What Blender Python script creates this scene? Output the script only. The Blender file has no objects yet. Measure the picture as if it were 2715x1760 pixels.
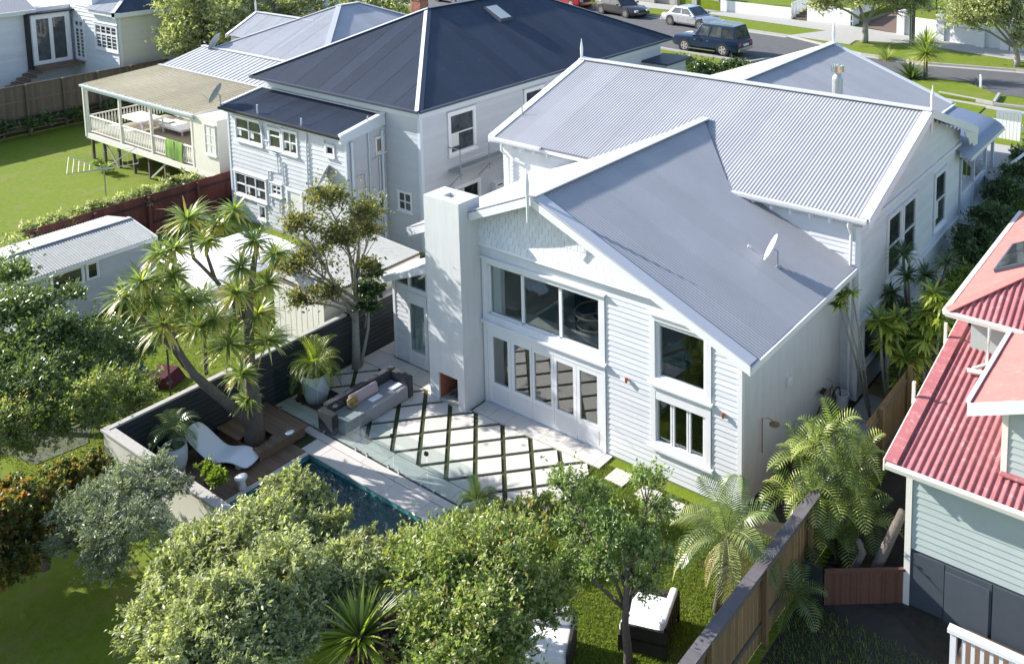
import bpy, math, random
import numpy as np
from mathutils import Vector, Matrix
random.seed(7); rng = np.random.default_rng(11)
R = math.radians
scene = bpy.context.scene
COL = scene.collection

# ------------------------------------------------------------------ camera
CC = np.array([1763.976, -61.34]); FF = 2458.485
RM = np.array([[0.82978766, 0.55806133, -0.00446998],
               [0.06639058, -0.10666327, -0.99207623],
               [-0.55411616, 0.82291585, -0.12555788]])
CP = -RM.T @ (np.array([(1293 - CC[0]), (1062.5 - CC[1]), FF]) / FF * 27.0)
cam_d = bpy.data.cameras.new('camera'); cam = bpy.data.objects.new('camera', cam_d); COL.objects.link(cam)
cam_d.sensor_fit = 'HORIZONTAL'; cam_d.sensor_width = 36.0; cam_d.lens = FF / 2715 * 36
cam_d.shift_x = (1357.5 - CC[0]) / 2715; cam_d.shift_y = (CC[1] - 880) / 2715
cam_d.clip_start = .5; cam_d.clip_end = 2000
M4 = Matrix.Identity(4)
for i in range(3):
    M4[i][0] = RM[0][i]; M4[i][1] = -RM[1][i]; M4[i][2] = -RM[2][i]; M4[i][3] = CP[i]
cam.matrix_world = M4
scene.camera = cam

# ------------------------------------------------------------------ light
SUN_AZ, SUN_EL = R(196.5), R(28.5)      # direction towards the sun, azimuth counted from +X
SV = Vector((math.cos(SUN_AZ) * math.cos(SUN_EL), math.sin(SUN_AZ) * math.cos(SUN_EL), math.sin(SUN_EL)))
w = bpy.data.worlds.new('World'); scene.world = w; w.use_nodes = True
nt = w.node_tree; nt.nodes.clear()
sky = nt.nodes.new('ShaderNodeTexSky'); sky.sky_type = 'NISHITA'; sky.sun_disc = False
sky.sun_elevation = SUN_EL; sky.sun_rotation = R(90) - SUN_AZ
sky.air_density = 1.0; sky.dust_density = 0.7; sky.ozone_density = 0.8
bg = nt.nodes.new('ShaderNodeBackground'); bg.inputs['Strength'].default_value = 0.14
wo = nt.nodes.new('ShaderNodeOutputWorld')
nt.links.new(sky.outputs[0], bg.inputs['Color']); nt.links.new(bg.outputs[0], wo.inputs['Surface'])
sl = bpy.data.lights.new('sun', 'SUN'); so = bpy.data.objects.new('sun', sl); COL.objects.link(so)
sl.energy = 5.0; sl.angle = R(0.53); sl.color = (1.0, .95, .87)
so.rotation_euler = SV.to_track_quat('Z', 'Y').to_euler(); so.location = SV * 80
vs = scene.view_settings
vs.view_transform = 'Standard'; vs.look = 'None'; vs.gamma = 1; vs.use_curve_mapping = False; vs.exposure = 1.0
scene.render.engine = 'CYCLES'

# ------------------------------------------------------------------ helpers: rays of the survey
def wr(p):
    d = RM.T @ np.array([p[0] - CC[0], p[1] - CC[1], FF]); return d / np.linalg.norm(d)
K = 2715 / 2380
def A(px, py, **k):
    """point where the line of sight through overview pixel (px,py) meets a plane x=, y= or z="""
    d = wr((px * K, py * K))
    for a, i in (('x', 0), ('y', 1), ('z', 2)):
        if a in k: return Vector(CP + (k[a] - CP[i]) / d[i] * d)
def AV(px, py, base, off=0.0):
    """same, with an upright plane through base that faces the viewpoint"""
    h = np.array([CP[0] - base[0], CP[1] - base[1], 0]); h /= np.linalg.norm(h)
    pt = np.array([base[0], base[1], 0]) + h * off
    d = wr((px * K, py * K)); t = np.dot(h, pt - CP) / np.dot(h, d); return Vector(CP + t * d)

# ------------------------------------------------------------------ helpers: objects
def root_of(o):
    while o.parent: o = o.parent
    return o
def tag(o, label=None, cat=None, group=None, kind=None):
    if label: o['label'] = label
    if cat: o['category'] = cat
    if group: o['group'] = group
    if kind: o['kind'] = kind
    return o
def thing(name, label, cat, loc=(0, 0, 0), group=None):
    o = bpy.data.objects.new(name, None); COL.objects.link(o); o.location = loc
    o.empty_display_size = .2
    bpy.context.view_layer.update() if False else None
    return tag(o, label, cat, group)
def link(name, me, parent=None, loc=None):
    o = bpy.data.objects.new(name, me); COL.objects.link(o)
    if parent: o.parent = parent
    if loc is not None: o.location = loc
    return o
def mesh_np(name, V, Fc, mat, parent=None, smooth=False, rnd=None, local=False):
    """V (n,3), Fc list of faces or (m,k) array"""
    V = np.asarray(V, dtype=np.float32)
    if parent is not None:
        r = root_of(parent); loc = None
        if not local: V = V - np.array(r.location, dtype=np.float32)
    else:
        loc = np.array([(V[:, 0].min() + V[:, 0].max()) / 2, (V[:, 1].min() + V[:, 1].max()) / 2, V[:, 2].min()], dtype=np.float32)
        if local: loc = np.zeros(3, dtype=np.float32)
        V = V - loc
    me = bpy.data.meshes.new(name)
    if isinstance(Fc, np.ndarray):
        n, k = Fc.shape
        me.vertices.add(len(V)); me.vertices.foreach_set('co', V.ravel())
        me.loops.add(n * k); me.loops.foreach_set('vertex_index', Fc.ravel().astype(np.int32))
        me.polygons.add(n); me.polygons.foreach_set('loop_start', np.arange(0, n * k, k, dtype=np.int32))
        me.polygons.foreach_set('loop_total', np.full(n, k, dtype=np.int32))
        me.update(calc_edges=True)
    else:
        me.from_pydata(V.tolist(), [], Fc)
    if rnd is not None:
        at = me.attributes.new('rnd', 'FLOAT', 'FACE'); at.data.foreach_set('value', np.asarray(rnd, dtype=np.float32))
    me.materials.append(mat)
    if smooth: me.polygons.foreach_set('use_smooth', np.ones(len(me.polygons), dtype=bool))
    return link(name, me, parent, loc)

class MB:
    def __init__(s): s.v = []; s.f = []
    def add(s, vs, fs):
        b = len(s.v); s.v += [tuple(v) for v in vs]; s.f += [tuple(i + b for i in f) for f in fs]; return s
    def box(s, x0, y0, z0, x1, y1, z1):
        x0, x1 = min(x0, x1), max(x0, x1); y0, y1 = min(y0, y1), max(y0, y1); z0, z1 = min(z0, z1), max(z0, z1)
        return s.add([(x0, y0, z0), (x1, y0, z0), (x1, y1, z0), (x0, y1, z0), (x0, y0, z1), (x1, y0, z1), (x1, y1, z1), (x0, y1, z1)],
                     [(0, 3, 2, 1), (4, 5, 6, 7), (0, 1, 5, 4), (1, 2, 6, 5), (2, 3, 7, 6), (3, 0, 4, 7)])
    def obox(s, P, U, V, W):
        """box from corner P with edge vectors U V W"""
        P, U, V, W = map(Vector, (P, U, V, W))
        if U.cross(V).dot(W) < 0: U, V = V, U
        return s.add([P, P + U, P + U + V, P + V, P + W, P + U + W, P + U + V + W, P + V + W],
                     [(0, 3, 2, 1), (4, 5, 6, 7), (0, 1, 5, 4), (1, 2, 6, 5), (2, 3, 7, 6), (3, 0, 4, 7)])
    def bar(s, a, b, wdt, hgt=None, up=(0, 0, 1)):
        """rectangular bar from a to b"""
        a, b = Vector(a), Vector(b); hgt = hgt or wdt; d = (b - a).normalized(); up = Vector(up)
        if abs(d.dot(up)) > .98: up = Vector((1, 0, 0))
        sd = d.cross(up).normalized(); u2 = sd.cross(d).normalized()
        return s.obox(a - sd * wdt / 2 - u2 * hgt / 2, sd * wdt, u2 * hgt, b - a)
    def tube(s, pts, rad, n=6, cap=True):
        pts = [Vector(p) for p in pts]
        if not hasattr(rad, '__len__'): rad = [rad] * len(pts)
        b = len(s.v)
        for i, p in enumerate(pts):
            d = (pts[min(i + 1, len(pts) - 1)] - pts[max(i - 1, 0)]).normalized()
            up = Vector((0, 0, 1)) if abs(d.z) < .9 else Vector((1, 0, 0))
            sx = d.cross(up).normalized(); sy = sx.cross(d)
            for k in range(n):
                t = 2 * math.pi * k / n; s.v.append(tuple(p + (sx * math.cos(t) + sy * math.sin(t)) * rad[i]))
        for i in range(len(pts) - 1):
            for k in range(n):
                a = b + i * n + k; c = b + i * n + (k + 1) % n; s.f.append((a, c, c + n, a + n))
        if cap:
            s.f.append(tuple(b + k for k in range(n))[::-1]); e = b + (len(pts) - 1) * n; s.f.append(tuple(e + k for k in range(n)))
        return s
    def lathe(s, c, prof, n=16, sx=1, sy=1):
        c = Vector(c); b = len(s.v)
        for r, z in prof:
            for k in range(n):
                t = 2 * math.pi * k / n; s.v.append((c.x + r * sx * math.cos(t), c.y + r * sy * math.sin(t), c.z + z))
        for i in range(len(prof) - 1):
            for k in range(n):
                a = b + i * n + k; q = b + i * n + (k + 1) % n; s.f.append((a, q, q + n, a + n))
        s.f.append(tuple(b + k for k in range(n))[::-1]); e = b + (len(prof) - 1) * n; s.f.append(tuple(e + k for k in range(n)))
        return s
    def prism(s, poly, ext):
        """planar polygon (3d points) extruded along ext"""
        ext = Vector(ext); n = len(poly); P = [Vector(p) for p in poly]
        nor = Vector((0, 0, 0))
        for i in range(n): nor += P[i].cross(P[(i + 1) % n])
        if nor.dot(ext) > 0: P = P[::-1]
        s.add(P + [p + ext for p in P], [tuple(range(n)), tuple(range(2 * n - 1, n - 1, -1))] + [(i, i + n, (i + 1) % n + n, (i + 1) % n) for i in range(n)])
        return s
    def build(s, name, mat, parent=None, smooth=False, local=False):
        return mesh_np(name, np.array(s.v), s.f, mat, parent, smooth, local=local)

def copy_tree(o, parent=None):
    c = o.copy(); COL.objects.link(c)
    if parent: c.parent = parent
    for ch in o.children: copy_tree(ch, c)
    return c

# ------------------------------------------------------------------ materials
def rgb(c): return (c[0], c[1], c[2], 1)
def mat(name, col, rough=.6, noise=0.0, scale=6, metal=0, spec=.5, bump=0, bscale=60, col2=None, stretch=None, objvar=0.0, coat=0, wear=None):
    m = bpy.data.materials.new(name); m.use_nodes = True; n = m.node_tree; b = n.nodes['Principled BSDF']
    b.inputs['Roughness'].default_value = rough; b.inputs['Metallic'].default_value = metal
    b.inputs['Specular IOR Level'].default_value = spec; b.inputs['Coat Weight'].default_value = coat
    tc = n.nodes.new('ShaderNodeTexCoord'); mp = n.nodes.new('ShaderNodeMapping'); n.links.new(tc.outputs['Object'], mp.inputs[0])
    if stretch: mp.inputs['Scale'].default_value = stretch
    last = None
    if noise or col2:
        t = n.nodes.new('ShaderNodeTexNoise'); t.inputs['Scale'].default_value = scale; t.inputs['Detail'].default_value = 5; t.inputs['Roughness'].default_value = .65
        n.links.new(mp.outputs[0], t.inputs[0]); r = n.nodes.new('ShaderNodeValToRGB'); e = r.color_ramp.elements
        e[0].position = .3; e[1].position = .7
        c2 = col2 or [x * (1 - noise) for x in col]
        e[0].color = rgb(c2); e[1].color = rgb(col); n.links.new(t.outputs[0], r.inputs[0]); last = r.outputs[0]
    if wear:
        t = n.nodes.new('ShaderNodeTexNoise'); t.inputs['Scale'].default_value = wear[1]; t.inputs['Detail'].default_value = 8; t.inputs['Roughness'].default_value = .75
        n.links.new(mp.outputs[0], t.inputs[0]); r = n.nodes.new('ShaderNodeValToRGB'); e = r.color_ramp.elements
        e[0].position = wear[2]; e[1].position = wear[2] + .12; e[0].color = (0, 0, 0, 1); e[1].color = (wear[3],) * 3 + (1,)
        mx = n.nodes.new('ShaderNodeMixRGB'); n.links.new(t.outputs[0], r.inputs[0]); n.links.new(r.outputs[0], mx.inputs[0])
        if last: n.links.new(last, mx.inputs[1])
        else: mx.inputs[1].default_value = rgb(col)
        mx.inputs[2].default_value = rgb(wear[0]); last = mx.outputs[0]
    if objvar:
        oi = n.nodes.new('ShaderNodeObjectInfo'); ma = n.nodes.new('ShaderNodeMapRange'); ma.inputs[3].default_value = 1 - objvar; ma.inputs[4].default_value = 1 + objvar
        n.links.new(oi.outputs['Random'], ma.inputs[0]); hs = n.nodes.new('ShaderNodeHueSaturation'); n.links.new(ma.outputs[0], hs.inputs['Value'])
        if last: n.links.new(last, hs.inputs['Color'])
        else: hs.inputs['Color'].default_value = rgb(col)
        last = hs.outputs[0]
    if last: n.links.new(last, b.inputs['Base Color'])
    else: b.inputs['Base Color'].default_value = rgb(col)
    if bump:
        t = n.nodes.new('ShaderNodeTexNoise'); t.inputs['Scale'].default_value = bscale; t.inputs['Detail'].default_value = 4
        n.links.new(mp.outputs[0], t.inputs[0]); bp = n.nodes.new('ShaderNodeBump'); bp.inputs['Strength'].default_value = bump; bp.inputs['Distance'].default_value = .02
        n.links.new(t.outputs[0], bp.inputs['Height']); n.links.new(bp.outputs[0], b.inputs['Normal'])
    return m
def leafmat(name, cols, rough=.42, trans=.25, spec=.5, gain=2.45):
    cols = [(p, tuple(min(.6, v * gain) for v in c)) for p, c in cols]; trans = min(.45, trans * 1.45)
    m = bpy.data.materials.new(name); m.use_nodes = True; n = m.node_tree; b = n.nodes['Principled BSDF']; out = n.nodes['Material Output']
    at = n.nodes.new('ShaderNodeAttribute'); at.attribute_name = 'rnd'; r = n.nodes.new('ShaderNodeValToRGB'); e = r.color_ramp.elements
    while len(e) < len(cols): e.new(.5)
    for i, (p, c) in enumerate(cols): e[i].position = p; e[i].color = rgb(c)
    n.links.new(at.outputs['Fac'], r.inputs[0]); n.links.new(r.outputs[0], b.inputs['Base Color'])
    b.inputs['Roughness'].default_value = rough; b.inputs['Specular IOR Level'].default_value = spec
    tr = n.nodes.new('ShaderNodeBsdfTranslucent'); mx = n.nodes.new('ShaderNodeMixShader'); mx.inputs[0].default_value = trans
    g = n.nodes.new('ShaderNodeMixRGB'); g.blend_type = 'MULTIPLY'; g.inputs[0].default_value = 1; g.inputs[2].default_value = (1.5, 1.7, .7, 1)
    n.links.new(r.outputs[0], g.inputs[1]); n.links.new(g.outputs[0], tr.inputs[0])
    n.links.new(b.outputs[0], mx.inputs[1]); n.links.new(tr.outputs[0], mx.inputs[2]); n.links.new(mx.outputs[0], out.inputs[0])
    return m
def glassmat(name, tint=(.75, .85, .85), refl=.5, rough=.0, base_refl=.04):
    m = bpy.data.materials.new(name); m.use_nodes = True; n = m.node_tree; n.nodes.clear(); out = n.nodes.new('ShaderNodeOutputMaterial')
    t = n.nodes.new('ShaderNodeBsdfTransparent'); t.inputs[0].default_value = rgb(tint); g = n.nodes.new('ShaderNodeBsdfGlossy'); g.inputs['Roughness'].default_value = rough
    fr = n.nodes.new('ShaderNodeLayerWeight'); fr.inputs[0].default_value = .5; pw = n.nodes.new('ShaderNodeMath'); pw.operation = 'POWER'; pw.inputs[1].default_value = 3.5; n.links.new(fr.outputs['Facing'], pw.inputs[0]); mu = n.nodes.new('ShaderNodeMath'); mu.operation = 'MULTIPLY_ADD'; mu.inputs[1].default_value = refl; mu.inputs[2].default_value = base_refl; mu.use_clamp = True
    mx = n.nodes.new('ShaderNodeMixShader'); n.links.new(pw.outputs[0], mu.inputs[0]); n.links.new(mu.outputs[0], mx.inputs[0]); n.links.new(t.outputs[0], mx.inputs[1]); n.links.new(g.outputs[0], mx.inputs[2]); n.links.new(mx.outputs[0], out.inputs[0])
    return m

M = {}
M['white'] = mat('white_paint', (.66, .67, .70), .55, noise=.08, scale=1.3)
M['whiteb'] = mat('white_board_paint', (.65, .665, .70), .5, noise=.09, scale=1.1, objvar=.05, stretch=(1, 1, 3), wear=((.56, .565, .57), 1.2, .55, .6))
M['trim'] = mat('white_trim_paint', (.74, .745, .765), .45, noise=.06, scale=2.0)
M['plaster'] = mat('white_plaster', (.62, .63, .645), .8, noise=.10, scale=1.6, bump=.25, bscale=25, stretch=(3, 3, .45), wear=((.46, .46, .45), 2.0, .56, .5))
M['shingle'] = mat('white_shingle', (.68, .70, .74), .65, objvar=.06, noise=.05, scale=9)
M['whiteg'] = mat('pale_painted_board', (.54, .56, .60), .55, noise=.10, scale=1.5, objvar=.05, wear=((.48, .48, .46), 4, .62, .5))
M['greyb'] = mat('pale_grey_board', (.48, .50, .54), .55, noise=.05, scale=2, objvar=.04, wear=((.36, .36, .34), 5, .62, .5))
M['greytrim'] = mat('pale_grey_trim', (.55, .60, .66), .5)
M['cream'] = mat('cream_paint', (.66, .64, .57), .6, noise=.05, scale=3, objvar=.03)
M['creamtrim'] = mat('cream_trim', (.72, .70, .64), .55, noise=.06, scale=8)
M['silver'] = mat('light_grey_steel', (.37, .375, .405), .55, spec=.35, noise=.10, scale=.8, objvar=.05, wear=((.33, .335, .355), 1.2, .54, .6))
M['silverflash'] = mat('light_grey_flashing', (.50, .51, .55), .5, spec=.35)
M['navy'] = mat('dark_blue_steel', (.047, .062, .095), .52, spec=.25, noise=.16, scale=1.2, objvar=.12, wear=((.085, .095, .115), 1.5, .58, .5))
M['navyflash'] = mat('dark_blue_flashing', (.06, .072, .10), .45, spec=.4)
M['grey2'] = mat('weathered_grey_steel', (.43, .435, .47), .55, spec=.35, noise=.10, scale=1.2, objvar=.05)
M['beige'] = mat('weathered_beige_polycarbonate', (.52, .46, .34), .7, noise=.25, scale=2.0, objvar=.10, wear=((.66, .60, .47), 2.4, .52, .7))
def translucent(m, col, f):
    n = m.node_tree; b = n.nodes['Principled BSDF']; t = n.nodes.new('ShaderNodeBsdfTranslucent'); t.inputs[0].default_value = rgb(col); x = n.nodes.new('ShaderNodeMixShader'); x.inputs[0].default_value = f
    n.links.new(b.outputs[0], x.inputs[1]); n.links.new(t.outputs[0], x.inputs[2]); n.links.new(x.outputs[0], n.nodes['Material Output'].inputs[0])
translucent(M['beige'], (.85, .82, .74), .55)  # deck roof is polycarbonate, made translucent so sunlight brightens the deck below
M['red'] = mat('faded_red_steel', (.42, .15, .16), .8, spec=.15, noise=.18, scale=3, objvar=.06, wear=((.58, .32, .32), 6, .54, .7))
M['salmon'] = mat('sun_faded_salmon_steel', (.50, .19, .17), .7, spec=.2, noise=.12, scale=3, objvar=.04, wear=((.54, .27, .24), 6, .56, .6))
M['oldroof'] = mat('lichen_grey_steel', (.36, .37, .36), .8, noise=.2, scale=5, objvar=.06, wear=((.22, .22, .17), 9, .56, .7))
M['greenb'] = mat('pale_green_board', (.41, .475, .465), .65, noise=.09, scale=2, objvar=.04, wear=((.33, .37, .35), 4, .6, .5))
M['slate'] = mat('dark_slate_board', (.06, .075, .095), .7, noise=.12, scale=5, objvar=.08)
M['darkgrey'] = mat('dark_grey_paint', (.035, .04, .045), .6, noise=.1, scale=4, objvar=.1)
M['cap'] = mat('weathered_pale_cap', (.42, .40, .37), .75, noise=.15, scale=9, wear=((.16, .15, .14), 12, .55, .6))
M['black'] = mat('black', (.012, .012, .014), .6)
M['soot'] = mat('sooty_brick', (.055, .035, .03), .9, noise=.4, scale=12)
M['timber'] = mat('brown_deck_timber', (.19, .12, .08), .65, noise=.3, scale=7, stretch=(1, 14, 1), objvar=.18)
M['fence'] = mat('grey_brown_paling', (.155, .12, .09), .85, noise=.25, scale=6, stretch=(6, 6, 1), objvar=.22, wear=((.25, .22, .19), 10, .55, .5))
M['fencegold'] = mat('stained_paling', (.26, .165, .08), .75, noise=.22, scale=6, stretch=(5, 5, 1), objvar=.14)
M['redfence'] = mat('red_paling', (.13, .035, .03), .75, noise=.22, scale=6, objvar=.22)
M['brick'] = mat('red_brick', (.34, .13, .08), .85, noise=.2, scale=8, objvar=.3)
M['mortar'] = mat('mortar', (.40, .37, .33), .9)
M['conc'] = mat('concrete', (.38, .37, .35), .85, noise=.10, scale=3, wear=((.26, .25, .23), 2.5, .55, .5), bump=.15, bscale=40)
M['paver'] = mat('pale_paver', (.60, .56, .52), .8, noise=.07, scale=5, objvar=.05, wear=((.50, .46, .42), 6, .58, .5))
M['coping'] = mat('coping_stone', (.52, .49, .47), .75, noise=.09, scale=5, objvar=.07, wear=((.40, .37, .35), 5, .57, .5))
M['asphalt'] = mat('asphalt', (.105, .105, .11), .9, noise=.14, scale=1.3, bump=.3, bscale=90, wear=((.075, .075, .08), 1.0, .53, .6))
M['soil'] = mat('dark_soil', (.045, .038, .027), .95, noise=.5, scale=4, wear=((.05, .06, .02), 3, .55, .6), bump=.6, bscale=30)
M['grass'] = mat('lawn', (.17, .225, .022), .9, noise=.45, scale=5, bump=1.0, bscale=45, col2=(.12, .175, .015), wear=((.20, .20, .06), .9, .50, .8), spec=.15)
M['moss'] = mat('grass_strip', (.06, .075, .022), .95, noise=.4, scale=20, bump=1, bscale=120)
M['bark'] = mat('grey_bark', (.17, .14, .12), .9, noise=.35, scale=14, bump=.8, bscale=40)
M['palebark'] = mat('pale_bark', (.34, .32, .28), .85, noise=.3, scale=12, bump=.6, bscale=40)
M['pot'] = mat('white_pot', (.70, .71, .72), .5, noise=.04, scale=4)
M['chrome'] = mat('chrome', (.7, .7, .7), .2, metal=1)
M['steel'] = mat('galvanised_steel', (.42, .44, .45), .45, metal=.6)
M['dish'] = mat('grey_dish', (.36, .39, .40), .5)
M['dglass'] = mat('dark_window_glass', (.07, .08, .085), .05, spec=.9, noise=.8, scale=2.2, objvar=.5)
M['glass'] = glassmat('window_glass', tint=(.86, .92, .92), refl=.7, base_refl=.16)
M['poolglass'] = glassmat('fence_glass', tint=(.90, .955, .945), refl=.5, base_refl=.05)
M['curtain'] = mat('white_curtain', (.6, .6, .58), .8)
M['rubber'] = mat('rubber', (.015, .015, .016), .8)
M['fabric_w'] = mat('white_fabric', (.82, .81, .84), .85, bump=.2, bscale=30)
M['fabric_g'] = mat('grey_fabric', (.29, .295, .31), .9, noise=.1, scale=14)
M['fabric_d'] = mat('charcoal_fabric', (.055, .055, .065), .9, noise=.2, scale=20)
M['fabric_p'] = mat('pink_grey_fabric', (.42, .33, .34), .9)
M['lounger'] = mat('white_plastic', (.78, .80, .86), .3, spec=.5)
M['copper'] = mat('copper', (.55, .22, .12), .35, metal=.8)
M['brass'] = mat('pale_brass', (.62, .45, .26), .35, metal=.5)
M['wicker'] = mat('dark_wicker', (.03, .026, .024), .7, noise=.6, scale=60, bump=.8, bscale=120)
M['interior'] = mat('interior_wall', (.72, .70, .66), .85)
M['floorint'] = mat('interior_floor', (.22, .16, .11), .4, noise=.3, scale=4, stretch=(1, 10, 1))
M['towel'] = mat('green_towel', (.14, .27, .04), .95, noise=.12, scale=12, bump=.5, bscale=80)
M['light'] = mat('frosted_skylight', (.50, .53, .52), .35)

# ------------------------------------------------------------------ helpers: building pieces
def boards(parent, P0, U, L, N, z0, z1, pitch, m, holes=(), top=None, t=.026, name='weatherboard', limit=300, seg=None):
    """lapped horizontal boards on a wall face: P0 foot of the wall (x,y), U along it, N outwards"""
    U = Vector((U[0], U[1], 0)).normalized(); N = Vector((N[0], N[1], 0)).normalized(); P0 = Vector((P0[0], P0[1], 0))
    cnt = 0; rest = MB(); z = z0
    while z < z1 - .02:
        zt = min(z + pitch, z1)
        iv = [(0.0, L)]
        if top:
            a, b = top(zt)
            iv = [(max(0, a), min(L, b))] if b - a > .1 else []
        for (h0, h1, hz0, hz1) in holes:
            if hz0 < zt - .01 and hz1 > z + .01:
                nv = []
                for a, b in iv:
                    if h1 <= a or h0 >= b: nv.append((a, b)); continue
                    if h0 > a: nv.append((a, h0))
                    if h1 < b: nv.append((h1, b))
                iv = nv
        for a, b in iv:
            if b - a < .04: continue
            cuts = [a]
            if seg:
                x = a + (random.random() * .6 + .4) * seg
                while x < b - .4: cuts.append(x); x += seg * (random.random() * .4 + .8)
            cuts.append(b)
            for c0, c1 in zip(cuts[:-1], cuts[1:]):
                if c1 < b: c1 -= .004
                P = P0 + U * c0; W = U * (c1 - c0)
                tt = t * (1 + random.uniform(-.08, .08))
                q = [P + N * .001 + Vector((0, 0, z)), P + N * tt + Vector((0, 0, z)), P + N * (t * .28) + Vector((0, 0, zt)), P + N * .001 + Vector((0, 0, zt))]
                mb = MB() if cnt < limit else rest
                mb.prism(q, W); cnt += 1
                if cnt <= limit: mb.build(name, m, parent)
        z = zt
    if rest.v:
        o = rest.build(name, m, parent); o['kind'] = 'stuff'

def plane_uv(O, U, poly):
    U = Vector(U).normalized(); O = Vector(O)
    n = Vector((0, 0, 0)); P = [Vector(p) for p in poly]
    for i in range(len(P)): n += (P[i] - O).cross(P[(i + 1) % len(P)] - O)
    n.normalize()
    if n.z < 0: n = -n
    V = n.cross(U).normalized()
    if V.z < 0: V = -V
    return U, V, n, [((p - O).dot(U), (p - O).dot(V)) for p in P]

def roof(parent, O, U, poly, m, pitch=.0762, amp=.0085, sheet=.762, name='roof_sheet', ribs='wave', lift=.004):
    """corrugated sheets on a sloping plane; U runs along the eave, corrugations run up the slope"""
    U, V, n, uv = plane_uv(O, U, poly); O = Vector(O)
    us = [p[0] for p in uv]; u0, u1 = min(us), max(us)
    def vr(u):
        u = min(max(u, u0 + 1e-4), u1 - 1e-4); r = []
        for i in range(len(uv)):
            (a, b), (c, d) = uv[i], uv[(i + 1) % len(uv)]
            if (a - u) * (c - u) <= 0 and abs(a - c) > 1e-9: r.append(b + (d - b) * (u - a) / (c - a))
        return (min(r), max(r)) if r else (0, 0)
    if ribs == 'wave': st = pitch / 6
    else: st = pitch
    k = 0; a = u0
    while a < u1 - 1e-3:
        b = min(a + sheet, u1)
        if ribs == 'wave':
            s = list(np.linspace(a, min(b + .0, u1), max(2, int(round((b - a) / st)) + 1)))
            hs = [amp * math.sin(2 * math.pi * x / pitch) for x in s]
        else:   # trough sections: flat pan with upright ribs
            s = [a]; hs = [0]
            x = a
            while x < b - 1e-3:
                e = min(x + pitch, b); rb = min(.03, (e - x) / 4)
                s += [x + rb * .6, x + rb * 1.6, x + rb * 2.2, e]; hs += [amp, amp, 0, 0]; x = e
        s += [q for q in us if a < q < b]; hs += [0 for q in us if a < q < b]
        o = sorted(zip(s, hs)); L = len(o); Vt = []
        off = lift * (k % 2)
        for q, h in o:
            lo, hi = vr(q)
            p = O + U * q + n * (h + off + (lift if q == o[-1][0] else 0))
            Vt += [p + V * lo, p + V * hi]
        Fc = [(2 * i, 2 * i + 2, 2 * i + 3, 2 * i + 1) for i in range(L - 1)]
        mesh_np(name, np.array([tuple(v) for v in Vt]), Fc, m, parent, smooth=(ribs == 'wave'))
        a = b; k += 1
    return n

def window(parent, P0, U, N, u0, u1, z0, z1, cols=1, rows=1, m=None, fw=.11, sw=.05, glass=None, sill=True, name='window', proud=.05, blind=None, toprow=None, doorlike=False):
    m = m or M['trim']; glass = glass or M['dglass']
    U = Vector((U[0], U[1], 0)).normalized(); N = Vector((N[0], N[1], 0)).normalized(); P0 = Vector((P0[0], P0[1], 0)); Z = Vector((0, 0, 1))
    f = MB()
    def bx(mb, a, b, c, d, n0, n1): mb.obox(P0 + U * a + Z * c + N * n0, U * (b - a), N * (n1 - n0), Z * (d - c))
    bx(f, u0, u0 + fw, z0, z1, .002, proud); bx(f, u1 - fw, u1, z0, z1, .002, proud)
    bx(f, u0 + fw, u1 - fw, z1 - fw, z1, .002, proud); bx(f, u0 + fw, u1 - fw, z0, z0 + fw * .7, .002, proud)
    fo = f.build(name, m, parent)
    if sill:
        s = MB(); bx(s, u0 - .05, u1 + .05, z0 - .05, z0 - .001, .002, proud + .06); s.build('sill', m, fo)
        s = MB(); bx(s, u0 - .03, u1 + .03, z1 + .001, z1 + .035, .002, proud + .04); s.build('head_cap', m, fo)
    a, b, c, d = u0 + fw, u1 - fw, z0 + fw * .7, z1 - fw
    cw = (b - a) / cols; rh = (d - c) / rows
    rowz = [c + rh * i for i in range(rows + 1)]
    if toprow: rowz = [c, d - toprow, d]
    bars = MB()
    for i in range(cols):
        for j in range(len(rowz) - 1):
            x0, x1, y0, y1 = a + cw * i, a + cw * (i + 1), rowz[j], rowz[j + 1]
            e = .001
            bx(bars, x0 + e, x0 + sw / 2, y0 + e, y1 - e, .004, proud * .7); bx(bars, x1 - sw / 2, x1 - e, y0 + e, y1 - e, .004, proud * .7)
            bx(bars, x0 + sw / 2, x1 - sw / 2, y0 + e, y0 + sw / 2, .004, proud * .7); bx(bars, x0 + sw / 2, x1 - sw / 2, y1 - sw / 2, y1 - e, .004, proud * .7)
            p = MB(); bx(p, x0 + sw / 2, x1 - sw / 2, y0 + sw / 2, y1 - sw / 2, .006, .014); p.build('pane', glass, fo)
            if blind and j == 0 and random.random() < blind:
                q = MB(); q.obox(P0 + U * (x0 + sw / 2) + Z * (y0 + (y1 - y0) * .3) + N * .0145, U * (x1 - x0 - sw) * .35, N * .002, Z * (y1 - y0) * .65); q.build('curtain', M['curtain'], fo)
    bars.build('sash', m, fo)
    return fo

def wallbox(parent, name, m, x0, y0, z0, x1, y1, z1): return MB().box(x0, y0, z0, x1, y1, z1).build(name, m, parent)

def gutter(parent, a, b, m, out, r=.06, name='gutter'):
    a, b, out = Vector(a), Vector(b), Vector(out)
    q = [a, a + out * .12, a + out * .12 + Vector((0, 0, -.02)), a + out * .10 + Vector((0, 0, -.11)), a + out * .01 + Vector((0, 0, -.12))]
    return MB().prism(q, b - a).build(name, m, parent)

def cap_strip(parent, pts, wid, m, name='ridge_cap', th=.03, n=(0, 0, 1)):
    mb = MB()
    for a, b in zip(pts[:-1], pts[1:]): mb.bar(a, b, wid, th, up=n)
    return mb.build(name, m, parent)

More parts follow.
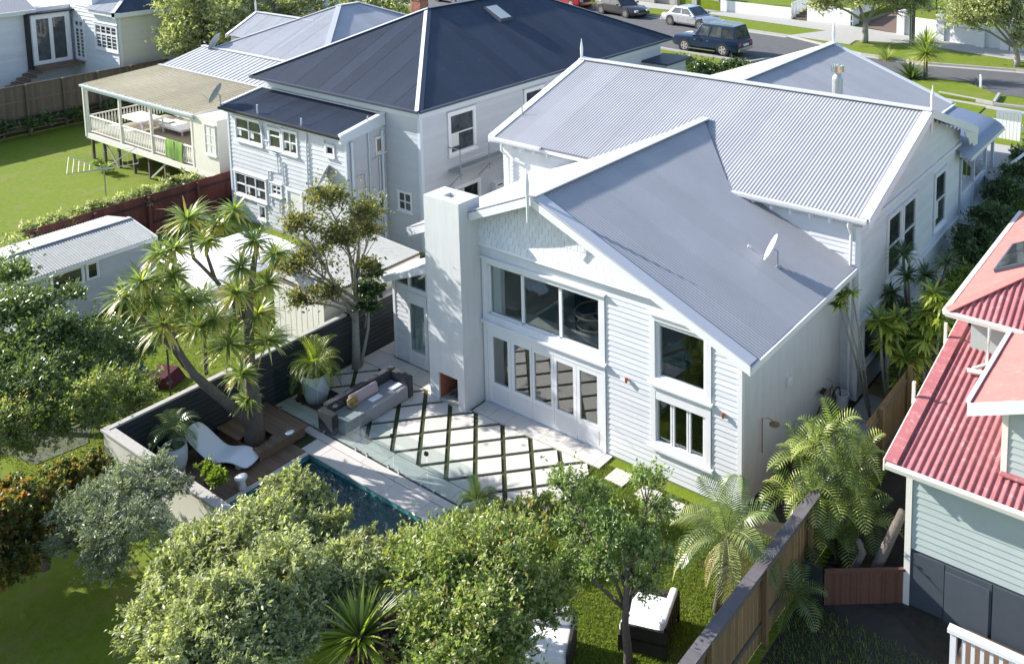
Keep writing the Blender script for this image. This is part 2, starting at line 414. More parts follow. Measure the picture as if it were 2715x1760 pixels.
def dish(name, label, P, face, mat_=None, size=.38, mast=.5):
    size *= 1.25
    """satellite dish: P foot of the mast, face horizontal direction it looks to"""
    t = thing(name, label, 'satellite dish', P); mat_ = mat_ or M['dish']
    F = Vector(face).normalized(); P = Vector(P)
    up = Vector((0, 0, 1)); look = (F * .85 + up * .45).normalized(); sd = look.cross(up).normalized(); v2 = sd.cross(look)
    c = P + up * mast + look * .12
    V = [c - look * .0]; rings = [(.35, .02), (.7, .06), (1.0, .11)]; n = 18
    Vt = [tuple(c)]; Fc = []
    for rr, h in rings:
        for k in range(n):
            a = 2 * math.pi * k / n; Vt.append(tuple(c + (sd * math.cos(a) + v2 * math.sin(a) * 1.12) * size * rr + look * h))
    for k in range(n): Fc.append((0, 1 + k, 1 + (k + 1) % n))
    for r_ in range(2):
        for k in range(n): Fc.append((1 + r_ * n + k, 1 + (r_ + 1) * n + k, 1 + (r_ + 1) * n + (k + 1) % n, 1 + r_ * n + (k + 1) % n))
    mesh_np('reflector', np.array(Vt), Fc, mat_, t, smooth=True)
    MB().tube([P, P + up * mast, c - look * .01], .025, 8).build('mast', M['steel'], t)
    lnb = c + look * .55 - v2 * .28
    MB().tube([c - v2 * size, lnb - v2 * .03], .012, 6).build('feed_arm', M['steel'], t)
    MB().tube([lnb, lnb + look * .1], [.035, .045], 8).build('receiver', M['trim'], t)
    MB().box(P.x - .09, P.y - .09, P.z - .01, P.x + .09, P.y + .09, P.z + .02).build('base_plate', M['steel'], t)
    return t

def cr(crop, x, y):
    """survey crops -> overview pixels"""
    T = {'A': (0, 0, 2.629), 'B': (905, 0, 2.629), 'C': (1810, 0, 2.629), 'D': (0, 587, 2.629), 'F': (905, 587, 2.629), 'G': (1810, 587, 2.629),
         'J': (0, 1174, 2.629), 'K': (905, 1174, 2.629), 'I': (1810, 1174, 2.629), '1': (2400, 240, 3.857), '2': (2060, 0, 3.634), '3': (1480, 0, 3.66),
         '4': (380, 480, 3.086), '5': (0, 0, 3.857), 'L': (520, 230, 4.17), 'T': (600, 0, 3.66), 'P': (700, 940, 3.354), 'Q': (1280, 1080, 3.354), 'R': (280, 1000, 3.354)}[crop]
    return ((T[0] + x / T[2]) / K, (T[1] + y / T[2]) / K)

# ================================================================== SETTING: ground
ZS = 3.0                                     # level of the street
def hgt(x, y):
    t = min(max((y - 14.5) / 9.0, 0), 1); return ZS * t * t * (3 - 2 * t)
xs = sorted(set([-400, -200, -120] + list(range(-80, 41, 4)) + [-2.2, 3.9] + [60, 100, 200, 400]))
ys = sorted(set([-400, -200, -100, -60] + list(range(-40, 14, 4)) + [14.5 + .9 * i for i in range(11)] + [-7.7, -4.39] + [28, 40, 60, 100, 200, 400]))
V = [(x, y, hgt(x, y) - .012) for y in ys for x in xs]; nx = len(xs); Fc = []
for j in range(len(ys) - 1):
    for i in range(nx - 1):
        if xs[i] >= -2.21 and xs[i + 1] <= 3.91 and ys[j] >= -7.71 and ys[j + 1] <= -4.38: continue
        Fc.append((j * nx + i, j * nx + i + 1, (j + 1) * nx + i + 1, (j + 1) * nx + i))
g = mesh_np('ground', np.array(V), Fc, M['grass'], local=True); g['kind'] = 'structure'

def sheet(name, pts, z, m, th=0.0, kind='structure', parent=None):
    """flat surface (or slab when th>0) with top at z"""
    mb = MB()
    if th: mb.prism([(p[0], p[1], z) for p in pts], (0, 0, -th))
    else: mb.add([(p[0], p[1], z) for p in pts], [tuple(range(len(pts)))])
    me = mb.build(name, m, parent)
    if not th:
        pol = me.data.polygons[0]
        if pol.normal.z < 0: me.data.flip_normals()
    if kind: me['kind'] = kind
    return me
def Zs(pts, z): return [A(px, py, z=z) for px, py in pts]

# ---- street (all laid out on the level z = ZS)
kL = [cr('3', 880, 160), cr('3', 1600, 270), cr('3', 2230, 360)]
kR = [cr('2', 810, 535), cr('2', 1400, 620), cr('2', 2300, 690)]
FK = [A(*p, z=ZS) for p in kL + kR]
road_far = [Vector((-60, FK[0].y + 5.0, 0))] + FK + [Vector((30, FK[-1].y + 1.5, 0))]
road_near = [Vector((40, 32.6, 0)), A(*cr('2', 2120, 910), z=ZS), A(*cr('2', 1850, 790), z=ZS), A(*cr('2', 1500, 760), z=ZS), A(*cr('3', 2050, 575), z=ZS), A(*cr('3', 1850, 610), z=ZS), A(*cr('3', 1180, 505), z=ZS), Vector((-60, 38.0, 0))]
sheet('road', road_far + road_near, ZS + .004, M['asphalt'])
def kerb(pts, name, side):
    mb = MB()
    for a, b in zip(pts[:-1], pts[1:]):
        a2 = Vector((a[0], a[1], ZS)); b2 = Vector((b[0], b[1], ZS)); d = (b2 - a2).normalized(); n = Vector((-d.y, d.x, 0)) * side
        mb.obox(a2 + n * .0, n * .16, b2 - a2, Vector((0, 0, .13)))
    o = mb.build(name, M['conc']); o['kind'] = 'structure'; return o
kerb(road_far, 'far_kerb', 1)
kerb(road_near[:1] + [A(*cr('2', 2085, 1010), z=ZS)], 'near_kerb', 1); kerb(road_near[4:], 'near_kerb', 1)
fence_y = lambda x: 47.6 - .06 * (x + 14)
# channel of pale concrete beside the far kerb
for nm, pts in (('gutter_channel', FK[3:] + [road_far[-1]]), ('gutter_channel', road_far[:4])):
    mb = MB()
    for a, b in zip(pts[:-1], pts[1:]):
        a2 = Vector((a[0], a[1], ZS)); b2 = Vector((b[0], b[1], ZS)); d = (b2 - a2).normalized(); n = Vector((d.y, -d.x, 0))
        mb.add([a2 + Vector((0, 0, .008)), a2 + n * .4 + Vector((0, 0, .008)), b2 + n * .4 + Vector((0, 0, .008)), b2 + Vector((0, 0, .008))], [(0, 1, 2, 3)])
    o = mb.build(nm, M['conc']); o['kind'] = 'structure'
# footpath and driveway crossing on the far side
fb0 = A(*cr('3', 1570, 115), z=ZS); fb1 = A(*cr('2', 725, 258), z=ZS); fb2 = A(*cr('2', 1170, 332), z=ZS); fb3 = A(*cr('2', 2220, 482), z=ZS)
vb0 = A(*cr('3', 860, 78), z=ZS); vb1 = A(*cr('3', 1480, 142), z=ZS); vb2 = A(*cr('2', 480, 300), z=ZS)
sheet('footpath', [(-60, vb0.y + 5), vb0, vb1, vb2, A(*cr('2', 110, 345), z=ZS), A(*cr('2', 700, 432), z=ZS), A(*cr('2', 760, 395), z=ZS), A(*cr('2', 1350, 430), z=ZS), A(*cr('2', 2250, 575), z=ZS), (30, 43.2), (30, 46), fb3, fb2, fb1, fb0, (-60, fb0.y + 4)], ZS + .03, M['conc'], .03)
dr = [A(*cr('2', 760, 252), z=ZS), A(*cr('2', 1170, 332), z=ZS), A(*cr('2', 1150, 110), z=ZS + .4), A(*cr('2', 1000, 120), z=ZS + .4)]
mb = MB(); mb.add([(p.x, p.y, p.z + .034) for p in dr], [(0, 1, 2, 3)]); o = mb.build('brick_driveway', mat('brown_driveway', (.17, .11, .085), .9, noise=.25, scale=20)); o['kind'] = 'structure'
if o.data.polygons[0].normal.z < 0: o.data.flip_normals()
# near side: planted island, lawn, kerb wall, concrete drive
isl = [cr('2', 1500, 775), cr('2', 1700, 785), cr('2', 1850, 805), cr('2', 2000, 860), cr('2', 2120, 920), cr('2', 2080, 985), cr('2', 1560, 905), cr('2', 1300, 780)]
sheet('verge_lawn', Zs(isl, ZS + .13), ZS + .13, M['grass'], .13)
a, b, c = A(*cr('2', 1560, 912), z=ZS), A(*cr('2', 2085, 1012), z=ZS), A(*cr('2', 2140, 925), z=ZS)
mb = MB(); mb.bar(a + Vector((0, 0, .06)), b + Vector((0, 0, .06)), .14, .22); mb.bar(b + Vector((0, 0, .06)), c + Vector((0, 0, .06)), .14, .22)
o = mb.build('island_kerb', M['conc']); o['kind'] = 'structure'
sheet('front_path', Zs([cr('2', 1560, 935), cr('2', 2380, 1075), cr('2', 2380, 1105), cr('2', 1560, 960)], ZS + .02), ZS + .02, M['conc'], .03)
sheet('front_lawn', Zs([cr('2', 1640, 965), cr('2', 2010, 1030), cr('2', 1905, 1125), cr('2', 1500, 1090)], ZS + .03), ZS + .03, M['grass'], .03)
sheet('driveway', Zs([cr('2', 2025, 1035), cr('2', 2380, 1098), (2560, 330), (2560, 420), (2300, 420), (2215, 330), cr('2', 1920, 1125)], ZS - .02) , ZS - .02, M['conc'], .3)

# ================================================================== PATIO
patio = thing('patio', 'pale stone patio with diagonal grass strips between house and pool', 'patio', (0, -2, 0))
patio['kind'] = 'structure'; del patio['category']
sheet('patio_bed', [(-4.95, -4.39), (-2.2, -4.39), (3.9, -4.39), (4.6, -.02), (-4.95, .6)], -.002, M['moss'], kind=None, parent=patio)
xl, xr_, yb, yt = -4.9, 4.3, -3.12, -.64
h = .062                                      # half width of a grass strip
def clip(poly, a, b, c):                      # keep a x + b y <= c
    out = []
    for i in range(len(poly)):
        p, q = poly[i], poly[(i + 1) % len(poly)]; dp = a * p[0] + b * p[1] - c; dq = a * q[0] + b * q[1] - c
        if dp <= 0: out.append(p)
        if dp * dq < 0: t = dp / (dp - dq); out.append((p[0] + (q[0] - p[0]) * t, p[1] + (q[1] - p[1]) * t))
    return out
S1 = [-2.53 + 1.03 * k for k in range(-7, 9)]; S2 = [-1.24 + 1.0 * k for k in range(-5, 10)]
hh = h * math.sqrt(2)
for s0, s1 in zip(S1[:-1], S1[1:]):
    for t0, t1 in zip(S2[:-1], S2[1:]):
        a0, a1, b0, b1 = s0 + hh, s1 - hh, t0 + hh, t1 - hh       # x+y in (a0,a1), x-y in (b0,b1)
        P = [((a + b) / 2, (a - b) / 2) for a, b in ((a0, b0), (a1, b0), (a1, b1), (a0, b1))]
        P = clip(clip(clip(clip(P, 0, -1, -yb), 0, 1, yt), -1, 0, 4.9), 1, 0, xr_ + .2)
        if len(P) < 3: continue
        cx = sum(p[0] for p in P) / len(P); cy = sum(p[1] for p in P) / len(P)
        ar = abs(sum(P[i][0] * P[(i + 1) % len(P)][1] - P[(i + 1) % len(P)][0] * P[i][1] for i in range(len(P)))) / 2
        if ar < .01: continue
        MB().prism([(p[0], p[1], .035 + random.uniform(-.002, .002)) for p in P], (0, 0, -.035)).build('paver', M['paver'], patio)
# straight borders
def slabs(x0, x1, y0, y1, step, z, m, name='paver', off=0, gap=.006, parent=patio):
    x = x0 + off
    xsl = [x0] + [q for q in np.arange(x, x1, step) if q > x0 + .05 and q < x1 - .05] + [x1]
    for a, b in zip(xsl[:-1], xsl[1:]): MB().box(a + gap, y0 + gap, 0, b - gap, y1 - gap, z + random.uniform(-.001, .001)).build(name, m, parent)
slabs(.0, 4.6, -.62, -.04, .63, .036, M['paver'], off=-.04)
slabs(-4.93, -1.5, -.62, .06, .64, .036, M['paver'], off=.2)
slabs(-4.93, -4.2, .07, .7, .62, .036, M['paver'], off=.62)
slabs(-4.93, 3.0, -3.60, -3.14, 1.26, .036, M['paver'], off=.9)
slabs(-4.93, 3.3, -3.88, -3.65, 1.26, .036, M['coping'], off=.4)
slabs(-2.55, 3.9, -4.41, -3.89, 1.26, .036, M['coping'], off=.7)
# stepping pads running to the lawn and the strip of soil
for p in ([(1190, 535), (1355, 605), (1240, 700), (1080, 625)], [(1440, 690), (1600, 760), (1530, 862), (1345, 765)], [(1650, 800), (1800, 860), (1740, 960), (1590, 900)]):
    q = Zs([cr('Q', *a) for a in p], .03); tag(MB().prism(q, (0, 0, -.05)).build('stepping_stone', M['paver'], patio))
for p in ([(1980, 1290), (2110, 1330), (2060, 1420), (1930, 1370)],):
    pass
# ================================================================== POOL
PX0, PX1, PY0, PY1 = -2.2, 3.9, -7.7, -4.39
pool = thing('swimming_pool', 'dark tiled swimming pool with rippled teal water', 'pool', (.8, -6, -.1)); 
tile = bpy.data.materials.new('pool_mosaic'); tile.use_nodes = True
n_ = tile.node_tree; b_ = n_.nodes['Principled BSDF']; tc = n_.nodes.new('ShaderNodeTexCoord'); vo = n_.nodes.new('ShaderNodeTexVoronoi'); vo.inputs['Scale'].default_value = 18; vo.inputs['Randomness'].default_value = .1
cr_ = n_.nodes.new('ShaderNodeValToRGB'); cr_.color_ramp.elements[0].color = (.025, .13, .145, 1); cr_.color_ramp.elements[1].color = (.10, .34, .36, 1)
n_.links.new(tc.outputs['Object'], vo.inputs['Vector']); n_.links.new(vo.outputs['Color'], cr_.inputs[0]); n_.links.new(cr_.outputs[0], b_.inputs['Base Color']); b_.inputs['Roughness'].default_value = .3
wm = MB()
wm.box(PX0 - .12, PY0 - .12, -1.5, PX1 + .12, PY0, -.03); wm.box(PX0 - .12, PY1 + .002, -1.5, PX1 + .12, PY1 + .12, -.03)
wm.box(PX0 - .12, PY0, -1.5, PX0, PY1 + .001, -.03); wm.box(PX1, PY0, -1.5, PX1 + .12, PY1 + .001, -.03); wm.box(PX0 - .1, PY0, -1.6, PX1 + .1, PY1, -1.501)
wm.build('pool_shell', tile, pool)
MB().box(2.2, PY0 + .01, -1.5, PX1 - .01, PY1 - .01, -.6).build('pool_step', tile, pool)
wt = bpy.data.materials.new('pool_water'); wt.use_nodes = True; n_ = wt.node_tree; n_.nodes.clear(); out = n_.nodes.new('ShaderNodeOutputMaterial')
tr = n_.nodes.new('ShaderNodeBsdfTransparent'); tr.inputs[0].default_value = (.6, .9, .92, 1); gl = n_.nodes.new('ShaderNodeBsdfGlossy'); gl.inputs['Roughness'].default_value = .03; gl.inputs[0].default_value = (1, 1, 1, 1)
fr = n_.nodes.new('ShaderNodeFresnel'); fr.inputs[0].default_value = 1.38; mx = n_.nodes.new('ShaderNodeMixShader')
tc = n_.nodes.new('ShaderNodeTexCoord'); nz = n_.nodes.new('ShaderNodeTexNoise'); nz.inputs['Scale'].default_value = 1.1; nz.inputs['Detail'].default_value = 4; nz.inputs['Distortion'].default_value = 2.5
nz2 = n_.nodes.new('ShaderNodeTexNoise'); nz2.inputs['Scale'].default_value = 5; nz2.inputs['Detail'].default_value = 2
ad = n_.nodes.new('ShaderNodeMath'); ad.operation = 'MULTIPLY_ADD'; ad.inputs[1].default_value = .25
bp = n_.nodes.new('ShaderNodeBump'); bp.inputs['Strength'].default_value = .7; bp.inputs['Distance'].default_value = .22
n_.links.new(tc.outputs['Object'], nz.inputs[0]); n_.links.new(tc.outputs['Object'], nz2.inputs[0]); n_.links.new(nz2.outputs[0], ad.inputs[0]); n_.links.new(nz.outputs[0], ad.inputs[2]); n_.links.new(ad.outputs[0], bp.inputs['Height'])
for q in (gl, fr): n_.links.new(bp.outputs[0], q.inputs['Normal'])
mu = n_.nodes.new('ShaderNodeMath'); mu.operation = 'MULTIPLY_ADD'; mu.inputs[1].default_value = 1.2; mu.inputs[2].default_value = .02; n_.links.new(fr.outputs[0], mu.inputs[0])
n_.links.new(mu.outputs[0], mx.inputs[0]); n_.links.new(tr.outputs[0], mx.inputs[1]); n_.links.new(gl.outputs[0], mx.inputs[2]); n_.links.new(mx.outputs[0], out.inputs[0])
o = MB().add([(PX0, PY0, -.13), (PX1, PY0, -.13), (PX1, PY1, -.13), (PX0, PY1, -.13)], [(0, 1, 2, 3)]).build('water', wt); o['kind'] = 'structure'
# side walls of coping at the left end
MB().box(-2.32, -7.7, 0, -2.19, -4.42, .036).build('coping_slab', M['coping'], pool)
# submerged stair rails seen as pale bars
# ================================================================== TIMBER DECK BESIDE THE POOL
deck = thing('timber_deck', 'brown timber deck with raised platform round the cabbage tree trunk', 'deck', (-3.7, -6, 0))
y = -7.85
while y < -4.45:                              # lower deck boards, laid along x
    if not (False): MB().box(-4.93, y, .0, -2.33, y + .132, .05 + random.uniform(-.002, .002)).build('deck_board', M['timber'], deck)
    y += .138
tx, ty = A(592, 1020, z=.3).x, A(592, 1020, z=.3).y
y = -5.35
while y < -4.0:                               # platform boards cut round the trunk
    y1 = y + .128; r = .36; dy = min(abs(y - ty), abs(y1 - ty)) if not (y < ty < y1) else 0
    iv = [(-4.93, -2.92)]
    if dy < r:
        w_ = math.sqrt(r * r - dy * dy); iv = [(-4.93, tx - w_), (tx + w_, -2.92)]
    for a, b in iv:
        if b - a > .05: MB().box(a, y, .262, b, y1, .30 + random.uniform(-.002, .002)).build('deck_board', M['timber'], deck)
    y += .134
mb = MB(); mb.box(-2.95, -5.35, .05, -2.925, -4.0, .258); mb.box(-4.9, -5.33, .05, -2.96, -5.31, .258); mb.box(-4.9, -4.02, .02, -2.96, -4.0, .258)
mb.build('deck_fascia', M['timber'], deck)
lx = A(*cr('R', 1640, 492), z=.30)
L_ = thing('deck_light', 'round chrome uplight set in the raised timber platform', 'light', (lx.x, lx.y, .30))
MB().lathe((lx.x, lx.y, .301), [(.001, 0), (.13, 0), (.13, .02), (.10, .03), (.001, .032)], 16).build('bezel', M['chrome'], L_, smooth=False)

# ================================================================== BOUNDARY WALLS OF THE GARDEN
fl = thing('boundary_fence', 'dark charcoal slatted fence with pale cap along the patio', 'fence', (-5.05, -3, 0))
MB().box(-5.12, -7.95, 0, -5.02, 2.6, 1.62).build('panel', M['darkgrey'], fl)
for i in range(11):
    z = .03 + i * .143
    yy = -7.9
    for seg in (4.0, 3.2, 3.2): MB().box(-5.018, yy, z, -4.985, yy + seg - .012, z + .128).build('slat', M['darkgrey'], fl); yy += seg
for yy in (-8.0, -4.4, -1.0): MB().box(-5.13, yy, 1.622, -4.97, yy + 3.59 if yy > -4.5 else yy + 3.59, 1.68).build('cap_board', M['cap'], fl)
fw_ = thing('garden_wall', 'cream rendered garden wall with pale weathered cap behind the lounger', 'wall', (-2, -8, 0))
MB().box(-5.16, -8.06, 0, .6, -7.92, 1.60).build('wall', M['cream'], fw_)
for xx in (-5.2, -3.4, -1.6): MB().box(xx, -8.11, 1.602, xx + 1.79, -7.87, 1.66).build('cap_slab', M['cap'], fw_)
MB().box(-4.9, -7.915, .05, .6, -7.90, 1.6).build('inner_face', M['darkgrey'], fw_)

# glass pool fence: frameless panels standing in the channel beside the patio
ch = MB().box(-4.93, -3.648, .0, 3.2, -3.603, .02).build('drain_channel', M['black'], patio)
gf = thing('glass_fence', 'frameless clear glass pool fence with steel latch between patio and pool', 'fence', (0, -3.62, 0))
for x0, x1 in ((-4.85, -2.85), (-2.80, -1.05), (-1.0, .22), (.27, 1.5), (1.55, 3.2)):
    MB().box(x0, -3.632, .03, x1, -3.620, 1.22).build('glass_panel', M['poolglass'], gf)
for x in (.24, 1.52):
    MB().box(x - .05, -3.66, .95, x + .05, -3.60, 1.03).build('hinge', M['black'], gf)
for x in (-4.6, -3.1, -2.6, -1.25, -.8, .05, .45, 1.3, 1.75, 3.0): MB().box(x - .03, -3.65, .02, x + .03, -3.602, .11).build('spigot', M['chrome'], gf)

# ================================================================== RIGHT SIDE FENCE
rf = thing('boundary_fence', 'long stained paling fence with dark capping down the right side of the lawn', 'fence', (10.6, 0, 0))
yy = -9.5; ZF = 1.8
shp = None; k = 0
while yy < 9.0:
    mb = MB().box(10.57, yy, 0, 10.59, yy + .142, ZF - .05 + random.uniform(-.01, .0))
    o = mb.build('paling', M['fencegold'], rf); yy += .15; k += 1
for z in (.4, 1.45): MB().box(10.592, -9.5, z, 10.64, 9.0, z + .09).build('rail', M['fence'], rf)
yy = -9.4
while yy < 9: MB().box(10.642, yy, 0, 10.74, yy + .1, ZF + (.12 if yy > 3.5 else -.02)).build('post', M['fencegold'], rf); yy += 2.1
yy = -9.5
while yy < 1.5: MB().box(10.50, yy, ZF - .04, 10.76, yy + 1.96, ZF + .0).build('capping', M['cap' if False else 'fencegold'] if yy > 1 else mat('dark_capping', (.14, .125, .135), .8, noise=.3, scale=6), rf); yy += 1.97

cf = thing('gate_fence', 'low red-brown slatted fence between the boundary fence and green house', 'fence', (11.6, -.8, 0))
a = A(*cr('I', 985, 1130), z=0); b = A(*cr('I', 1548, 1112), z=0); at_ = A(*cr('I', 1000, 890), y=a.y); bt = A(*cr('I', 1545, 868), y=b.y)
nS = 46; rb = mat('red_brown_slat', (.16, .07, .045), .8, noise=.2, scale=8, objvar=.2)
for i in range(nS):
    t = i / nS; p = a.lerp(b, t); q = a.lerp(b, (i + .82) / nS); zt = at_.z + (bt.z - at_.z) * t
    MB().obox(p, q - p, Vector((0, .02, 0)), Vector((0, 0, zt - .06))).build('slat', rb, cf)
mb = MB(); mb.bar(a + Vector((0, .01, at_.z - .03)), b + Vector((0, .01, bt.z - .03)), .07, .06); mb.build('top_rail', rb, cf)
mb = MB(); mb.bar(a + Vector((0, .06, .3)), b + Vector((0, .06, .3)), .05, .09); mb.build('rail', rb, cf)
gp = A(*cr('I', 900, 1120), z=0)
MB().obox(Vector((10.8, a.y, 0)), Vector((a.x - 10.85, 0, 0)), Vector((0, .03, 0)), Vector((0, 0, at_.z + .0))).build('gate', M['darkgrey'], cf)
# yard behind that fence
sheet('yard_path', [(11.2, -1.2), (12.6, -.9), (16, -3.0), (16, -5.2)], .004, mat('dark_yard_concrete', (.05, .045, .038), .9, noise=.45, scale=2))
sheet('side_path_bed', [(8.43, -2.0), (10.56, -2.0), (10.56, 15.5), (8.43, 15.5)], -.004, M['soil'])
sp = thing('side_path', 'grey slab path between white house and side fence', 'path', (9.4, 4, 0)); sp['kind'] = 'structure'; del sp['category']
yy = 1.5
while yy < 14:
    MB().box(9.02, yy, -.002, 9.98, yy + .58, .03).build('slab', M['conc'] if random.random() < .6 else M['fencegold'], sp); yy += .62
sheet('yard_ground', [(10.8, -12), (18, -12), (18, 16), (10.8, 16)], -.005, M['soil'])
sheet('alley_ground', [(-9.3, 2.0), (-5.2, 2.0), (-5.2, 16), (-9.3, 16)], -.004, M['soil'])

def wall_holes(parent, name, m, P0, U, N, L, z0, z1, holes, th=.14):
    """solid wall slab with rectangular openings, outer face on the line P0-U"""
    U = Vector((U[0], U[1], 0)); N = Vector((N[0], N[1], 0)); P0 = Vector((P0[0], P0[1], 0))
    us = sorted(set([0, L] + [h[0] for h in holes] + [h[1] for h in holes])); zs = sorted(set([z0, z1] + [h[2] for h in holes] + [h[3] for h in holes]))
    mb = MB()
    for a, b in zip(us[:-1], us[1:]):
        for c, d in zip(zs[:-1], zs[1:]):
            if any(h[0] <= a + 1e-6 and h[1] >= b - 1e-6 and h[2] <= c + 1e-6 and h[3] >= d - 1e-6 for h in holes): continue
            mb.obox(P0 + U * a - N * th + Vector((0, 0, c)), U * (b - a), N * th, Vector((0, 0, d - c)))
    return mb.build(name, m, parent)

def barge(parent, pts, dep, th, m, out, name='barge_board', drop=0):
    """fascia following a rake: pts top edge, dep depth downwards, out = horizontal direction it faces"""
    out = Vector(out)
    mb = MB()
    for a, b in zip(pts[:-1], pts[1:]):
        a, b = Vector(a), Vector(b); D = Vector((0, 0, -dep)); mb.prism([a, b, b + D, a + D], out * th)
    return mb.build(name, m, parent)

def finial(parent, P, top, bot, m, r=.05):
    P = Vector(P)
    return MB().tube([P + Vector((0, 0, -bot)), P + Vector((0, 0, top * .12)), P + Vector((0, 0, top * .5)), P + Vector((0, 0, top))], [r * .8, r, r * 1.25, .006], 8).build('finial', m, parent)

# ================================================================== THE WHITE HOUSE
H = thing('villa', 'white weatherboard house with light grey iron roof and tall plaster chimney over the patio', 'house', (3, 5, 0))
RX, RZ, PT = 2.25, 6.76, .403
def zr_(x): return RZ - PT * abs(x - RX)
# --- rear wing walls
hol = [(2.6, 6.75, .05, 2.44), (2.62, 6.62, 2.76, 4.24), (8.42, 9.83, .9, 2.12), (8.52, 9.86, 2.74, 4.1)]
wall_holes(H, 'wall', M['white'], (-2.45, 0), (1, 0), (0, -1), 10.87, 0, 4.1, [(a, b, c, min(d, 4.1)) for a, b, c, d in hol])
mb = MB()
mb.prism([(-2.45, 0, 4.101), (.17, 0, 4.101), (.17, 0, zr_(.17) - .12), (-2.45, 0, zr_(-2.45) - .12)], (0, .14, 0))
mb.prism([(.17, 0, 4.245), (4.17, 0, 4.245), (4.17, 0, zr_(4.17) - .12), (RX, 0, RZ - .12), (.17, 0, zr_(.17) - .12)], (0, .14, 0))
mb.prism([(4.17, 0, 4.101), (8.42, 0, 4.101), (8.42, 0, zr_(8.42) - .12), (4.17, 0, zr_(4.17) - .12)], (0, .14, 0))
mb.build('gable_wall', M['white'], H)
MB().prism([(8.42, 0.001, 0), (8.42, 5.86, 0), (8.42, 5.86, 4.15), (8.42, 0.001, 4.15)], (-.14, 0, 0)).build('side_wall', M['plaster'], H)
MB().box(-2.45, .141, 0, -2.31, 5.86, 4.7).build('side_wall', M['white'], H)
# interior seen through the tall windows
MB().box(-2.3, .145, -.05, 8.27, 5.85, .04).build('floor', M['floorint'], H)
MB().box(-2.3, 5.70, .04, 8.27, 5.82, 4.0).build('inner_wall', M['interior'], H)
MB().box(4.55, .2, .04, 4.65, 3.4, 4.0).build('inner_wall', M['interior'], H)
MB().box(-.2, .2, .04, -.1, 5.6, 4.4).build('inner_wall', M['interior'], H)
MB().box(.1, 3.9, .04, 4.4, 4.05, 2.45).build('kitchen_wall', M['fabric_d'], H)
# boards on the facade
bh = [(.35, 4.92, 0, 4.46), (6.22, 8.08, .82, 4.42)]
boards(H, (-.55 + 0, 0), (1, 0), 8.9 - .02, (0, -1), .05, 4.80, .146, M['whiteb'],
       holes=[(.0, 4.94, 0, 4.45), (6.36, 8.17, .86, 4.40)], top=lambda z: (0, min(8.9, (RX + (RZ - .15 - z) / PT) + .55)))
MB().box(8.345, -.04, .05, 8.46, -.002, 4.05).box(8.422, -.0015, .05, 8.46, .08, 4.05).build('corner_board', M['trim'], H)
# shingled gable with a flared skirt
z = 4.86; row = 0
skirt = MB()
skirt.prism([(-2.45, -.002, 4.80), (-2.45, -.15, 4.80), (-2.45, -.12, 4.86), (-2.45, -.002, 4.86)], (RX + (RZ - .2 - 4.83) / PT + 2.45, 0, 0)); skirt.build('skirt_board', M['trim'], H)
cnt = 0
while z < 6.6:
    hw = (RZ - .12 - (z + .19)) / PT
    x = max(-2.44, RX - hw); xe = min(RX + hw, 8.4); x -= 0 if row % 2 else .11
    flare = max(0, .11 * (1 - row / 2.5))
    while x < xe:
        x1 = min(x + .218, xe)
        x0_ = max(x, RX - hw, -2.44)
        if x1 - x0_ > .05:
            MB().prism([(x0_, -.004, z), (x0_, -.026 - flare, z + random.uniform(-.002, .002)), (x0_, -.014 - max(0, flare - .03), z + .19), (x0_, -.004, z + .19)], (x1 - x0_ - .0035, 0, 0)).build('shingle', M['shingle'], H); cnt += 1
        x += .225
    z += .185; row += 1
# --- big window
wn = MB()
def fbox(mb, a, b, c, d, y0=-.05, y1=-.002): mb.box(a, y0, c, b, y1, d); return mb
fbox(wn, -.02, .14, 2.56, 4.42); fbox(wn, 4.19, 4.38, 2.56, 4.42); fbox(wn, .141, 4.189, 4.26, 4.42); fbox(wn, .141, 4.189, 2.56, 2.74)
W1 = wn.build('window', M['trim'], H)
fbox(MB(), -.05, 4.43, 4.421, 4.47, -.12).build('head_cap', M['trim'], W1)
fbox(MB(), -.06, 4.44, 2.50, 2.558, -.14).build('sill', M['trim'], W1)
sb = MB()
for a in (.17, 1.40, 2.77, 4.12): sb.box(a if a < 4 else a - .0, .03, 2.75, a + .10 if a > .2 and a < 4 else a + .05, .10, 4.24)
sb.box(.17, .03, 4.19, 4.17, .10, 4.24); sb.box(.17, .03, 2.75, 4.17, .10, 2.79); sb.build('mullion', M['trim'], W1)
for a, b in ((.22, 1.40), (1.50, 2.77), (2.87, 4.12)): MB().box(a, .06, 2.79, b, .068, 4.19).build('pane', M['glass'], W1)
MB().box(.20, .15, 2.45, .50, .24, 4.2).build('curtain', M['curtain'], W1)
# --- folding doors: five leaves
fbox(MB(), -.02, .10, .04, 2.499, -.05).build('door_jamb', M['trim'], H); fbox(MB(), 4.27, 4.38, .04, 2.499, -.05).build('door_jamb', M['trim'], H)
fbox(MB(), .101, 4.269, 2.24, 2.499, -.045).build('door_head', M['trim'], H)
fbox(MB(), -.02, 4.38, .0, .045, -.09).build('threshold', M['silverflash'], H)
gl5 = ((.31, .88), (1.12, 1.71), (1.88, 2.48), (2.69, 3.27), (3.50, 4.09)); lv = (.10, 1.0, 1.795, 2.585, 3.385, 4.27)
for i, (a, b) in enumerate(gl5):
    x0, x1 = lv[i] + .006, lv[i + 1] - .006; d = MB()
    for (p, q, r, s) in ((x0, a, .06, 2.235), (b, x1, .06, 2.235), (a, b, 2.10, 2.235), (a, b, .06, .70)): d.box(p, -.03, r, q, .04, s)
    D_ = d.build('door_leaf', M['trim'], H)
    MB().box(a - .05, -.036, .16, b + .05, -.0305, .58).build('panel', M['white'], D_)
    MB().box(a, .0, .70, b, .008, 2.10).build('pane', M['glass'], D_)
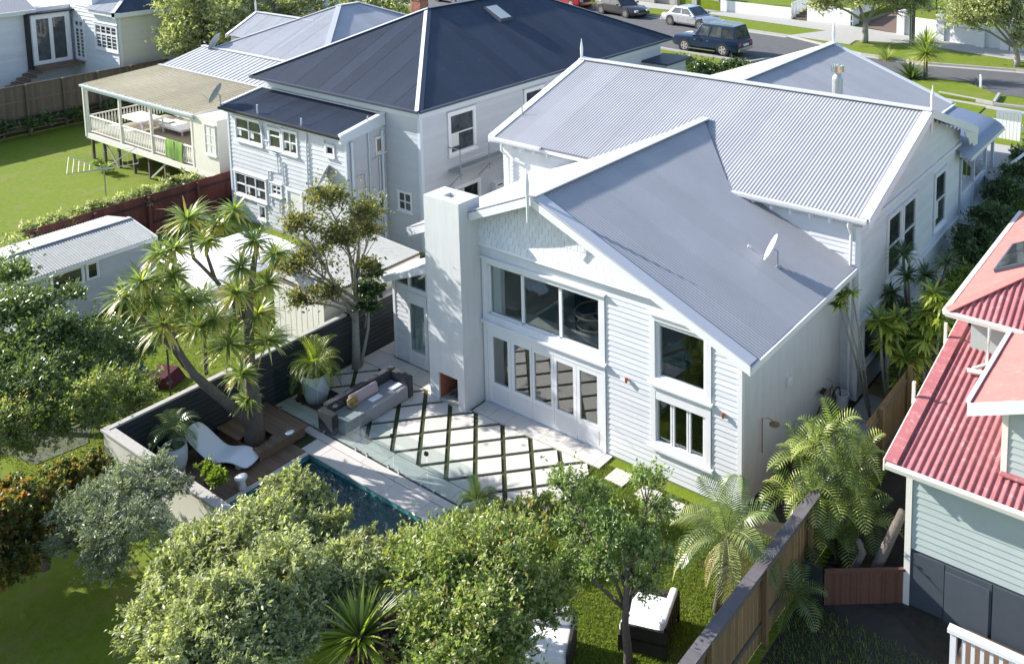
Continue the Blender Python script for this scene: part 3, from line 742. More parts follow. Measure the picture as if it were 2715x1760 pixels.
MB().tube([(2.63, -.04, 1.0), (2.63, -.085, 1.0), (2.63, -.085, .88)], .012, 6).build('door_handle', M['chrome'], H)
# --- right-hand tall window and the casement below
def facade_win(x0, x1, z0, z1, panes, zg0, zg1):
    f = MB(); fbox(f, x0, x0 + .15, z0, z1); fbox(f, x1 - .15, x1, z0, z1); fbox(f, x0 + .151, x1 - .151, z1 - .15, z1); fbox(f, x0 + .151, x1 - .151, z0, z0 + .14)
    wo_ = f.build('window', M['trim'], H)
    s_ = MB(); prev = None
    for a, b in panes:
        s_.box(a - .05, .02, zg0 - .04, a, .09, zg1 + .04); s_.box(b, .02, zg0 - .04, b + .05, .09, zg1 + .04); s_.box(a, .02, zg1, b, .09, zg1 + .04); s_.box(a, .02, zg0 - .04, b, .09, zg0)
        MB().box(a, .05, zg0, b, .058, zg1).build('pane', M['glass'], wo_)
    s_.build('sash', M['trim'], wo_); return wo_
wr_ = facade_win(5.81, 7.61, 2.56, 4.36, [(6.05, 7.36)], 2.76, 4.08)
fbox(MB(), 5.76, 7.67, 2.50, 2.558, -.13).build('sill', M['trim'], wr_); fbox(MB(), 5.77, 7.65, 4.361, 4.405, -.11).build('head_cap', M['trim'], wr_)
wl_ = facade_win(5.82, 7.60, .85, 2.499, [(6.0, 6.38), (6.50, 6.86), (6.98, 7.34)], .98, 2.08)
fbox(MB(), 5.74, 7.68, .78, .848, -.13).build('sill', M['trim'], wl_)
fbox(MB(), 5.975, 7.445, 2.13, 2.34, -.045, -.003).build('apron', M['trim'], wl_)
# --- rear roof
vy = .85 * 0
ol = -2.62; oz = zr_(ol)
erx, ery = 8.88, -.42
er_z = zr_(erx)
yv = 5.35 + 0.0
roof(H, (erx, ery, er_z), (0, 1, 0), [(erx, ery, er_z), (erx, 5.86, er_z), (5.4, 5.86, zr_(5.4)), (4.85, 5.62, zr_(4.85)), (RX, 8.35, RZ), (RX, ery, RZ)], M['silver'], pitch=.092, amp=.009, sheet=1.1)
roof(H, (ol, ery, oz), (0, 1, 0), [(ol, ery, oz), (ol, 6.2, oz), (RX, 8.6, RZ), (RX, ery, RZ)], M['silver'])
# underside
mb = MB(); mb.prism([(ol, ery + .02, oz - .05), (RX, ery + .02, RZ - .05), (erx, ery + .02, er_z - .05), (erx, ery + .02, er_z - .07), (RX, ery + .02, RZ - .07), (ol, ery + .02, oz - .07)], (0, 6.2, 0)); mb.build('soffit', M['white'], H)
cap_strip(H, [(RX, ery - .02, RZ + .035), (RX, 8.5, RZ + .035)], .34, M['silverflash'])
n1 = Vector((.374, 0, .927))
mb = MB(); mb.bar(Vector((RX + .1, ery + .14, RZ + .01)), Vector((erx, ery + .14, er_z + .04)), .36, .03, up=n1); mb.build('barge_flashing', M['silverflash'], H)
mb = MB(); mb.bar(Vector((RX - .1, ery + .06, RZ + .01)), Vector((ol, ery + .06, oz + .04)), .18, .03, up=(-.374, 0, .927)); mb.build('barge_flashing', M['silverflash'], H)
barge(H, [(RX, ery - .002, RZ + .0), (erx + .02, ery - .002, er_z + .02)], .23, .04, M['trim'], (0, -1, 0))
barge(H, [(RX, ery - .002, RZ + .0), (-.06, ery - .002, zr_(-.06) + .0)], .23, .04, M['trim'], (0, -1, 0))
barge(H, [(-1.52, ery - .002, zr_(-1.52)), (ol, ery - .002, oz)], .23, .04, M['trim'], (0, -1, 0))
mb = MB(); mb.box(RX - .25, ery - .06, RZ - .36, RX + .25, ery - .043, RZ - .06); 
finial(H, (RX - .02, ery - .10, RZ), .78, .68, M['trim'], .045)
gutter(H, (erx, ery, er_z - .01), (erx, 5.8, er_z - .01), M['trim'], (.5, 0, 0)); gutter(H, (ol, ery, oz - .01), (ol, 6.0, oz - .01), M['trim'], (-1, 0, 0))
MB().box(erx - .03, ery, er_z - .24, erx, 5.84, er_z - .04).build('fascia', M['trim'], H)
# --- chimney with outdoor fireplace
cx0, cx1, cy0, cy1, cz = -1.50, -.09, -.80, -.003, 6.18
C_ = MB()
C_.box(cx0, cy0, 0, -1.14, cy1, .93); C_.box(-.36, cy0, 0, cx1, cy1, .93); C_.box(-1.14, -.12, 0, -.36, cy1, .93)
C_.box(cx0, cy0, .93, cx1, cy1, cz - .4)
fx0, fx1, fy0, fy1 = -.98, -.62, -.55, -.26
C_.box(cx0, cy0, cz - .4, fx0, cy1, cz); C_.box(fx1, cy0, cz - .4, cx1, cy1, cz); C_.box(fx0, cy0, cz - .4, fx1, fy0, cz); C_.box(fx0, fy1, cz - .4, fx1, cy1, cz)
ch_ = C_.build('chimney', M['plaster'], H)
MB().box(-1.138, cy0 + .03, 0, -.362, -.121, .12).build('hearth', M['conc'], ch_)
MB().box(-1.137, -.135, .12, -.363, -.1215, .925).build('firebox_lining', M['soot'], ch_)
MB().box(-1.138, cy0 + .05, .12, -1.12, -.14, .925).box(-.38, cy0 + .05, .12, -.362, -.14, .925).build('firebox_lining', M['brick'], ch_)
lg = thing('firewood', 'charred split logs lying in the outdoor fireplace', 'firewood', (-.75, -.45, .12))
for i in range(5):
    a = Vector((-1.0 + .1 * i, -.6 + .05 * random.random(), .17 + .05 * (i % 2))); MB().tube([a, a + Vector((.28, .22, .03))], .045, 7).build('log', M['soot'] if i % 2 else M['bark'], lg)
# --- glazed lean-to left of the chimney
LZ = lambda x: 2.70 + .403 * (x + 4.45)
wall_holes(H, 'wall', M['white'], (-4.12, .13), (1, 0), (0, -1), 2.62, 0, 2.42, [(.78, 1.42, .5, 2.06)], th=.1)
mb = MB(); mb.prism([(-4.12, .13, 2.421), (-1.5, .13, 2.421), (-1.5, .13, 2.56), (-4.12, .13, 2.56)], (0, .1, 0)); mb.build('lean_beam', M['trim'], H)
mb = MB(); mb.prism([(-4.12, .13, 0), (-4.12, 1.6, 0), (-4.12, 1.6, 2.6), (-4.12, .13, 2.6)], (.1, 0, 0)); mb.build('side_wall', M['white'], H)
mb = MB(); mb.prism([(-4.02, .15, 2.57), (-1.5, .15, 2.57), (-1.5, .15, LZ(-1.5) - .2), (-4.02, .15, LZ(-4.02) - .16)], (0, .012, 0)); mb.build('clerestory_pane', M['glass'], H)
mb = MB()
for x in (-4.11, -3.42, -2.62): mb.box(x, .11, 2.56, x + .07, .18, LZ(x) - .13)
mb.build('clerestory_frame', M['trim'], H)
MB().box(-4.0, .9, .04, -2.6, 1.0, 3.0).build('inner_wall', M['interior'], H)
boards(H, (-4.10, .13), (1, 0), .66, (0, -1), .05, 2.40, .146, M['whiteb'])
MB().box(-4.13, .09, .03, -4.03, .128, 2.56).build('corner_board', M['trim'], H)
d = MB()
for (p, q, r, s) in ((-3.44, -3.34, .04, 2.4), (-2.70, -2.56, .04, 2.4), (-3.34, -2.70, 2.06, 2.4), (-3.34, -2.70, .04, .5)): d.box(p, .08, r, q, .13, s)
D_ = d.build('door', M['trim'], H); MB().box(-3.3, .074, .12, -2.74, .0795, .42).build('panel', M['white'], D_)
MB().box(-3.34, .10, .5, -2.70, .108, 2.06).build('pane', M['glass'], D_); MB().box(-3.28, .2, .4, -2.8, .22, 2.1).build('curtain', M['curtain'], D_)
MB().box(-2.55, .09, .04, -1.5, .129, 2.42).build('panel', M['white'], H)
roof(H, (-4.45, -.30, LZ(-4.45)), (0, 1, 0), [(-4.45, -.30, LZ(-4.45)), (-4.45, 1.35, LZ(-4.45)), (-1.5, 1.35, LZ(-1.5)), (-1.5, -.3, LZ(-1.5))], M['silver'])
mb = MB(); mb.prism([(-4.43, -.28, LZ(-4.45) - .05), (-1.5, -.28, LZ(-1.5) - .05), (-1.5, -.28, LZ(-1.5) - .07), (-4.43, -.28, LZ(-4.45) - .07)], (0, 1.6, 0)); mb.build('soffit', M['trim'], H)
barge(H, [(-4.47, -.302, LZ(-4.47) + .02), (-1.51, -.302, LZ(-1.51) + .02)], .2, .035, M['trim'], (0, -1, 0)); gutter(H, (-4.45, -.3, 2.68), (-4.45, 1.35, 2.68), M['trim'], (-1, 0, 0))
# --- main block
X0, X1, Y0, Y1, ZE = -4.80, 8.93, 5.86, 15.45, 5.42
MB().box(X0, Y0, 0, X1, Y1, ZE).build('wall', M['white'], H)
RY, RZ2 = 10.9, 7.54; EY, EZ = 5.55, 5.66; EX0, EX1 = -5.2, 9.33; MPT = (RZ2 - EZ) / (RY - EY)
FY = 2 * RY - EY
for x, o in ((X1, 1), (X0, -1)):
    mb = MB(); mb.prism([(x, Y0, ZE + .001), (x, Y1, ZE + .001), (x, RY, RZ2 - .12)], (-.12 * o, 0, 0)); mb.build('gable_wall', M['white'], H)
roof(H, (EX0, EY, EZ), (1, 0, 0), [(EX0, EY, EZ), (EX1, EY, EZ), (EX1, RY, RZ2), (EX0, RY, RZ2)], M['silver'], pitch=.118, amp=.0125, sheet=1.18, lift=.002)
roof(H, (EX0, FY, EZ), (1, 0, 0), [(EX0, FY, EZ), (EX1, FY, EZ), (EX1, RY, RZ2), (EX0, RY, RZ2)], M['silver'])
mb = MB(); mb.prism([(EX0 + .02, EY + .02, EZ - .05), (EX0 + .02, RY, RZ2 - .05), (EX0 + .02, FY - .02, EZ - .05), (EX0 + .02, FY - .02, EZ - .07), (EX0 + .02, RY, RZ2 - .07), (EX0 + .02, EY + .02, EZ - .07)], (EX1 - EX0 - .04, 0, 0)); mb.build('soffit', M['trim'], H)
cap_strip(H, [(EX0, RY, RZ2 + .035), (EX1, RY, RZ2 + .035)], .36, M['silverflash'])
for x, o in ((EX0, -1), (EX1, 1)):
    for ye in (EY, FY):
        n2 = Vector((0, -MPT if ye < RY else MPT, 1)).normalized()
        mb = MB(); mb.bar((x - o * .13, RY, RZ2 + .03), (x - o * .13, ye, EZ + .03), .30, .03, up=n2); mb.build('barge_flashing', M['trim'], H)
        barge(H, [(x, RY, RZ2 + .02), (x, ye, EZ + .02)], .26, .04, M['trim'], (o, 0, 0))
finial(H, (EX1 - .03, RY, RZ2), .85, .75, M['trim'], .06); finial(H, (EX0 + .03, RY, RZ2), .85, .3, M['trim'], .05)
# scalloped brackets of the right-hand gable
for s_, ye in ((-1, FY), (1, EY)):
    q = [(EX1 + .03, ye, EZ - .2), (EX1 + .03, ye, EZ - .62), (EX1 + .03, ye + s_ * .55, EZ - .56), (EX1 + .03, ye + s_ * .75, EZ - .36), (EX1 + .03, ye + s_ * 1.0, EZ - .40), (EX1 + .03, ye + s_ * 1.2, EZ - .12), (EX1 + .03, ye + s_ * 1.55, EZ - .14 + .2), (EX1 + .03, ye + s_ * 1.75, EZ + .30)]
    if s_ < 0: MB().prism(q, (-.04, 0, 0)).build('scalloped_bracket', M['creamtrim'], H)
MB().box(X1 + .001, Y0, 5.16, X1 + .07, Y1, 5.28).build('belt_course', M['trim'], H)
boards(H, (X1, Y0), (0, 1), Y1 - Y0, (1, 0), .05, 2.33, .16, M['whiteb'], holes=[(.3, 1.9, .85, 2.28)], t=.018)
boards(H, (X1, Y0), (0, 1), Y1 - Y0, (1, 0), 2.45, 5.15, .16, M['whiteb'], holes=[(2.12, 4.86, 2.75, 4.9), (6.6, 8.05, 2.75, 4.9)], t=.018)
boards(H, (X1, Y0), (0, 1), Y1 - Y0, (1, 0), 5.29, 7.3, .16, M['whiteb'], top=lambda z: (RY - Y0 - (RZ2 - .15 - z) / MPT, RY - Y0 + (RZ2 - .15 - z) / MPT), t=.018)
MB().box(X1 + .001, Y0, 2.34, X1 + .10, Y1, 2.44).build('belt_course', M['trim'], H)
window(H, (X1, Y0), (0, 1), (1, 0), 2.17, 3.47, 2.80, 4.85, 1, 2, proud=.06, fw=.13); window(H, (X1, Y0), (0, 1), (1, 0), 3.52, 4.82, 2.80, 4.85, 1, 2, proud=.06, fw=.13)
window(H, (X1, Y0), (0, 1), (1, 0), 6.65, 8.0, 2.80, 4.85, 1, 2, proud=.06, fw=.14, blind=.9); window(H, (X1, Y0), (0, 1), (1, 0), .35, 1.85, .9, 2.24, 1, 1, proud=.06)
MB().box(X1 + .002, Y0 + 2.3, .04, X1 + .04, Y0 + 3.1, 2.2).build('door', M['slate'], H)
boards(H, (X0, Y0), (1, 0), X1 - X0 - .05, (0, -1), .05, 5.30, .146, M['whiteb'], holes=[(2.3, 13.3, 0, 4.3), (3.0, 12.2, 4.2, 4.75)], limit=120)
MB().box(X1 - .09, Y0 - .04, .05, X1 + .04, Y0 - .002, 5.3).box(X1 + .001, Y0 - .001, .05, X1 + .04, Y0 + .09, 5.15).build('corner_board', M['trim'], H)
gutter(H, (EX0 + .05, EY + .01, EZ), (-2.7, EY + .01, EZ), M['trim'], (0, -1, 0)); gutter(H, (4.9, EY + .01, EZ), (EX1 - .05, EY + .01, EZ), M['trim'], (0, -1, 0))
MB().box(EX0 + .06, EY + .02, EZ - .20, EX1 - .06, EY + .05, EZ - .05).build('fascia', M['trim'], H)
for x in [X0 + .4 + .62 * i for i in range(4)] + [5.6 + .62 * i for i in range(6)]: MB().box(x, EY + .06, EZ - .36, x + .07, Y0 - .03, EZ - .22).build('eave_bracket', M['trim'], H)
MB().tube([(X1 - .2, EY + .0, EZ - .1), (X1 - .2, EY, EZ - .3), (X1 - .2, Y0 - .1, EZ - .6), (X1 - .2, Y0 - .1, .1)], .045, 8).build('downpipe', M['trim'], H)
MB().tube([(X0 + .2, EY + .0, EZ - .1), (X0 + .2, EY, EZ - .45), (X0 + .35, Y0 - .1, EZ - .75), (X0 + .35, Y0 - .1, .1)], .045, 8).build('downpipe', M['trim'], H)
p = A(*cr('B', 1240, 850), y=6.943); MB().tube([(-5.0 + .15, 6.95, 6.12), (-4.85, 6.95, 6.55)], .03, 8).build('vent_pipe', M['steel'], H)
# --- front wing behind, its ridge running to the street
AX, AZ, AP = 1.9, 7.44, .366; AYE = 20.0; axr, axl = 7.3, -4.6
MB().box(-3.9, Y1 + .001, 0, 6.9, 19.6, 5.3).build('wall', M['white'], H)
for s_, xe in ((1, axr), (-1, axl)):
    ze = AZ - AP * abs(xe - AX)
    roof(H, (xe, 10.5, ze), (0, 1, 0), [(xe, 16.0, ze), (xe, AYE, ze), (AX, AYE, AZ), (AX, 10.6, AZ)], M['silver'])
    mb = MB(); mb.bar((AX, AYE - .12, AZ + .03), (xe, AYE - .12, ze + .03), .26, .03, up=(s_ * .34, 0, .94)); mb.build('barge_flashing', M['trim'], H)
    barge(H, [(AX, AYE, AZ + .01), (xe, AYE, ze + .01)], .24, .04, M['trim'], (0, 1, 0))
    mb = MB(); mb.prism([(AX, 15.5, AZ - .06), (xe - s_ * .02, 15.5, ze - .06), (xe - s_ * .02, 15.5, ze - .08), (AX, 15.5, AZ - .08)], (0, AYE - 15.52, 0)); mb.build('soffit', M['trim'], H)
mb = MB(); mb.prism([(-3.9, 19.6, 5.301), (6.9, 19.6, 5.301), (6.9, 19.6, 5.45), (AX, 19.6, AZ - .12), (-3.9, 19.6, 5.35)], (0, -.12, 0)); mb.build('gable_wall', M['white'], H)
cap_strip(H, [(AX, 11.2, AZ + .035), (AX, AYE, AZ + .035)], .34, M['silverflash'])
finial(H, (AX, AYE - .02, AZ), 1.0, .3, M['trim'], .06)
gutter(H, (axr, 16.2, AZ - AP * (axr - AX) - .01), (axr, AYE, AZ - AP * (axr - AX) - .01), M['trim'], (1, 0, 0))
fb = Vector((5.55, 12.0, RZ2 - MPT * 1.1))
fl_ = MB().lathe(fb, [(.001, -.15), (.19, -.15), (.19, .75), (.17, .80), (.12, .88), (.12, 1.0)], 16).build('flue', M['steel'], H, smooth=False)
MB().lathe(fb, [(.001, .99), (.22, .99), (.22, 1.22), (.19, 1.22), (.19, 1.16), (.001, 1.16)], 16).build('cowl', M['chrome'], fl_)
MB().lathe(fb, [(.3, -.1), (.3, .02), (.2, .06), (.2, .1)], 12).build('flashing', M['navyflash'], fl_)
# --- veranda with a curved blue-grey roof
vz = 4.78; prof = [(9.42, vz), (9.30, vz + .16), (9.05, vz + .30), (8.6, vz + .42), (7.6, vz + .58), (6.9, vz + .68)]
V = []; Fc = []
ysv = [14.9 + .1 * i for i in range(0, 56)]
for i, yy in enumerate(ysv):
    e = max(0, (yy - 19.7) / .7); dr_ = .30 * e * e
    for (x, z) in prof: V.append((x - .06 * e, yy, z - dr_ + (.006 if i % 2 else 0)))
m_ = len(prof)
for i in range(len(ysv) - 1):
    for k in range(m_ - 1): a = i * m_ + k; Fc.append((a, a + m_, a + m_ + 1, a + 1))
mesh_np('veranda_roof', np.array(V), Fc, mat('blue_grey_steel', (.17, .21, .30), .5, spec=.4), H, smooth=True)
MB().box(9.30, 15.5, vz - .22, 9.36, 20.2, vz - .03).build('fascia', M['trim'], H)
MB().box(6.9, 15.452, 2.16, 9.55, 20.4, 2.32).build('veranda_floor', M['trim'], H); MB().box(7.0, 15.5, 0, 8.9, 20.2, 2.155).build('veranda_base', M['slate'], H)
for yy in (15.62, 17.3, 19.0, 20.1): MB().box(8.88, yy - .06, 2.321, 9.0, yy + .06, vz - .2).build('veranda_post', M['greytrim'], H)
for a, b in ((15.69, 17.23), (17.37, 18.93)):
    MB().box(8.91, a, 2.33, 8.96, b, 3.14).build('balustrade_panel', M['greytrim'], H); MB().box(8.89, a, 3.141, 8.98, b, 3.2).build('hand_rail', M['trim'], H)
for i in range(9): MB().box(7.2 + .18 * i, 20.08, 2.33, 7.23 + .18 * i, 20.11, 3.15).build('baluster', M['trim'], H)
MB().box(7.1, 20.06, 3.151, 8.87, 20.13, 3.2).build('hand_rail', M['trim'], H)
mb = MB(); mb.bar((9.5, 19.2, 3.1), (10.1, 22.0, 3.5), .1, .06); mb.build('hand_rail', M['trim'], H); MB().box(10.03, 21.9, 2.3, 10.12, 21.99, 3.46).box(9.5, 19.3, 2.32, 9.58, 19.38, 3.1).build('rail_post', M['trim'], H)
sheet('entry_steps', [(9.0, 20.5), (10.2, 20.5), (10.6, 24.5), (8.6, 24.5)], 2.75, M['conc'], .6)
# --- lamps, camera, tap and shower fixed to the walls
for i, (x, z, lb) in enumerate(((5.09, 2.36, 'small copper wall light between the folding doors and tall window'), (7.97, 2.40, 'small copper wall light at the right corner of the white facade'))):
    t = thing('wall_light', lb, 'wall light', (x, -.08, z))
    MB().lathe((x, -.085, z - .07), [(.001, 0), (.035, 0), (.035, .13), (.001, .13)], 12).build('shade', M['copper'], t); MB().box(x - .03, -.055, z - .03, x + .03, -.03, z + .03).build('bracket', M['copper'], t)
p = A(*cr('G', 735, 1105), x=8.43); t = thing('wall_vent', 'small white box vent on the plain side wall', 'vent', p)
MB().box(8.422, p.y - .12, p.z - .12, 8.50, p.y + .12, p.z + .10).build('hood', M['trim'], t); MB().box(8.501, p.y - .08, p.z - .08, 8.51, p.y + .08, p.z - .02).build('grille', M['greytrim'], t)
t = thing('outdoor_shower', 'brass outdoor shower on curved pipe beside the plain white side wall', 'shower', (8.43, 1.0, .9))
q = [A(*cr('G', 555, 1541), x=8.46), A(*cr('G', 555, 1375), x=8.46), A(*cr('G', 600, 1370), x=8.62), A(*cr('G', 640, 1400), x=8.8)]
MB().tube([(q[0].x, q[0].y, 1.0)] + q[1:], .012, 6).build('pipe', M['copper'], t); MB().lathe(q[3] + Vector((0, 0, -.06)), [(.001, 0), (.13, 0), (.13, .02), (.02, .05)], 16).build('shower_head', mat('aged_brass', (.30, .22, .12), .4, metal=.6), t)
dish('satellite_dish', 'white satellite dish on the sloping rear roof of the white house', (7.55, 3.55, zr_(7.55) + .01), (-.9, -.45, 0), M['trim'], size=.28, mast=.45)

# ring pendant and chair inside
rp = thing('ring_pendant', 'thin copper ring pendant lamp hanging behind the big upper window', 'pendant lamp', (3.3, .95, 3.3))
def ring(c, r, th, m, nm, par):
    n = 36; pts = [Vector((c[0] + r * math.cos(2 * math.pi * i / n), c[1] + r * math.sin(2 * math.pi * i / n), c[2])) for i in range(n + 1)]
    return MB().tube(pts, th, 6, cap=False).build(nm, m, par)
ring((3.3, .95, 3.30), .58, .022, M['brass'], 'ring', rp); ring((3.3, .95, 2.95), .52, .022, M['brass'], 'ring', rp); MB().tube([(3.3, .95, 3.9), (3.3, .95, 6.0)], .006, 4).build('cable', M['black'], rp)
for (x, y, lb) in ((3.75, .85, 'white moulded chair just inside the folding doors under the ring lamp'),):
    t = thing('chair', lb, 'chair', (x, y, .04)); MB().box(x - .22, y - .22, .45, x + .22, y + .22, .49).build('seat', M['lounger'], t); MB().box(x - .22, y - .24, .5, x + .22, y - .2, .9).build('backrest', M['lounger'], t)
    for sx in (-.19, .17):
        for sy in (-.19, .17): MB().box(x + sx, y + sy, .04, x + sx + .025, y + sy + .025, .449).build('leg', M['black'], t)
t = thing('sideboard', 'dark sideboard in the room behind the folding doors', 'sideboard', (2.2, 3.2, .04)); MB().box(.8, 3.0, .05, 3.6, 3.5, .85).build('body', M['fabric_d'], t); MB().box(.75, 2.95, .851, 3.65, 3.55, .9).build('top', M['interior'], t)

# ================================================================== THE DARK-ROOFED HOUSE
B = thing('villa', 'pale grey weatherboard house with large dark navy hip roof and skylight', 'house', (-14.5, 12, 0))
bx0, bx1, by0, by1, bz = -19.6, -9.4, 5.98, 22.8, 5.92
MB().box(bx0, by0, 0, bx1, by1, bz).build('wall', M['greyb'], B)
ex0, ex1, ey0, ey1, ez = -20.01, -8.9, 5.53, 23.27, 6.03; cxm = (ex0 + ex1) / 2; run = (ex1 - ex0) / 2; pz = 8.79; ry0, ry1 = ey0 + run, ey1 - run
roof(B, (ex0, ey0, ez), (1, 0, 0), [(ex0, ey0, ez), (ex1, ey0, ez), (cxm, ry0, pz)], M['navy'], pitch=.1, amp=.012, sheet=.8)
roof(B, (ex1, ey0, ez), (0, 1, 0), [(ex1, ey0, ez), (ex1, ey1, ez), (cxm, ry1, pz), (cxm, ry0, pz)], M['navy'])
roof(B, (ex0, ey0, ez), (0, 1, 0), [(ex0, ey0, ez), (ex0, ey1, ez), (cxm, ry1, pz), (cxm, ry0, pz)], M['navy'])
roof(B, (ex0, ey1, ez), (1, 0, 0), [(ex0, ey1, ez), (ex1, ey1, ez), (cxm, ry1, pz)], M['navy'])
MB().box(ex0 + .04, ey0 + .04, ez - .06, ex1 - .04, ey1 - .04, ez - .03).build('soffit', M['greytrim'], B)
up1 = Vector((.3, -.3, 1))
hp = Vector((ex1, ey0, ez)); pk = Vector((cxm, ry0, pz)); dd = (pk - hp).normalized()
for sgn, mm, nn in ((-1, M['greytrim'], (0, -.44, .9)), (1, M['navyflash'], (.44, 0, .9))):
    nv = Vector(nn).normalized(); sd = dd.cross(nv).normalized() * (.16 * (-sgn)); 
    if (sgn < 0) != (sd.x < 0): sd = -sd
    mb = MB(); q = [hp + nv * .03, pk + nv * .03, pk + sd + nv * .03, hp + sd + nv * .03]; mb.prism(q, nv * -.02); mb.build('hip_cap', mm, B)
cap_strip(B, [(ex0, ey0, ez + .03), (cxm, ry0, pz + .03)], .3, M['silverflash'], 'hip_cap'); cap_strip(B, [(cxm, ry0, pz + .03), (cxm, ry1, pz + .03)], .3, M['navyflash'])
cap_strip(B, [(ex1, ey1, ez + .03), (cxm, ry1, pz + .03)], .26, M['navyflash'], 'hip_cap'); cap_strip(B, [(ex0, ey1, ez + .03), (cxm, ry1, pz + .03)], .26, M['navyflash'], 'hip_cap')
gutter(B, (ex0, ey0, ez), (ex1, ey0, ez), M['navyflash'], (0, -1, 0)); gutter(B, (ex1, ey0, ez), (ex1, ey1, ez), M['navyflash'], (1, 0, 0)); 
MB().box(bx0, by0 - .05, bz - .38, bx1 + .05, by0 - .002, bz - .0).box(bx1 + .002, by0, bz - .38, bx1 + .05, by1, bz).build('frieze_board', M['greytrim'], B)
boards(B, (bx1, by0), (0, 1), by1 - by0, (1, 0), .1, bz - .39, .19, M['greyb'], holes=[(1.35, 3.05, 3.55, 5.5), (5.9, 7.4, 3.6, 5.5), (1.6, 3.2, .7, 2.3)], t=.022)
boards(B, (-11.5, by0), (1, 0), 2.1, (0, -1), .1, bz - .39, .19, M['greyb'], holes=[(.62, 1.55, 1.5, 2.4)], t=.022)
MB().box(bx1 - .10, by0 - .045, .1, bx1 + .04, by0 - .002, bz - .385).box(bx1 + .002, by0 - .001, .1, bx1 + .04, by0 + .1, bz - .385).build('corner_board', M['greytrim'], B)
window(B, (bx1, by0), (0, 1), (1, 0), 1.42, 2.98, 3.62, 5.42, 1, 2, fw=.14, proud=.07, blind=.9); window(B, (bx1, by0), (0, 1), (1, 0), 5.95, 7.3, 3.65, 5.42, 1, 2, fw=.14, proud=.07)
window(B, (bx1, by0), (0, 1), (1, 0), 1.65, 3.15, .75, 2.25, 1, 1, fw=.14, proud=.07, blind=.9); window(B, (-11.5, by0), (1, 0), (0, -1), .66, 1.50, 1.55, 2.38, 2, 2, fw=.07, proud=.05)
MB().tube([(bx1 + .09, by0 + 5.2, 4.6), (bx1 + .09, by0 + 5.2, .2)], .045, 8).build('downpipe', M['greytrim'], B)
# skylight on the slope facing the camera side
n3 = Vector((pz - ez, 0, run)).normalized(); sk = [cr('B', 960, 65), cr('B', 1085, 40), cr('B', 1215, 140), cr('B', 1100, 175)]
def onplane(D, n, P0):
    d = wr((D[0] * K, D[1] * K)); n = np.array(n); t = np.dot(n, np.array(P0) - CP) / np.dot(n, d); return Vector(CP + t * d)
q = [onplane(s, n3, (ex1, ey0, ez)) for s in sk]; c_ = sum(q, Vector()) / 4; uy = Vector((0, 1, 0)); ux = uy.cross(n3).normalized()
hy, hx = .42, .62
MB().obox(c_ - uy * hy - ux * hx, uy * 2 * hy, ux * 2 * hx, n3 * .16).build('skylight', M['navyflash'], B)
MB().obox(c_ - uy * (hy - .08) - ux * (hx - .08) + n3 * .161, uy * 2 * (hy - .08), ux * 2 * (hx - .08), n3 * .02).build('skylight_pane', M['light'], B)
# far porch
MB().box(-9.39, 21.2, 2.0, -7.9, 23.0, 5.0).build('porch', M['greyb'], B); MB().box(-9.5, 21.0, 5.0, -7.7, 23.3, 5.1).build('porch_roof', M['navy'], B)
# two-storey rear part
lx0, lx1, ly0 = -19.6, -11.5, 4.10
MB().box(lx0, ly0, 0, lx1, by0 - .003, 4.93).build('rear_wall', M['greyb'], B)
roof(B, (lx0 - .2, 3.86, 4.99), (1, 0, 0), [(lx0 - .2, 3.86, 4.99), (lx1 - .05, 3.86, 4.99), (lx1 - .05, 5.97, 5.40), (lx0 - .2, 5.97, 5.40)], M['navy'])
mb = MB(); mb.prism([(lx1 - .06, 3.80, 4.72), (lx1 - .06, 3.80, 5.06), (lx1 - .06, 5.93, 5.50), (lx1 - .06, 5.93, 5.0)], (.16, 0, 0)); mb.build('parapet', M['greytrim'], B)
mb = MB(); mb.bar((lx1 + .02, 3.8, 5.075), (lx1 + .02, 5.93, 5.515), .22, .03); mb.build('parapet_cap', M['trim'], B)
mb = MB(); mb.bar((lx0 - .22, 3.84, 5.03), (lx0 - .22, 5.95, 5.44), .14, .06); mb.build('barge_board', M['trim'], B)
mb = MB(); mb.bar((lx0 - .2, 5.93, 5.45), (lx1, 5.93, 5.45), .12, .05); mb.build('roof_flashing', M['silverflash'], B)
gutter(B, (lx0 - .2, 3.86, 5.0), (lx1, 3.86, 5.0), M['black'], (0, -1, 0)); MB().box(lx0 - .1, 3.92, 4.78, lx1, 3.98, 4.93).build('fascia', M['greytrim'], B)
def L4(x, y): p = A(*cr('L', x, y), y=ly0); return p.x - lx0, p.z
holes = []
wins = [((430, 310), (750, 660), 2, 2, .6, None), ((800, 440), (960, 710), 1, 1, .5, .25), ((950, 460), (1140, 770), 2, 2, .6, None), ((1430, 625), (1545, 780), 1, 1, 0, None), ((430, 915), (800, 1290), 3, 2, .5, None), ((835, 1050), (965, 1225), 2, 2, 0, None)]
wl = []
for (a, b, c, r, bl, tr_) in wins:
    u0, z1 = L4(*a); u1, z0 = L4(*b); wl.append((u0, u1, z0, z1, c, r, bl, tr_)); holes.append((u0 - .03, u1 + .03, z0 - .03, z1 + .03))
du0, dz1 = L4(1000, 1105); du1, _ = L4(1190, 1300); holes.append((du0, du1, 0, dz1))
u2, zz1 = L4(700, 1300); u3, zz0 = L4(790, 1480); holes.append((u2, u3, zz0, zz1))
boards(B, (lx0, ly0), (1, 0), lx1 - lx0, (0, -1), .1, 4.75, .19, M['whiteg'], holes=holes, t=.034)
for (u0, u1, z0, z1, c, r, bl, tr_) in wl: window(B, (lx0, ly0), (1, 0), (0, -1), u0, u1, z0, z1, c, r, fw=.09, sw=.05, proud=.07, blind=bl, toprow=tr_)
window(B, (lx0, ly0), (1, 0), (0, -1), u2, u3, zz0, zz1, 1, 1, fw=.07, proud=.06, blind=.9)
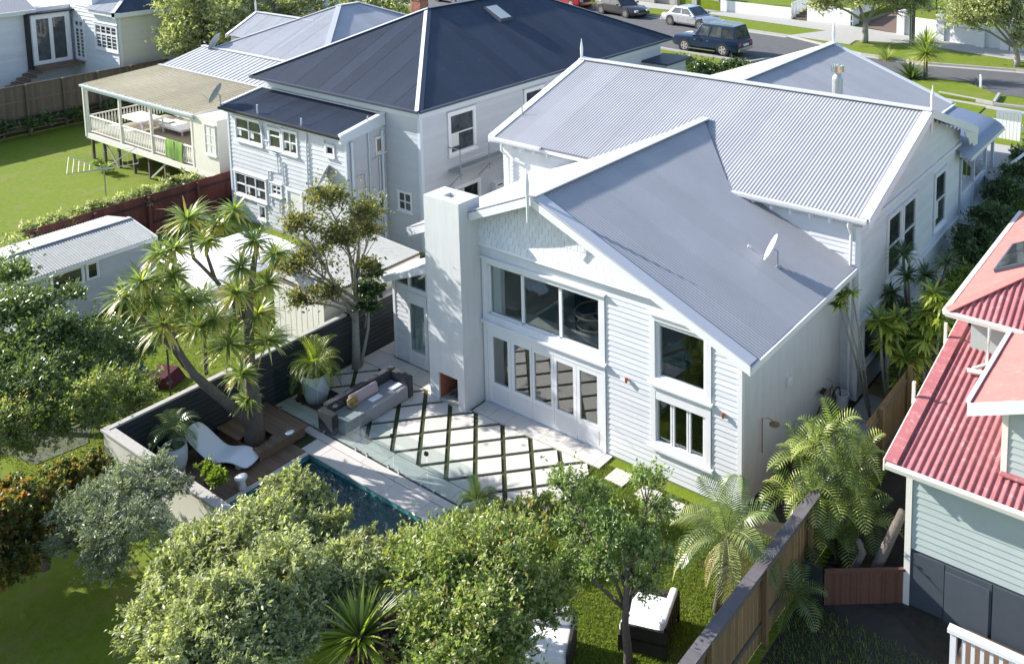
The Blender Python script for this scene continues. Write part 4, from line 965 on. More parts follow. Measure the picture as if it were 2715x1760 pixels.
window(B, (lx0, ly0), (1, 0), (0, -1), du0, du1, .3, dz1, 1, 1, fw=.12, proud=.06, glass=M['curtain'], name='door', sill=False)
MB().box(lx0 - .03, ly0 - .05, .1, lx0 + .09, ly0 - .002, 4.75).build('corner_board', M['greytrim'], B); MB().box(lx1 - .09, ly0 - .05, .1, lx1 + .04, ly0 - .002, 4.75).build('corner_board', M['greytrim'], B)
boards(B, (lx1, ly0), (0, 1), 1.85, (1, 0), .1, 4.7, .30, M['greyb'], t=.008)
def tub(pts, r=.035, nm='waste_pipe', m=None): return MB().tube(pts, r, 8).build(nm, m or M['greytrim'], B)
def LP(x, y, off=.07): p = A(*cr('L', x, y), y=ly0 - off); return p
tub([LP(1215, 520), LP(1250, 1300)]); a = LP(675, 240); b = LP(690, 350); tub([(b.x, ly0 - .1, b.z + .6), (b.x, ly0 - .1, b.z), (b.x + .35, ly0 - .07, b.z - 1.0)])
tub([LP(745, 590), LP(800, 605)], .03); tub([LP(830, 720), LP(890, 745), LP(900, 800), LP(910, 945), LP(800, 925), LP(820, 1290)], .03); tub([LP(955, 830), LP(975, 1070), LP(955, 1060)], .03); tub([LP(925, 1240), LP(930, 1400)], .03)
b = LP(1180, 480); tub([(b.x, ly0 - .12, b.z), (b.x, ly0 - .12, b.z + .5)]); 
tub([(lx1 + .08, 4.3, 4.7), (lx1 + .08, 4.3, .1)], .06, 'downpipe'); tub([(lx1 + .08, 5.1, 5.55), (lx1 + .08, 5.1, .1)], .025); tub([(lx1 + .08, 5.75, 4.8), (lx1 + .08, 5.75, .1)], .05, 'downpipe')
tub([(lx1 + .06, 4.5, 3.2), (lx1 + .06, 4.9, 3.25), (lx1 + .06, 4.9, 2.2), (lx1 + .06, 4.5, 2.1)], .025); tub([(lx1 + .06, 5.25, 3.7), (lx1 + .06, 5.6, 3.8), (lx1 + .06, 5.6, 1.8)], .025)
window(B, (lx1, ly0), (0, 1), (1, 0), 1.35, 1.78, 3.9, 4.55, 1, 1, fw=.06, proud=.05, glass=mat('frosted_brown_glass', (.25, .2, .15), .3)); window(B, (lx1, ly0), (0, 1), (1, 0), 1.35, 1.8, 1.5, 2.3, 1, 1, fw=.07, proud=.05)
dish('satellite_dish', 'grey satellite dish on the left eave of the navy-roofed rear part', (lx0 - .1, 3.85, 4.95), (-.8, -.6, 0), size=.36, mast=.55)
p = LP(1440, 990, .3); dish('satellite_dish', 'grey satellite dish low on the boarded rear wall near the downpipe', (p.x, p.y + .1, p.z - .55), (-.75, -.65, 0), size=.34, mast=.45)
# access platform hung on the side wall
SC = thing('work_platform', 'galvanised steel work platform hung under the sash window', 'platform', (-8.9, 8.5, 2.4))
x0, x1, y0, y1, zf = bx1 + .05, bx1 + .75, 7.35, 10.6, 3.05
for i in range(8): MB().box(x0 + .09 * i, y0, zf, x0 + .09 * i + .07, y1, zf + .04).build('plank', M['steel'], SC)
for yy in (y0, (y0 + y1) / 2, y1 - .05):
    mb = MB(); mb.tube([(x1, yy, zf - .25), (x1, yy, zf + 1.0)], .03, 6); mb.tube([(x0, yy, zf - .02), (x1 + .15, yy, zf - .02)], .03, 6); mb.tube([(x0, yy, zf - .7), (x1, yy, zf - .05)], .02, 6); mb.build('bracket', M['steel'], SC)
for dz in (.5, .98): MB().tube([(x1, y0, zf + dz), (x1, y1, zf + dz)], .025, 6).build('guard_rail', M['steel'], SC)
MB().tube([(x0, y0, zf + .98), (x1, y0, zf + .98)], .025, 6).build('guard_rail', M['steel'], SC); MB().box(x1 - .01, y0, zf + .05, x1 + .02, y1, zf + .2).build('toe_board', M['steel'], SC)
p = A(*cr('B', 1080, 1290), x=bx1 + .05); t = thing('meter_box', 'white box with slot on the grey side wall above the chimney', 'meter box', (bx1 + .15, p.y, p.z - .3)); MB().box(bx1 + .03, p.y - .28, p.z - .35, bx1 + .28, p.y + .28, p.z + .2).build('case', M['trim'], t); MB().box(bx1 + .281, p.y - .15, p.z + .05, bx1 + .285, p.y + .15, p.z + .1).build('slot', M['black'], t)

# ================================================================== THE RED-ROOFED HOUSE
Rr = thing('cottage', 'pale green weatherboard house with faded red iron roofs at the right edge', 'house', (14, 2, 0))
rx0, ry_ = 12.65, -.44
MB().box(rx0, ry_, 0, 19, 9, 1.30).build('base_wall', M['slate'], Rr); MB().box(rx0, ry_ + .001, 1.301, 19, 4.0, 3.30).build('wall', M['greenb'], Rr); MB().box(12.8, 3.3, 1.31, 19, 9, 4.9).build('wall', M['greenb'], Rr)
xx = rx0 + .02
for wd in (.80, .95, 1.0, 1.0, 1.0): MB().box(xx, ry_ - .03, .02, xx + wd - .02, ry_ - .001, 1.24).build('base_panel', M['slate'], Rr); xx += wd
MB().box(13.47, ry_ - .05, .0, 14.36, ry_ - .032, 1.12).build('door', M['slate'], Rr)
boards(Rr, (rx0 + .1, ry_), (1, 0), 5, (0, -1), 1.31, 3.2, .152, M['greenb'], t=.024, holes=[(2.38, 4.2, 1.5, 2.95)])
window(Rr, (rx0 + .1, ry_), (1, 0), (0, -1), 2.4, 4.2, 1.55, 2.9, 3, 1, fw=.12, proud=.06)
MB().box(rx0 - .04, ry_ - .05, .0, rx0 + .09, ry_ - .002, 3.2).build('corner_board', M['creamtrim'], Rr)
le = (12.30, -.86, 3.31); ms = .175
def lz(y): return le[2] + ms * (y - le[1])
roof(Rr, le, (1, 0, 0), [le, (19, -.86, 3.31), (19, 3.5, lz(3.5)), (12.30, 4.1, lz(4.1))][:4], M['red'], pitch=.15, amp=.021, sheet=1.05)
mb = MB(); mb.prism([(12.32, -.84, 3.24), (12.32, 4.1, lz(4.1) - .07), (12.32, 4.1, lz(4.1) - .10), (12.32, -.84, 3.2)], (6.6, 0, 0)); mb.build('soffit', M['creamtrim'], Rr)
mb = MB(); mb.bar((12.40, -.88, 3.36), (12.40, 4.1, lz(4.1) + .05), .26, .04, up=(0, -.17, 1)); mb.build('barge_flashing', M['red'], Rr); barge(Rr, [(12.27, -.88, 3.36), (12.27, 4.1, lz(4.1) + .05)], .24, .03, M['creamtrim'], (-1, 0, 0))
gutter(Rr, (12.32, -.86, 3.33), (19, -.86, 3.33), M['creamtrim'], (0, -1, 0))
for yy in (1.05, 3.3): MB().box(12.16, yy, lz(yy) - .1, 12.23, yy + .07, lz(yy) + .42).build('snow_post', M['creamtrim'], Rr)
hc = (12.35, 2.88, 5.0); hz = .5
roof(Rr, hc, (1, 0, 0), [hc, (19, 2.88, 5.0), (15.7, 6.23, 6.675)], M['red'], pitch=.15, amp=.021, sheet=1.05)
roof(Rr, hc, (0, 1, 0), [hc, (12.35, 10.4, 5.0), (15.7, 10.4, 6.675), (15.7, 6.23, 6.675)], M['salmon'], pitch=.125, amp=.006, sheet=1.4)
cap_strip(Rr, [(12.35, 2.88, 5.03), (15.7, 6.23, 6.70)], .22, M['salmon'], 'hip_cap')
MB().box(12.4, 2.92, 4.93, 19, 10.3, 4.98).build('soffit', M['creamtrim'], Rr); gutter(Rr, (12.33, 2.88, 5.02), (19, 2.88, 5.02), M['creamtrim'], (0, -1, 0)); gutter(Rr, (12.35, 2.86, 5.02), (12.35, 10.3, 5.02), M['creamtrim'], (-1, 0, 0))
n4 = Vector((-.447, 0, .894)); q = A(*cr('G', 2330, 300), z=5.45); c_ = Vector((13.3, 5.9, 5.0 + .5 * .95)); ux = Vector((.894, 0, .447))
MB().obox(c_ - ux * .45 - Vector((0, .95, 0)) + n4 * .01, ux * 1.2, Vector((0, 1.9, 0)), n4 * .09).build('skylight', M['navyflash'], Rr)
for i in (0, 1): MB().obox(c_ - ux * .37 + Vector((0, -.87 + .9 * i, 0)) + n4 * .101, ux * 1.05, Vector((0, .83, 0)), n4 * .01).build('skylight_pane', M['dglass'], Rr)
MB().tube([(13.35, 2.82, 4.9), (13.35, 2.7, lz(2.6) + .16), (13.1, 2.45, lz(2.4) + .12)], .045, 8).build('downpipe', M['creamtrim'], Rr); MB().tube([(13.0, 2.35, lz(2.4) + .1), (13.75, 2.5, lz(2.4) + .12)], .06, 8).build('spreader_pipe', M['creamtrim'], Rr)
gw = (13.83, -.50, 4.92)
gzr = lambda x: 4.92 + .4 * (x - 13.83)
roof(Rr, gw, (0, 1, 0), [gw, (13.83, 4.2, 4.92), (17, 4.2, gzr(17)), (17, -.5, gzr(17))], M['salmon'], pitch=.076, amp=.007)
mb = MB(); mb.prism([(13.86, -.48, 4.85), (17, -.48, gzr(17) - .07), (17, -.48, gzr(17) - .1), (13.86, -.48, 4.82)], (0, 4.6, 0)); mb.build('soffit', M['creamtrim'], Rr)
barge(Rr, [(13.80, -.502, 4.93), (17, -.502, gzr(17) + .01)], .26, .035, M['trim'], (0, -1, 0)); mb = MB(); mb.bar((13.80, -.50, 4.96), (13.80, 4.2, 4.96), .09, .05); mb.build('gutter', M['trim'], Rr)
MB().box(14.42, -.08, lz(-.08) - .05, 18, 3.2, 4.86).build('upper_wall', M['greenb'], Rr)
boards(Rr, (14.5, -.08), (1, 0), 3, (0, -1), lz(-.08) + .04, 4.95, .15, M['greenb'], t=.024)
MB().box(14.38, -.12, lz(-.08), 14.5, -.082, 5.0).build('corner_board', M['creamtrim'], Rr); MB().box(14.40, -.25, lz(-.1) + .03, 18, -.105, lz(-.1) + .06).build('wall_flashing', M['red'], Rr)
# white balustrade of the deck at the bottom right corner
bd = thing('deck_balustrade', 'white painted balustrade of a small deck at the bottom right corner', 'balustrade', (14.6, -1.8, 0))
a = Vector((13.98, -1.92, 1.2)); b = Vector((16.4, -1.92, 1.2)); mb = MB(); mb.bar(a, b, .16, .08); mb.build('hand_rail', M['trim'], bd)
MB().box(14.0, -1.95, .18, 16.4, -1.89, .24).build('bottom_rail', M['trim'], bd)
for i in range(14): MB().box(14.24 + .17 * i, -1.935, .241, 14.24 + .17 * i + .07, -1.905, 1.159).build('baluster', M['trim'], bd)
for x in (14.03, 15.15, 16.3): MB().box(x, -1.97, 0, x + .11, -1.87, 1.158).build('post', M['trim'], bd)
sheet('deck_floor', [(14.0, -1.85), (16.4, -1.85), (16.4, -.6), (14.0, -.6)], .17, M['timber'], .1)

# ================================================================== GREY-ROOFED HOUSE WITH THE COVERED DECK
G = thing('cottage', 'cream house with weathered grey iron roofs and a beige-roofed deck on posts', 'house', (-28, 12, 0))
gx0, gx1, gy0, gz = -32.2, -22.34, 10.8, 5.0; pkx = (gx0 + gx1) / 2; rn = (gx1 - gx0) / 2; gp = gz + .45 * rn
MB().box(-31.8, 11.2, 0, -22.7, 22, 4.95).build('wall', M['cream'], G)
roof(G, (gx0, gy0, gz), (1, 0, 0), [(gx0, gy0, gz), (gx1, gy0, gz), (pkx, gy0 + rn, gp)], M['grey2'])
roof(G, (gx1, gy0, gz), (0, 1, 0), [(gx1, gy0, gz), (gx1, 22, gz), (pkx, 17.1, gp), (pkx, gy0 + rn, gp)], M['grey2'])
roof(G, (gx0, gy0, gz), (0, 1, 0), [(gx0, gy0, gz), (gx0, 22, gz), (pkx, 17.1, gp), (pkx, gy0 + rn, gp)], M['grey2'])
for a, b, w_ in (((gx1, gy0, gz), (pkx, gy0 + rn, gp), .3), ((gx0, gy0, gz), (pkx, gy0 + rn, gp), .22), ((pkx, gy0 + rn, gp), (pkx, 17.1, gp), .3), ((pkx, 17.1, gp), (gx1, 22, gz), .25)):
    cap_strip(G, [Vector(a) + Vector((0, 0, .035)), Vector(b) + Vector((0, 0, .035))], w_, M['silverflash'], 'hip_cap')
# second gable to the left, ridge along x
roof(G, (-33.4, 12.3, 5.4), (1, 0, 0), [(-33.4, 12.3, 5.4), (-28.5, 12.3, 5.4), (-28.5, 14.3, 6.5), (-33.4, 14.3, 6.5)], M['grey2']); roof(G, (-33.4, 16.3, 5.4), (1, 0, 0), [(-33.4, 16.3, 5.4), (-27, 16.3, 5.4), (-27, 14.3, 6.5), (-33.4, 14.3, 6.5)], M['grey2'])
cap_strip(G, [(-33.4, 14.3, 6.53), (-27.6, 14.3, 6.53)], .26, M['silverflash']); barge(G, [(-33.42, 14.3, 6.53), (-33.42, 12.3, 5.42)], .2, .04, M['trim'], (-1, 0, 0)); barge(G, [(-33.42, 14.3, 6.53), (-33.42, 16.3, 5.42)], .2, .04, M['trim'], (-1, 0, 0))
mb = MB(); mb.bar((-33.3, 12.3, 5.44), (-33.3, 14.3, 6.54), .2, .03); mb.build('barge_flashing', M['trim'], G); finial(G, (-33.38, 14.3, 6.5), .9, .1, M['trim'], .05)
mb = MB(); mb.prism([(-33.2, 12.5, 5.3), (-33.2, 16.1, 5.3), (-33.2, 14.3, 6.3)], (.1, 0, 0)); mb.build('gable_wall', M['cream'], G); MB().box(-33.2, 12.5, 0, -31.81, 16.1, 5.29).build('wall', M['cream'], G)
# middle roof between hip roof and deck roof
dz0, dz1 = 4.05, 4.30; dy0, dy1 = 4.35, 8.5; dx0, dx1 = -33.6, -22.9
roof(G, (-33.5, dy1, dz1 + .02), (1, 0, 0), [(-33.5, dy1 - .1, dz1 + .0), (-22.6, dy1 - .1, dz1 + .0), (-22.6, gy0 + .05, gz + .02), (-33.3, gy0 + .05, gz + .02)], M['grey2'], pitch=.38, amp=.03, ribs='trap', sheet=1.52)
cap_strip(G, [(-33.3, gy0, gz + .05), (-22.34, gy0, gz + .05)], .22, M['trim'], 'roof_flashing'); cap_strip(G, [(-33.6, dy1 - .1, dz1 + .05), (-22.6, dy1 - .1, dz1 + .05)], .16, M['silverflash'], 'roof_flashing')
roof(G, (dx0, dy0, dz0), (1, 0, 0), [(dx0, dy0, dz0), (dx1 + .1, dy0, dz0), (dx1 + .1, dy1 - .1, dz1), (dx0, dy1 - .1, dz1)], M['beige'], pitch=.30, amp=.03, ribs='trap', sheet=.9)
for k in range(12): MB().box(dx0 + .3 + .9 * k, dy0 + .05, dz0 - .12, dx0 + .35 + .9 * k, dy1 - .2, dz0 - .03).build('rafter', M['creamtrim'], G)
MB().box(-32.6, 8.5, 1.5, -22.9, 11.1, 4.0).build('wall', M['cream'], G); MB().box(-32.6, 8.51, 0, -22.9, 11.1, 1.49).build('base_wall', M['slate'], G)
MB().box(dx0, dy0 - .04, dz0 - .26, dx1, dy0, dz0 - .02).build('fascia', M['greytrim'], G); gutter(G, (dx0, dy0 - .04, dz0), (dx1 + .1, dy0 - .04, dz0), M['greytrim'], (0, -1, 0))
FZ = 1.45
for i in range(52):                           # deck boards
    pass
yy = 4.4
while yy < 8.45: MB().box(dx0 + .2, yy, FZ - .03, dx1, yy + .135, FZ + random.uniform(-.002, .002)).build('deck_board', mat('pale_deck_board', (.30, .25, .19), .8, noise=.2, scale=8, objvar=.12) if yy < 4.5 else bpy.data.materials['pale_deck_board'], G); yy += .142
MB().box(dx0 + .1, 4.33, FZ - .28, dx1, 4.395, FZ - .0).build('edge_beam', M['creamtrim'], G); MB().box(dx0 + .14, 4.396, FZ - .28, dx0 + .199, 8.5, FZ).build('edge_beam', M['creamtrim'], G)
for x in (dx0 + .22, -29.9, -26.9, -23.2): MB().box(x - .06, 4.36, FZ + .001, x + .06, 4.48, dz0 - .10).build('post', M['creamtrim'], G)
MB().box(dx0 + .05, 4.3, FZ - .2, dx0 + .16, 4.36, dz0 - .1).build('corner_board', M['creamtrim'], G)
MB().box(dx0 + .3, 4.39, FZ + .90, -23.0, 4.47, FZ + .96).build('hand_rail', M['creamtrim'], G); MB().box(dx0 + .3, 4.41, FZ + .10, -23.0, 4.45, FZ + .15).build('bottom_rail', M['creamtrim'], G)
bm = MB().add([(-.012, -.0, 0), (-.045, 0, .25), (-.045, 0, .5), (-.012, 0, .75), (.012, 0, .75), (.045, 0, .5), (.045, 0, .25), (.012, 0, 0), (-.012, .02, 0), (-.045, .02, .25), (-.045, .02, .5), (-.012, .02, .75), (.012, .02, .75), (.045, .02, .5), (.045, .02, .25), (.012, .02, 0)],
              [(7, 6, 5, 4, 3, 2, 1, 0), (8, 9, 10, 11, 12, 13, 14, 15)] + [(i, (i + 1) % 8, (i + 1) % 8 + 8, i + 8) for i in range(8)])
me = bpy.data.meshes.new('baluster'); me.from_pydata(bm.v, [], bm.f); me.materials.append(M['creamtrim'])
def bal(x, y, rot=0):
    o = link('baluster', me, G); o.location = Vector((x, y, FZ + .15)) - G.location; o.rotation_euler[2] = rot
for i in range(64): bal(dx0 + .42 + i * .157, 4.42)
for i in range(24): bal(dx0 + .3, 4.65 + i * .157, R(90))
MB().box(dx0 + .26, 4.5, FZ + .90, dx0 + .34, 8.4, FZ + .96).build('hand_rail', M['creamtrim'], G)
for x in (dx0 + .25, -32.1, -30.6, -29.1, -27.6, -26.1, -24.6, -23.2):
    for yv_ in (4.55, 7.2): MB().box(x - .06, yv_ - .06, 0, x + .06, yv_ + .06, FZ - .285).build('pile', M['fence'], G)
for a, b in (((-31.9, 4.5, 1.15), (-30.7, 4.5, .1)), ((-27.4, 4.5, .1), (-25.9, 4.5, 1.1)), ((-24.4, 4.5, 1.1), (-23.3, 4.5, .2))):
    mb = MB(); mb.bar(a, b, .09, .04, up=(0, 1, 0)); mb.build('brace', M['cap'], G)
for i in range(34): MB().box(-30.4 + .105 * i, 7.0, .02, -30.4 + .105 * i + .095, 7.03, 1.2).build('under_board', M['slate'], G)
MB().box(-23.0, 4.36, FZ, -21.0, 8.4, dz0 - .03).build('side_room', M['cream'], G); window(G, (-23.0, 4.36), (1, 0), (0, -1), .95, 1.85, FZ + .9, FZ + 2.3, 2, 3, fw=.06, proud=.04, glass=M['curtain'], m=M['creamtrim'])
MB().box(-23.0, 4.34, FZ - .25, -21.0, 8.4, FZ - .01).build('edge_beam', M['creamtrim'], G)
for x in (-22.9, -21.6): MB().box(x - .06, 4.5, 0, x + .06, 4.62, FZ - .26).build('pile', M['creamtrim'], G)
dish('satellite_dish', 'grey satellite dish on the grey hip roof casting an oval shadow', tuple(A(*cr('A', 1520, 365), y=gy0 + .25)), (-.8, -.5, 0), size=.40, mast=.5)
# outdoor furniture on the deck
def table(P, sx, sy, h, lb, cat='table', nm='table'):
    t = thing(nm, lb, cat, P); x, y, z = P
    MB().box(x - sx / 2, y - sy / 2, z + h - .04, x + sx / 2, y + sy / 2, z + h).build('top', M['trim'], t)
    for a in (-1, 1):
        for b in (-1, 1): cx_, cy_ = x + a * (sx / 2 - .08), y + b * (sy / 2 - .08); MB().box(cx_ - .03, cy_ - .03, z, cx_ + .03, cy_ + .03, z + h - .041).build('leg', M['trim'], t)
    return t
tq = A(*cr('A', 985, 815), z=FZ + .78); dq = A(*cr('A', 1240, 870), z=FZ + .36)
table((tq.x, tq.y, FZ), 2.4, 1.2, .78, 'white outdoor dining table on the covered deck')
table((tq.x, tq.y - 1.0, FZ), 2.2, .42, .45, 'white bench on the rail side of the deck table', 'bench', 'bench'); table((tq.x, tq.y + 1.0, FZ), 2.2, .42, .45, 'white bench behind the deck table', 'bench', 'bench')
t = thing('daybed', 'low white daybed near the inner wall of the deck', 'daybed', (dq.x, dq.y, FZ)); MB().box(dq.x - 1.2, dq.y - .5, FZ + .25, dq.x + 1.2, dq.y + .5, FZ + .36).build('mattress', M['fabric_w'], t)
for x in (dq.x - 1.1, dq.x + 1.05):
    for y in (dq.y - .4, dq.y + .35): MB().box(x, y, FZ, x + .06, y + .06, FZ + .249).build('leg', M['trim'], t)
t = thing('towel', 'lime green towel draped over the deck rail', 'towel', (-24.9, 4.4, 1.6))
V = []; Fc = []
for i in range(15):
    x = -25.6 + 1.5 * i / 14; wv = .015 * math.sin(i * 1.3)
    for (y, z) in ((4.33 + wv, FZ + .12), (4.34 + wv, FZ + .55), (4.36 + wv * .4, FZ + .96), (4.43, FZ + .985), (4.50, FZ + .95), (4.52 + wv, FZ + .5)): V.append((x, y, z - (.04 if i > 7 and z < 2 else 0)))
for i in range(14):
    if i == 7: continue
    for k in range(5): a = i * 6 + k; Fc.append((a, a + 6, a + 7, a + 1))
mesh_np('cloth', np.array(V), Fc, M['towel'], t, smooth=True)
t = thing('laundry_basket', 'bundle of dark and pink laundry on the deck beside the green towel', 'laundry', (-23.6, 5.0, FZ))
for i in range(9): 
    c = Vector((-23.6 + random.uniform(-.3, .3), 5.0 + random.uniform(-.25, .25), FZ + .2 + random.uniform(0, .35))); MB().lathe(c, [(.001, -.1), (.12, -.07), (.16, 0), (.11, .08), (.001, .1)], 8).build('garment', [M['fabric_d'], M['fabric_p'], M['fabric_w']][i % 3], t, smooth=True)
# brick chimney beyond the ridge
bc = thing('brick_chimney', 'old red brick chimney rising behind the dark roof ridge', 'chimney', (-22.9, 19.8, 5))
p = A(*cr('T', 1840, 160), y=19.5); cx_, cyy = p.x, 19.8; z = p.z - .9
MB().box(cx_ - .42, cyy - .32, z - 1.5, cx_ + .42, cyy + .32, z + 2.2).build('core', M['mortar'], bc)
k = 0; zz = z
while zz < z + 2.0:
    pr = .06 if 1.1 < zz - z < 1.35 or zz - z > 1.8 else .012
    for j in range(4):
        o_ = .105 if k % 2 else 0
        a = cx_ - .43 + j * .215 + o_; b_ = min(a + .205, cx_ + .43)
        if b_ > a: MB().box(a, cyy - .32 - pr, zz, b_, cyy - .3, zz + .066).build('brick', M['brick'], bc)
        a = cyy - .33 + j * .17; MB().box(cx_ + .4, a, zz, cx_ + .42 + pr, min(a + .16, cyy + .33), zz + .066).build('brick', M['brick'], bc)
    zz += .078; k += 1

# ================================================================== WHITE HOUSES TOP LEFT
W_ = thing('villa', 'white weatherboard house with tall glazed doors and dark stair, top left', 'house', (-48, 10, 0))
yq = 10.6; cxr = A(*cr('5', 1190, 150), y=yq); xr5 = cxr.x; ezw = cxr.z + .15; jx = A(*cr('5', 720, 160), y=yq).x; xw5 = jx
MB().box(xw5 - 10, yq, 0, xr5, 30, ezw).build('wall', M['white'], W_); MB().box(xw5 - 10, -6, 0, xw5, yq - .001, ezw).build('wall', M['white'], W_)
boards(W_, (xw5, -6), (0, 1), yq + 6, (1, 0), 1.5, ezw - .1, .2, M['whiteb'], t=.03, holes=[])
boards(W_, (xw5, yq), (1, 0), xr5 - xw5, (0, -1), 1.5, ezw - .1, .24, M['whiteb'], t=.06, holes=[])
boards(W_, (xr5, yq), (0, 1), 12, (1, 0), 1.5, ezw - .25, .2, M['cream'], t=.02, holes=[])
MB().box(xr5 - .15, yq - .06, 1, xr5 + .06, yq - .031, ezw - .1).box(xr5 + .021, yq, 1, xr5 + .06, yq + .2, ezw - .1).build('corner_board', M['trim'], W_)
def WX(x, y): p = A(*cr('5', x, y), x=xw5 + .5); return p.y, p.z
a = WX(345, 195); b = WX(730, 600)
MB().box(xw5 + .035, a[0] - .25, b[1] - .1, xw5 + .5, b[0] + .1, a[1] + .25).build('glazed_bay', M['trim'], W_)
MB().box(xw5 + .03, a[0] - .4, b[1] - .4, xw5 + .56, a[0] - .26, a[1] + .35).box(xw5 + .03, a[0] - .4, a[1] + .26, xw5 + .7, b[0] + .5, a[1] + .36).build('bay_trim', M['black'], W_)
window(W_, (xw5 + .5, 0), (0, 1), (1, 0), a[0] - .2, b[0] + .05, b[1] - .05, a[1] + .2, 2, 1, fw=.16, sw=.22, proud=.06, sill=False)
def WY(x, y): p = A(*cr('5', x, y), y=yq - .05); return p.x - xw5, p.z
a2 = WY(745, 190); b2 = WY(890, 620); window(W_, (xw5, yq - .04), (1, 0), (0, -1), max(.55, a2[0]), b2[0], b2[1], a2[1] + .1, 2, 1, fw=.12, sw=.16, proud=.06, toprow=.5, name='door', sill=False)
a3 = WY(965, 225); b3 = WY(1220, 545); window(W_, (xw5, yq - .04), (1, 0), (0, -1), a3[0], b3[0], b3[1], a3[1], 4, 1, fw=.14, sw=.12, proud=.06, toprow=.55)
rz5 = ezw
ov = .4
roof(W_, (xr5 + ov, yq - ov, rz5), (0, 1, 0), [(xr5 + ov, yq - ov, rz5), (xr5 + ov, 30, rz5), (xr5 - 5, 30, rz5 + 2.6), (xr5 - 5, yq + 5, rz5 + 2.6)], M['navy'])
roof(W_, (xr5 + ov, yq - ov, rz5), (1, 0, 0), [(xr5 + ov, yq - ov, rz5), (xr5 - 3.2, yq - ov, rz5), (xr5 - 5, yq + 5, rz5 + 2.6)], M['grey2']); cap_strip(W_, [(xr5 + ov, yq - ov, rz5 + .03), (xr5 - 5, yq + 5, rz5 + 2.63)], .22, M['trim'], 'hip_cap')
MB().box(xr5 - 3.2, yq - .3, rz5 - .3, xr5 + ov, yq - .0, rz5 - .02).build('soffit', M['trim'], W_); MB().box(xr5 + .0, yq - .3, rz5 - .35, xr5 + ov - .02, 30, rz5 - .05).build('soffit', M['trim'], W_)
MB().box(xw5 + .8, yq - .02, rz5, xr5 - 3.0, yq + 8, rz5 + 3).build('upper_wall', M['white'], W_); boards(W_, (xw5 + .8, yq - .02), (1, 0), xr5 - 3.8 - xw5, (0, -1), rz5, rz5 + 2.8, .2, M['whiteb'], t=.03)
roof(W_, (xw5 + ov, -6, rz5 - .02), (0, 1, 0), [(xw5 + ov, -6, rz5 - .02), (xw5 + ov, 8.4, rz5 - .02), (xw5 - 4, 8.4, rz5 + 1.8), (xw5 - 4, -6, rz5 + 1.8)], M['silver'], pitch=.15, amp=.02); gutter(W_, (xw5 + ov, -6, rz5 - .02), (xw5 + ov, 8.4, rz5 - .02), M['trim'], (1, 0, 0))
MB().box(xw5 + .03, -6, rz5 - .3, xw5 + ov - .02, 8.4, rz5 - .05).build('soffit', M['trim'], W_)
MB().box(xr5 + .022, yq + 5.0, rz5 - 1.9, xr5 + .06, yq + 5.5, rz5 - 1.6).build('wall_vent', M['greytrim'], W_)
st = thing('timber_stairs', 'dark brown timber stair and landing below the glazed doors', 'stairs', (xw5 + 1, 6, 0))
lp_ = WX(390, 655); zl = lp_[1] - .12
MB().box(xw5 + .04, a[0] - .2, zl - .15, xw5 + 1.7, yq - .1, zl).build('landing', M['timber'], st)
for i in range(7): MB().box(xw5 + .3, a[0] - .2 - .34 * (i + 1), zl - .15 - .2 * (i + 1), xw5 + 1.6, a[0] - .2 - .34 * i, zl - .2 * (i + 1)).build('tread', M['timber'], st)
for yy in (a[0] + 1.6, a[0] + 3.4): MB().box(xw5 + 1.6, yy, zl - .2, xw5 + 1.68, yy + .08, zl + .25).build('post', M['timber'], st)
# brown fence between the gardens
bf = thing('boundary_fence', 'tall weathered brown paling fence with rails above retaining planks, far left', 'fence', (-41.3, 4, 0))
yy = -4.0; ft = 2.9
while yy < 12.9:
    MB().box(-41.34, yy, .95, -41.32, yy + .148, ft - .05 + random.uniform(-.02, .01)).build('paling', M['fence'], bf); yy += .152
for z in (1.0, 1.95, ft - .06): MB().box(-41.318, -4, z, -41.26, 12.9, z + .10).build('rail', M['fence'], bf)
yy = -3.2
while yy < 13: MB().box(-41.25, yy, 0, -41.12, yy + .13, ft + .06).build('post', M['cap' if False else 'fence'], bf); yy += 1.95
for z in (.05, .3, .55, .78): MB().box(-41.33, -4, z, -41.30, 12.9, z + .2).build('retaining_plank', M['soot'], bf)
# red fence
rfn = thing('boundary_fence', 'dark red paling fence between the deck house and grey house', 'fence', (-20.4, 0, 0))
yy = -3.6
while yy < 5.2: MB().box(-20.5, yy, 0.02, -20.48, yy + .19, 1.75 + random.uniform(-.015, .015)).build('paling', M['redfence'], rfn); yy += .195
for z in (.5, 1.35): MB().box(-20.478, -3.6, z, -20.42, 5.2, z + .09).build('rail', M['soot'], rfn)
for yy in (-3.4, -1.3, .8, 2.9, 5.0): MB().box(-20.415, yy, 0, -20.31, yy + .1, 1.7).build('post', M['redfence'], rfn)
# clothes line
cl_ = A(*cr('A', 742, 1400), z=0); t = thing('rotary_clothes_line', 'grey rotary clothes line standing on the left lawn', 'clothes line', (cl_.x, cl_.y, 0))
MB().tube([(cl_.x, cl_.y, 0), (cl_.x, cl_.y, 1.75)], .03, 8).build('pole', M['steel'], t)
cs = []
for k in range(4):
    an = R(20 + 90 * k); e = Vector((cl_.x + 1.95 * math.cos(an), cl_.y + 1.95 * math.sin(an), 1.95)); cs.append(e); MB().tube([(cl_.x, cl_.y, 1.5), e], .018, 5).build('arm', M['steel'], t)
for k in range(4):
    for f in (1, .85, .7, .55, .4):
        c = Vector((cl_.x, cl_.y, 1.5)); MB().tube([c.lerp(cs[k], f), c.lerp(cs[(k + 1) % 4], f)], .008, 3).build('line', M['steel'], t)
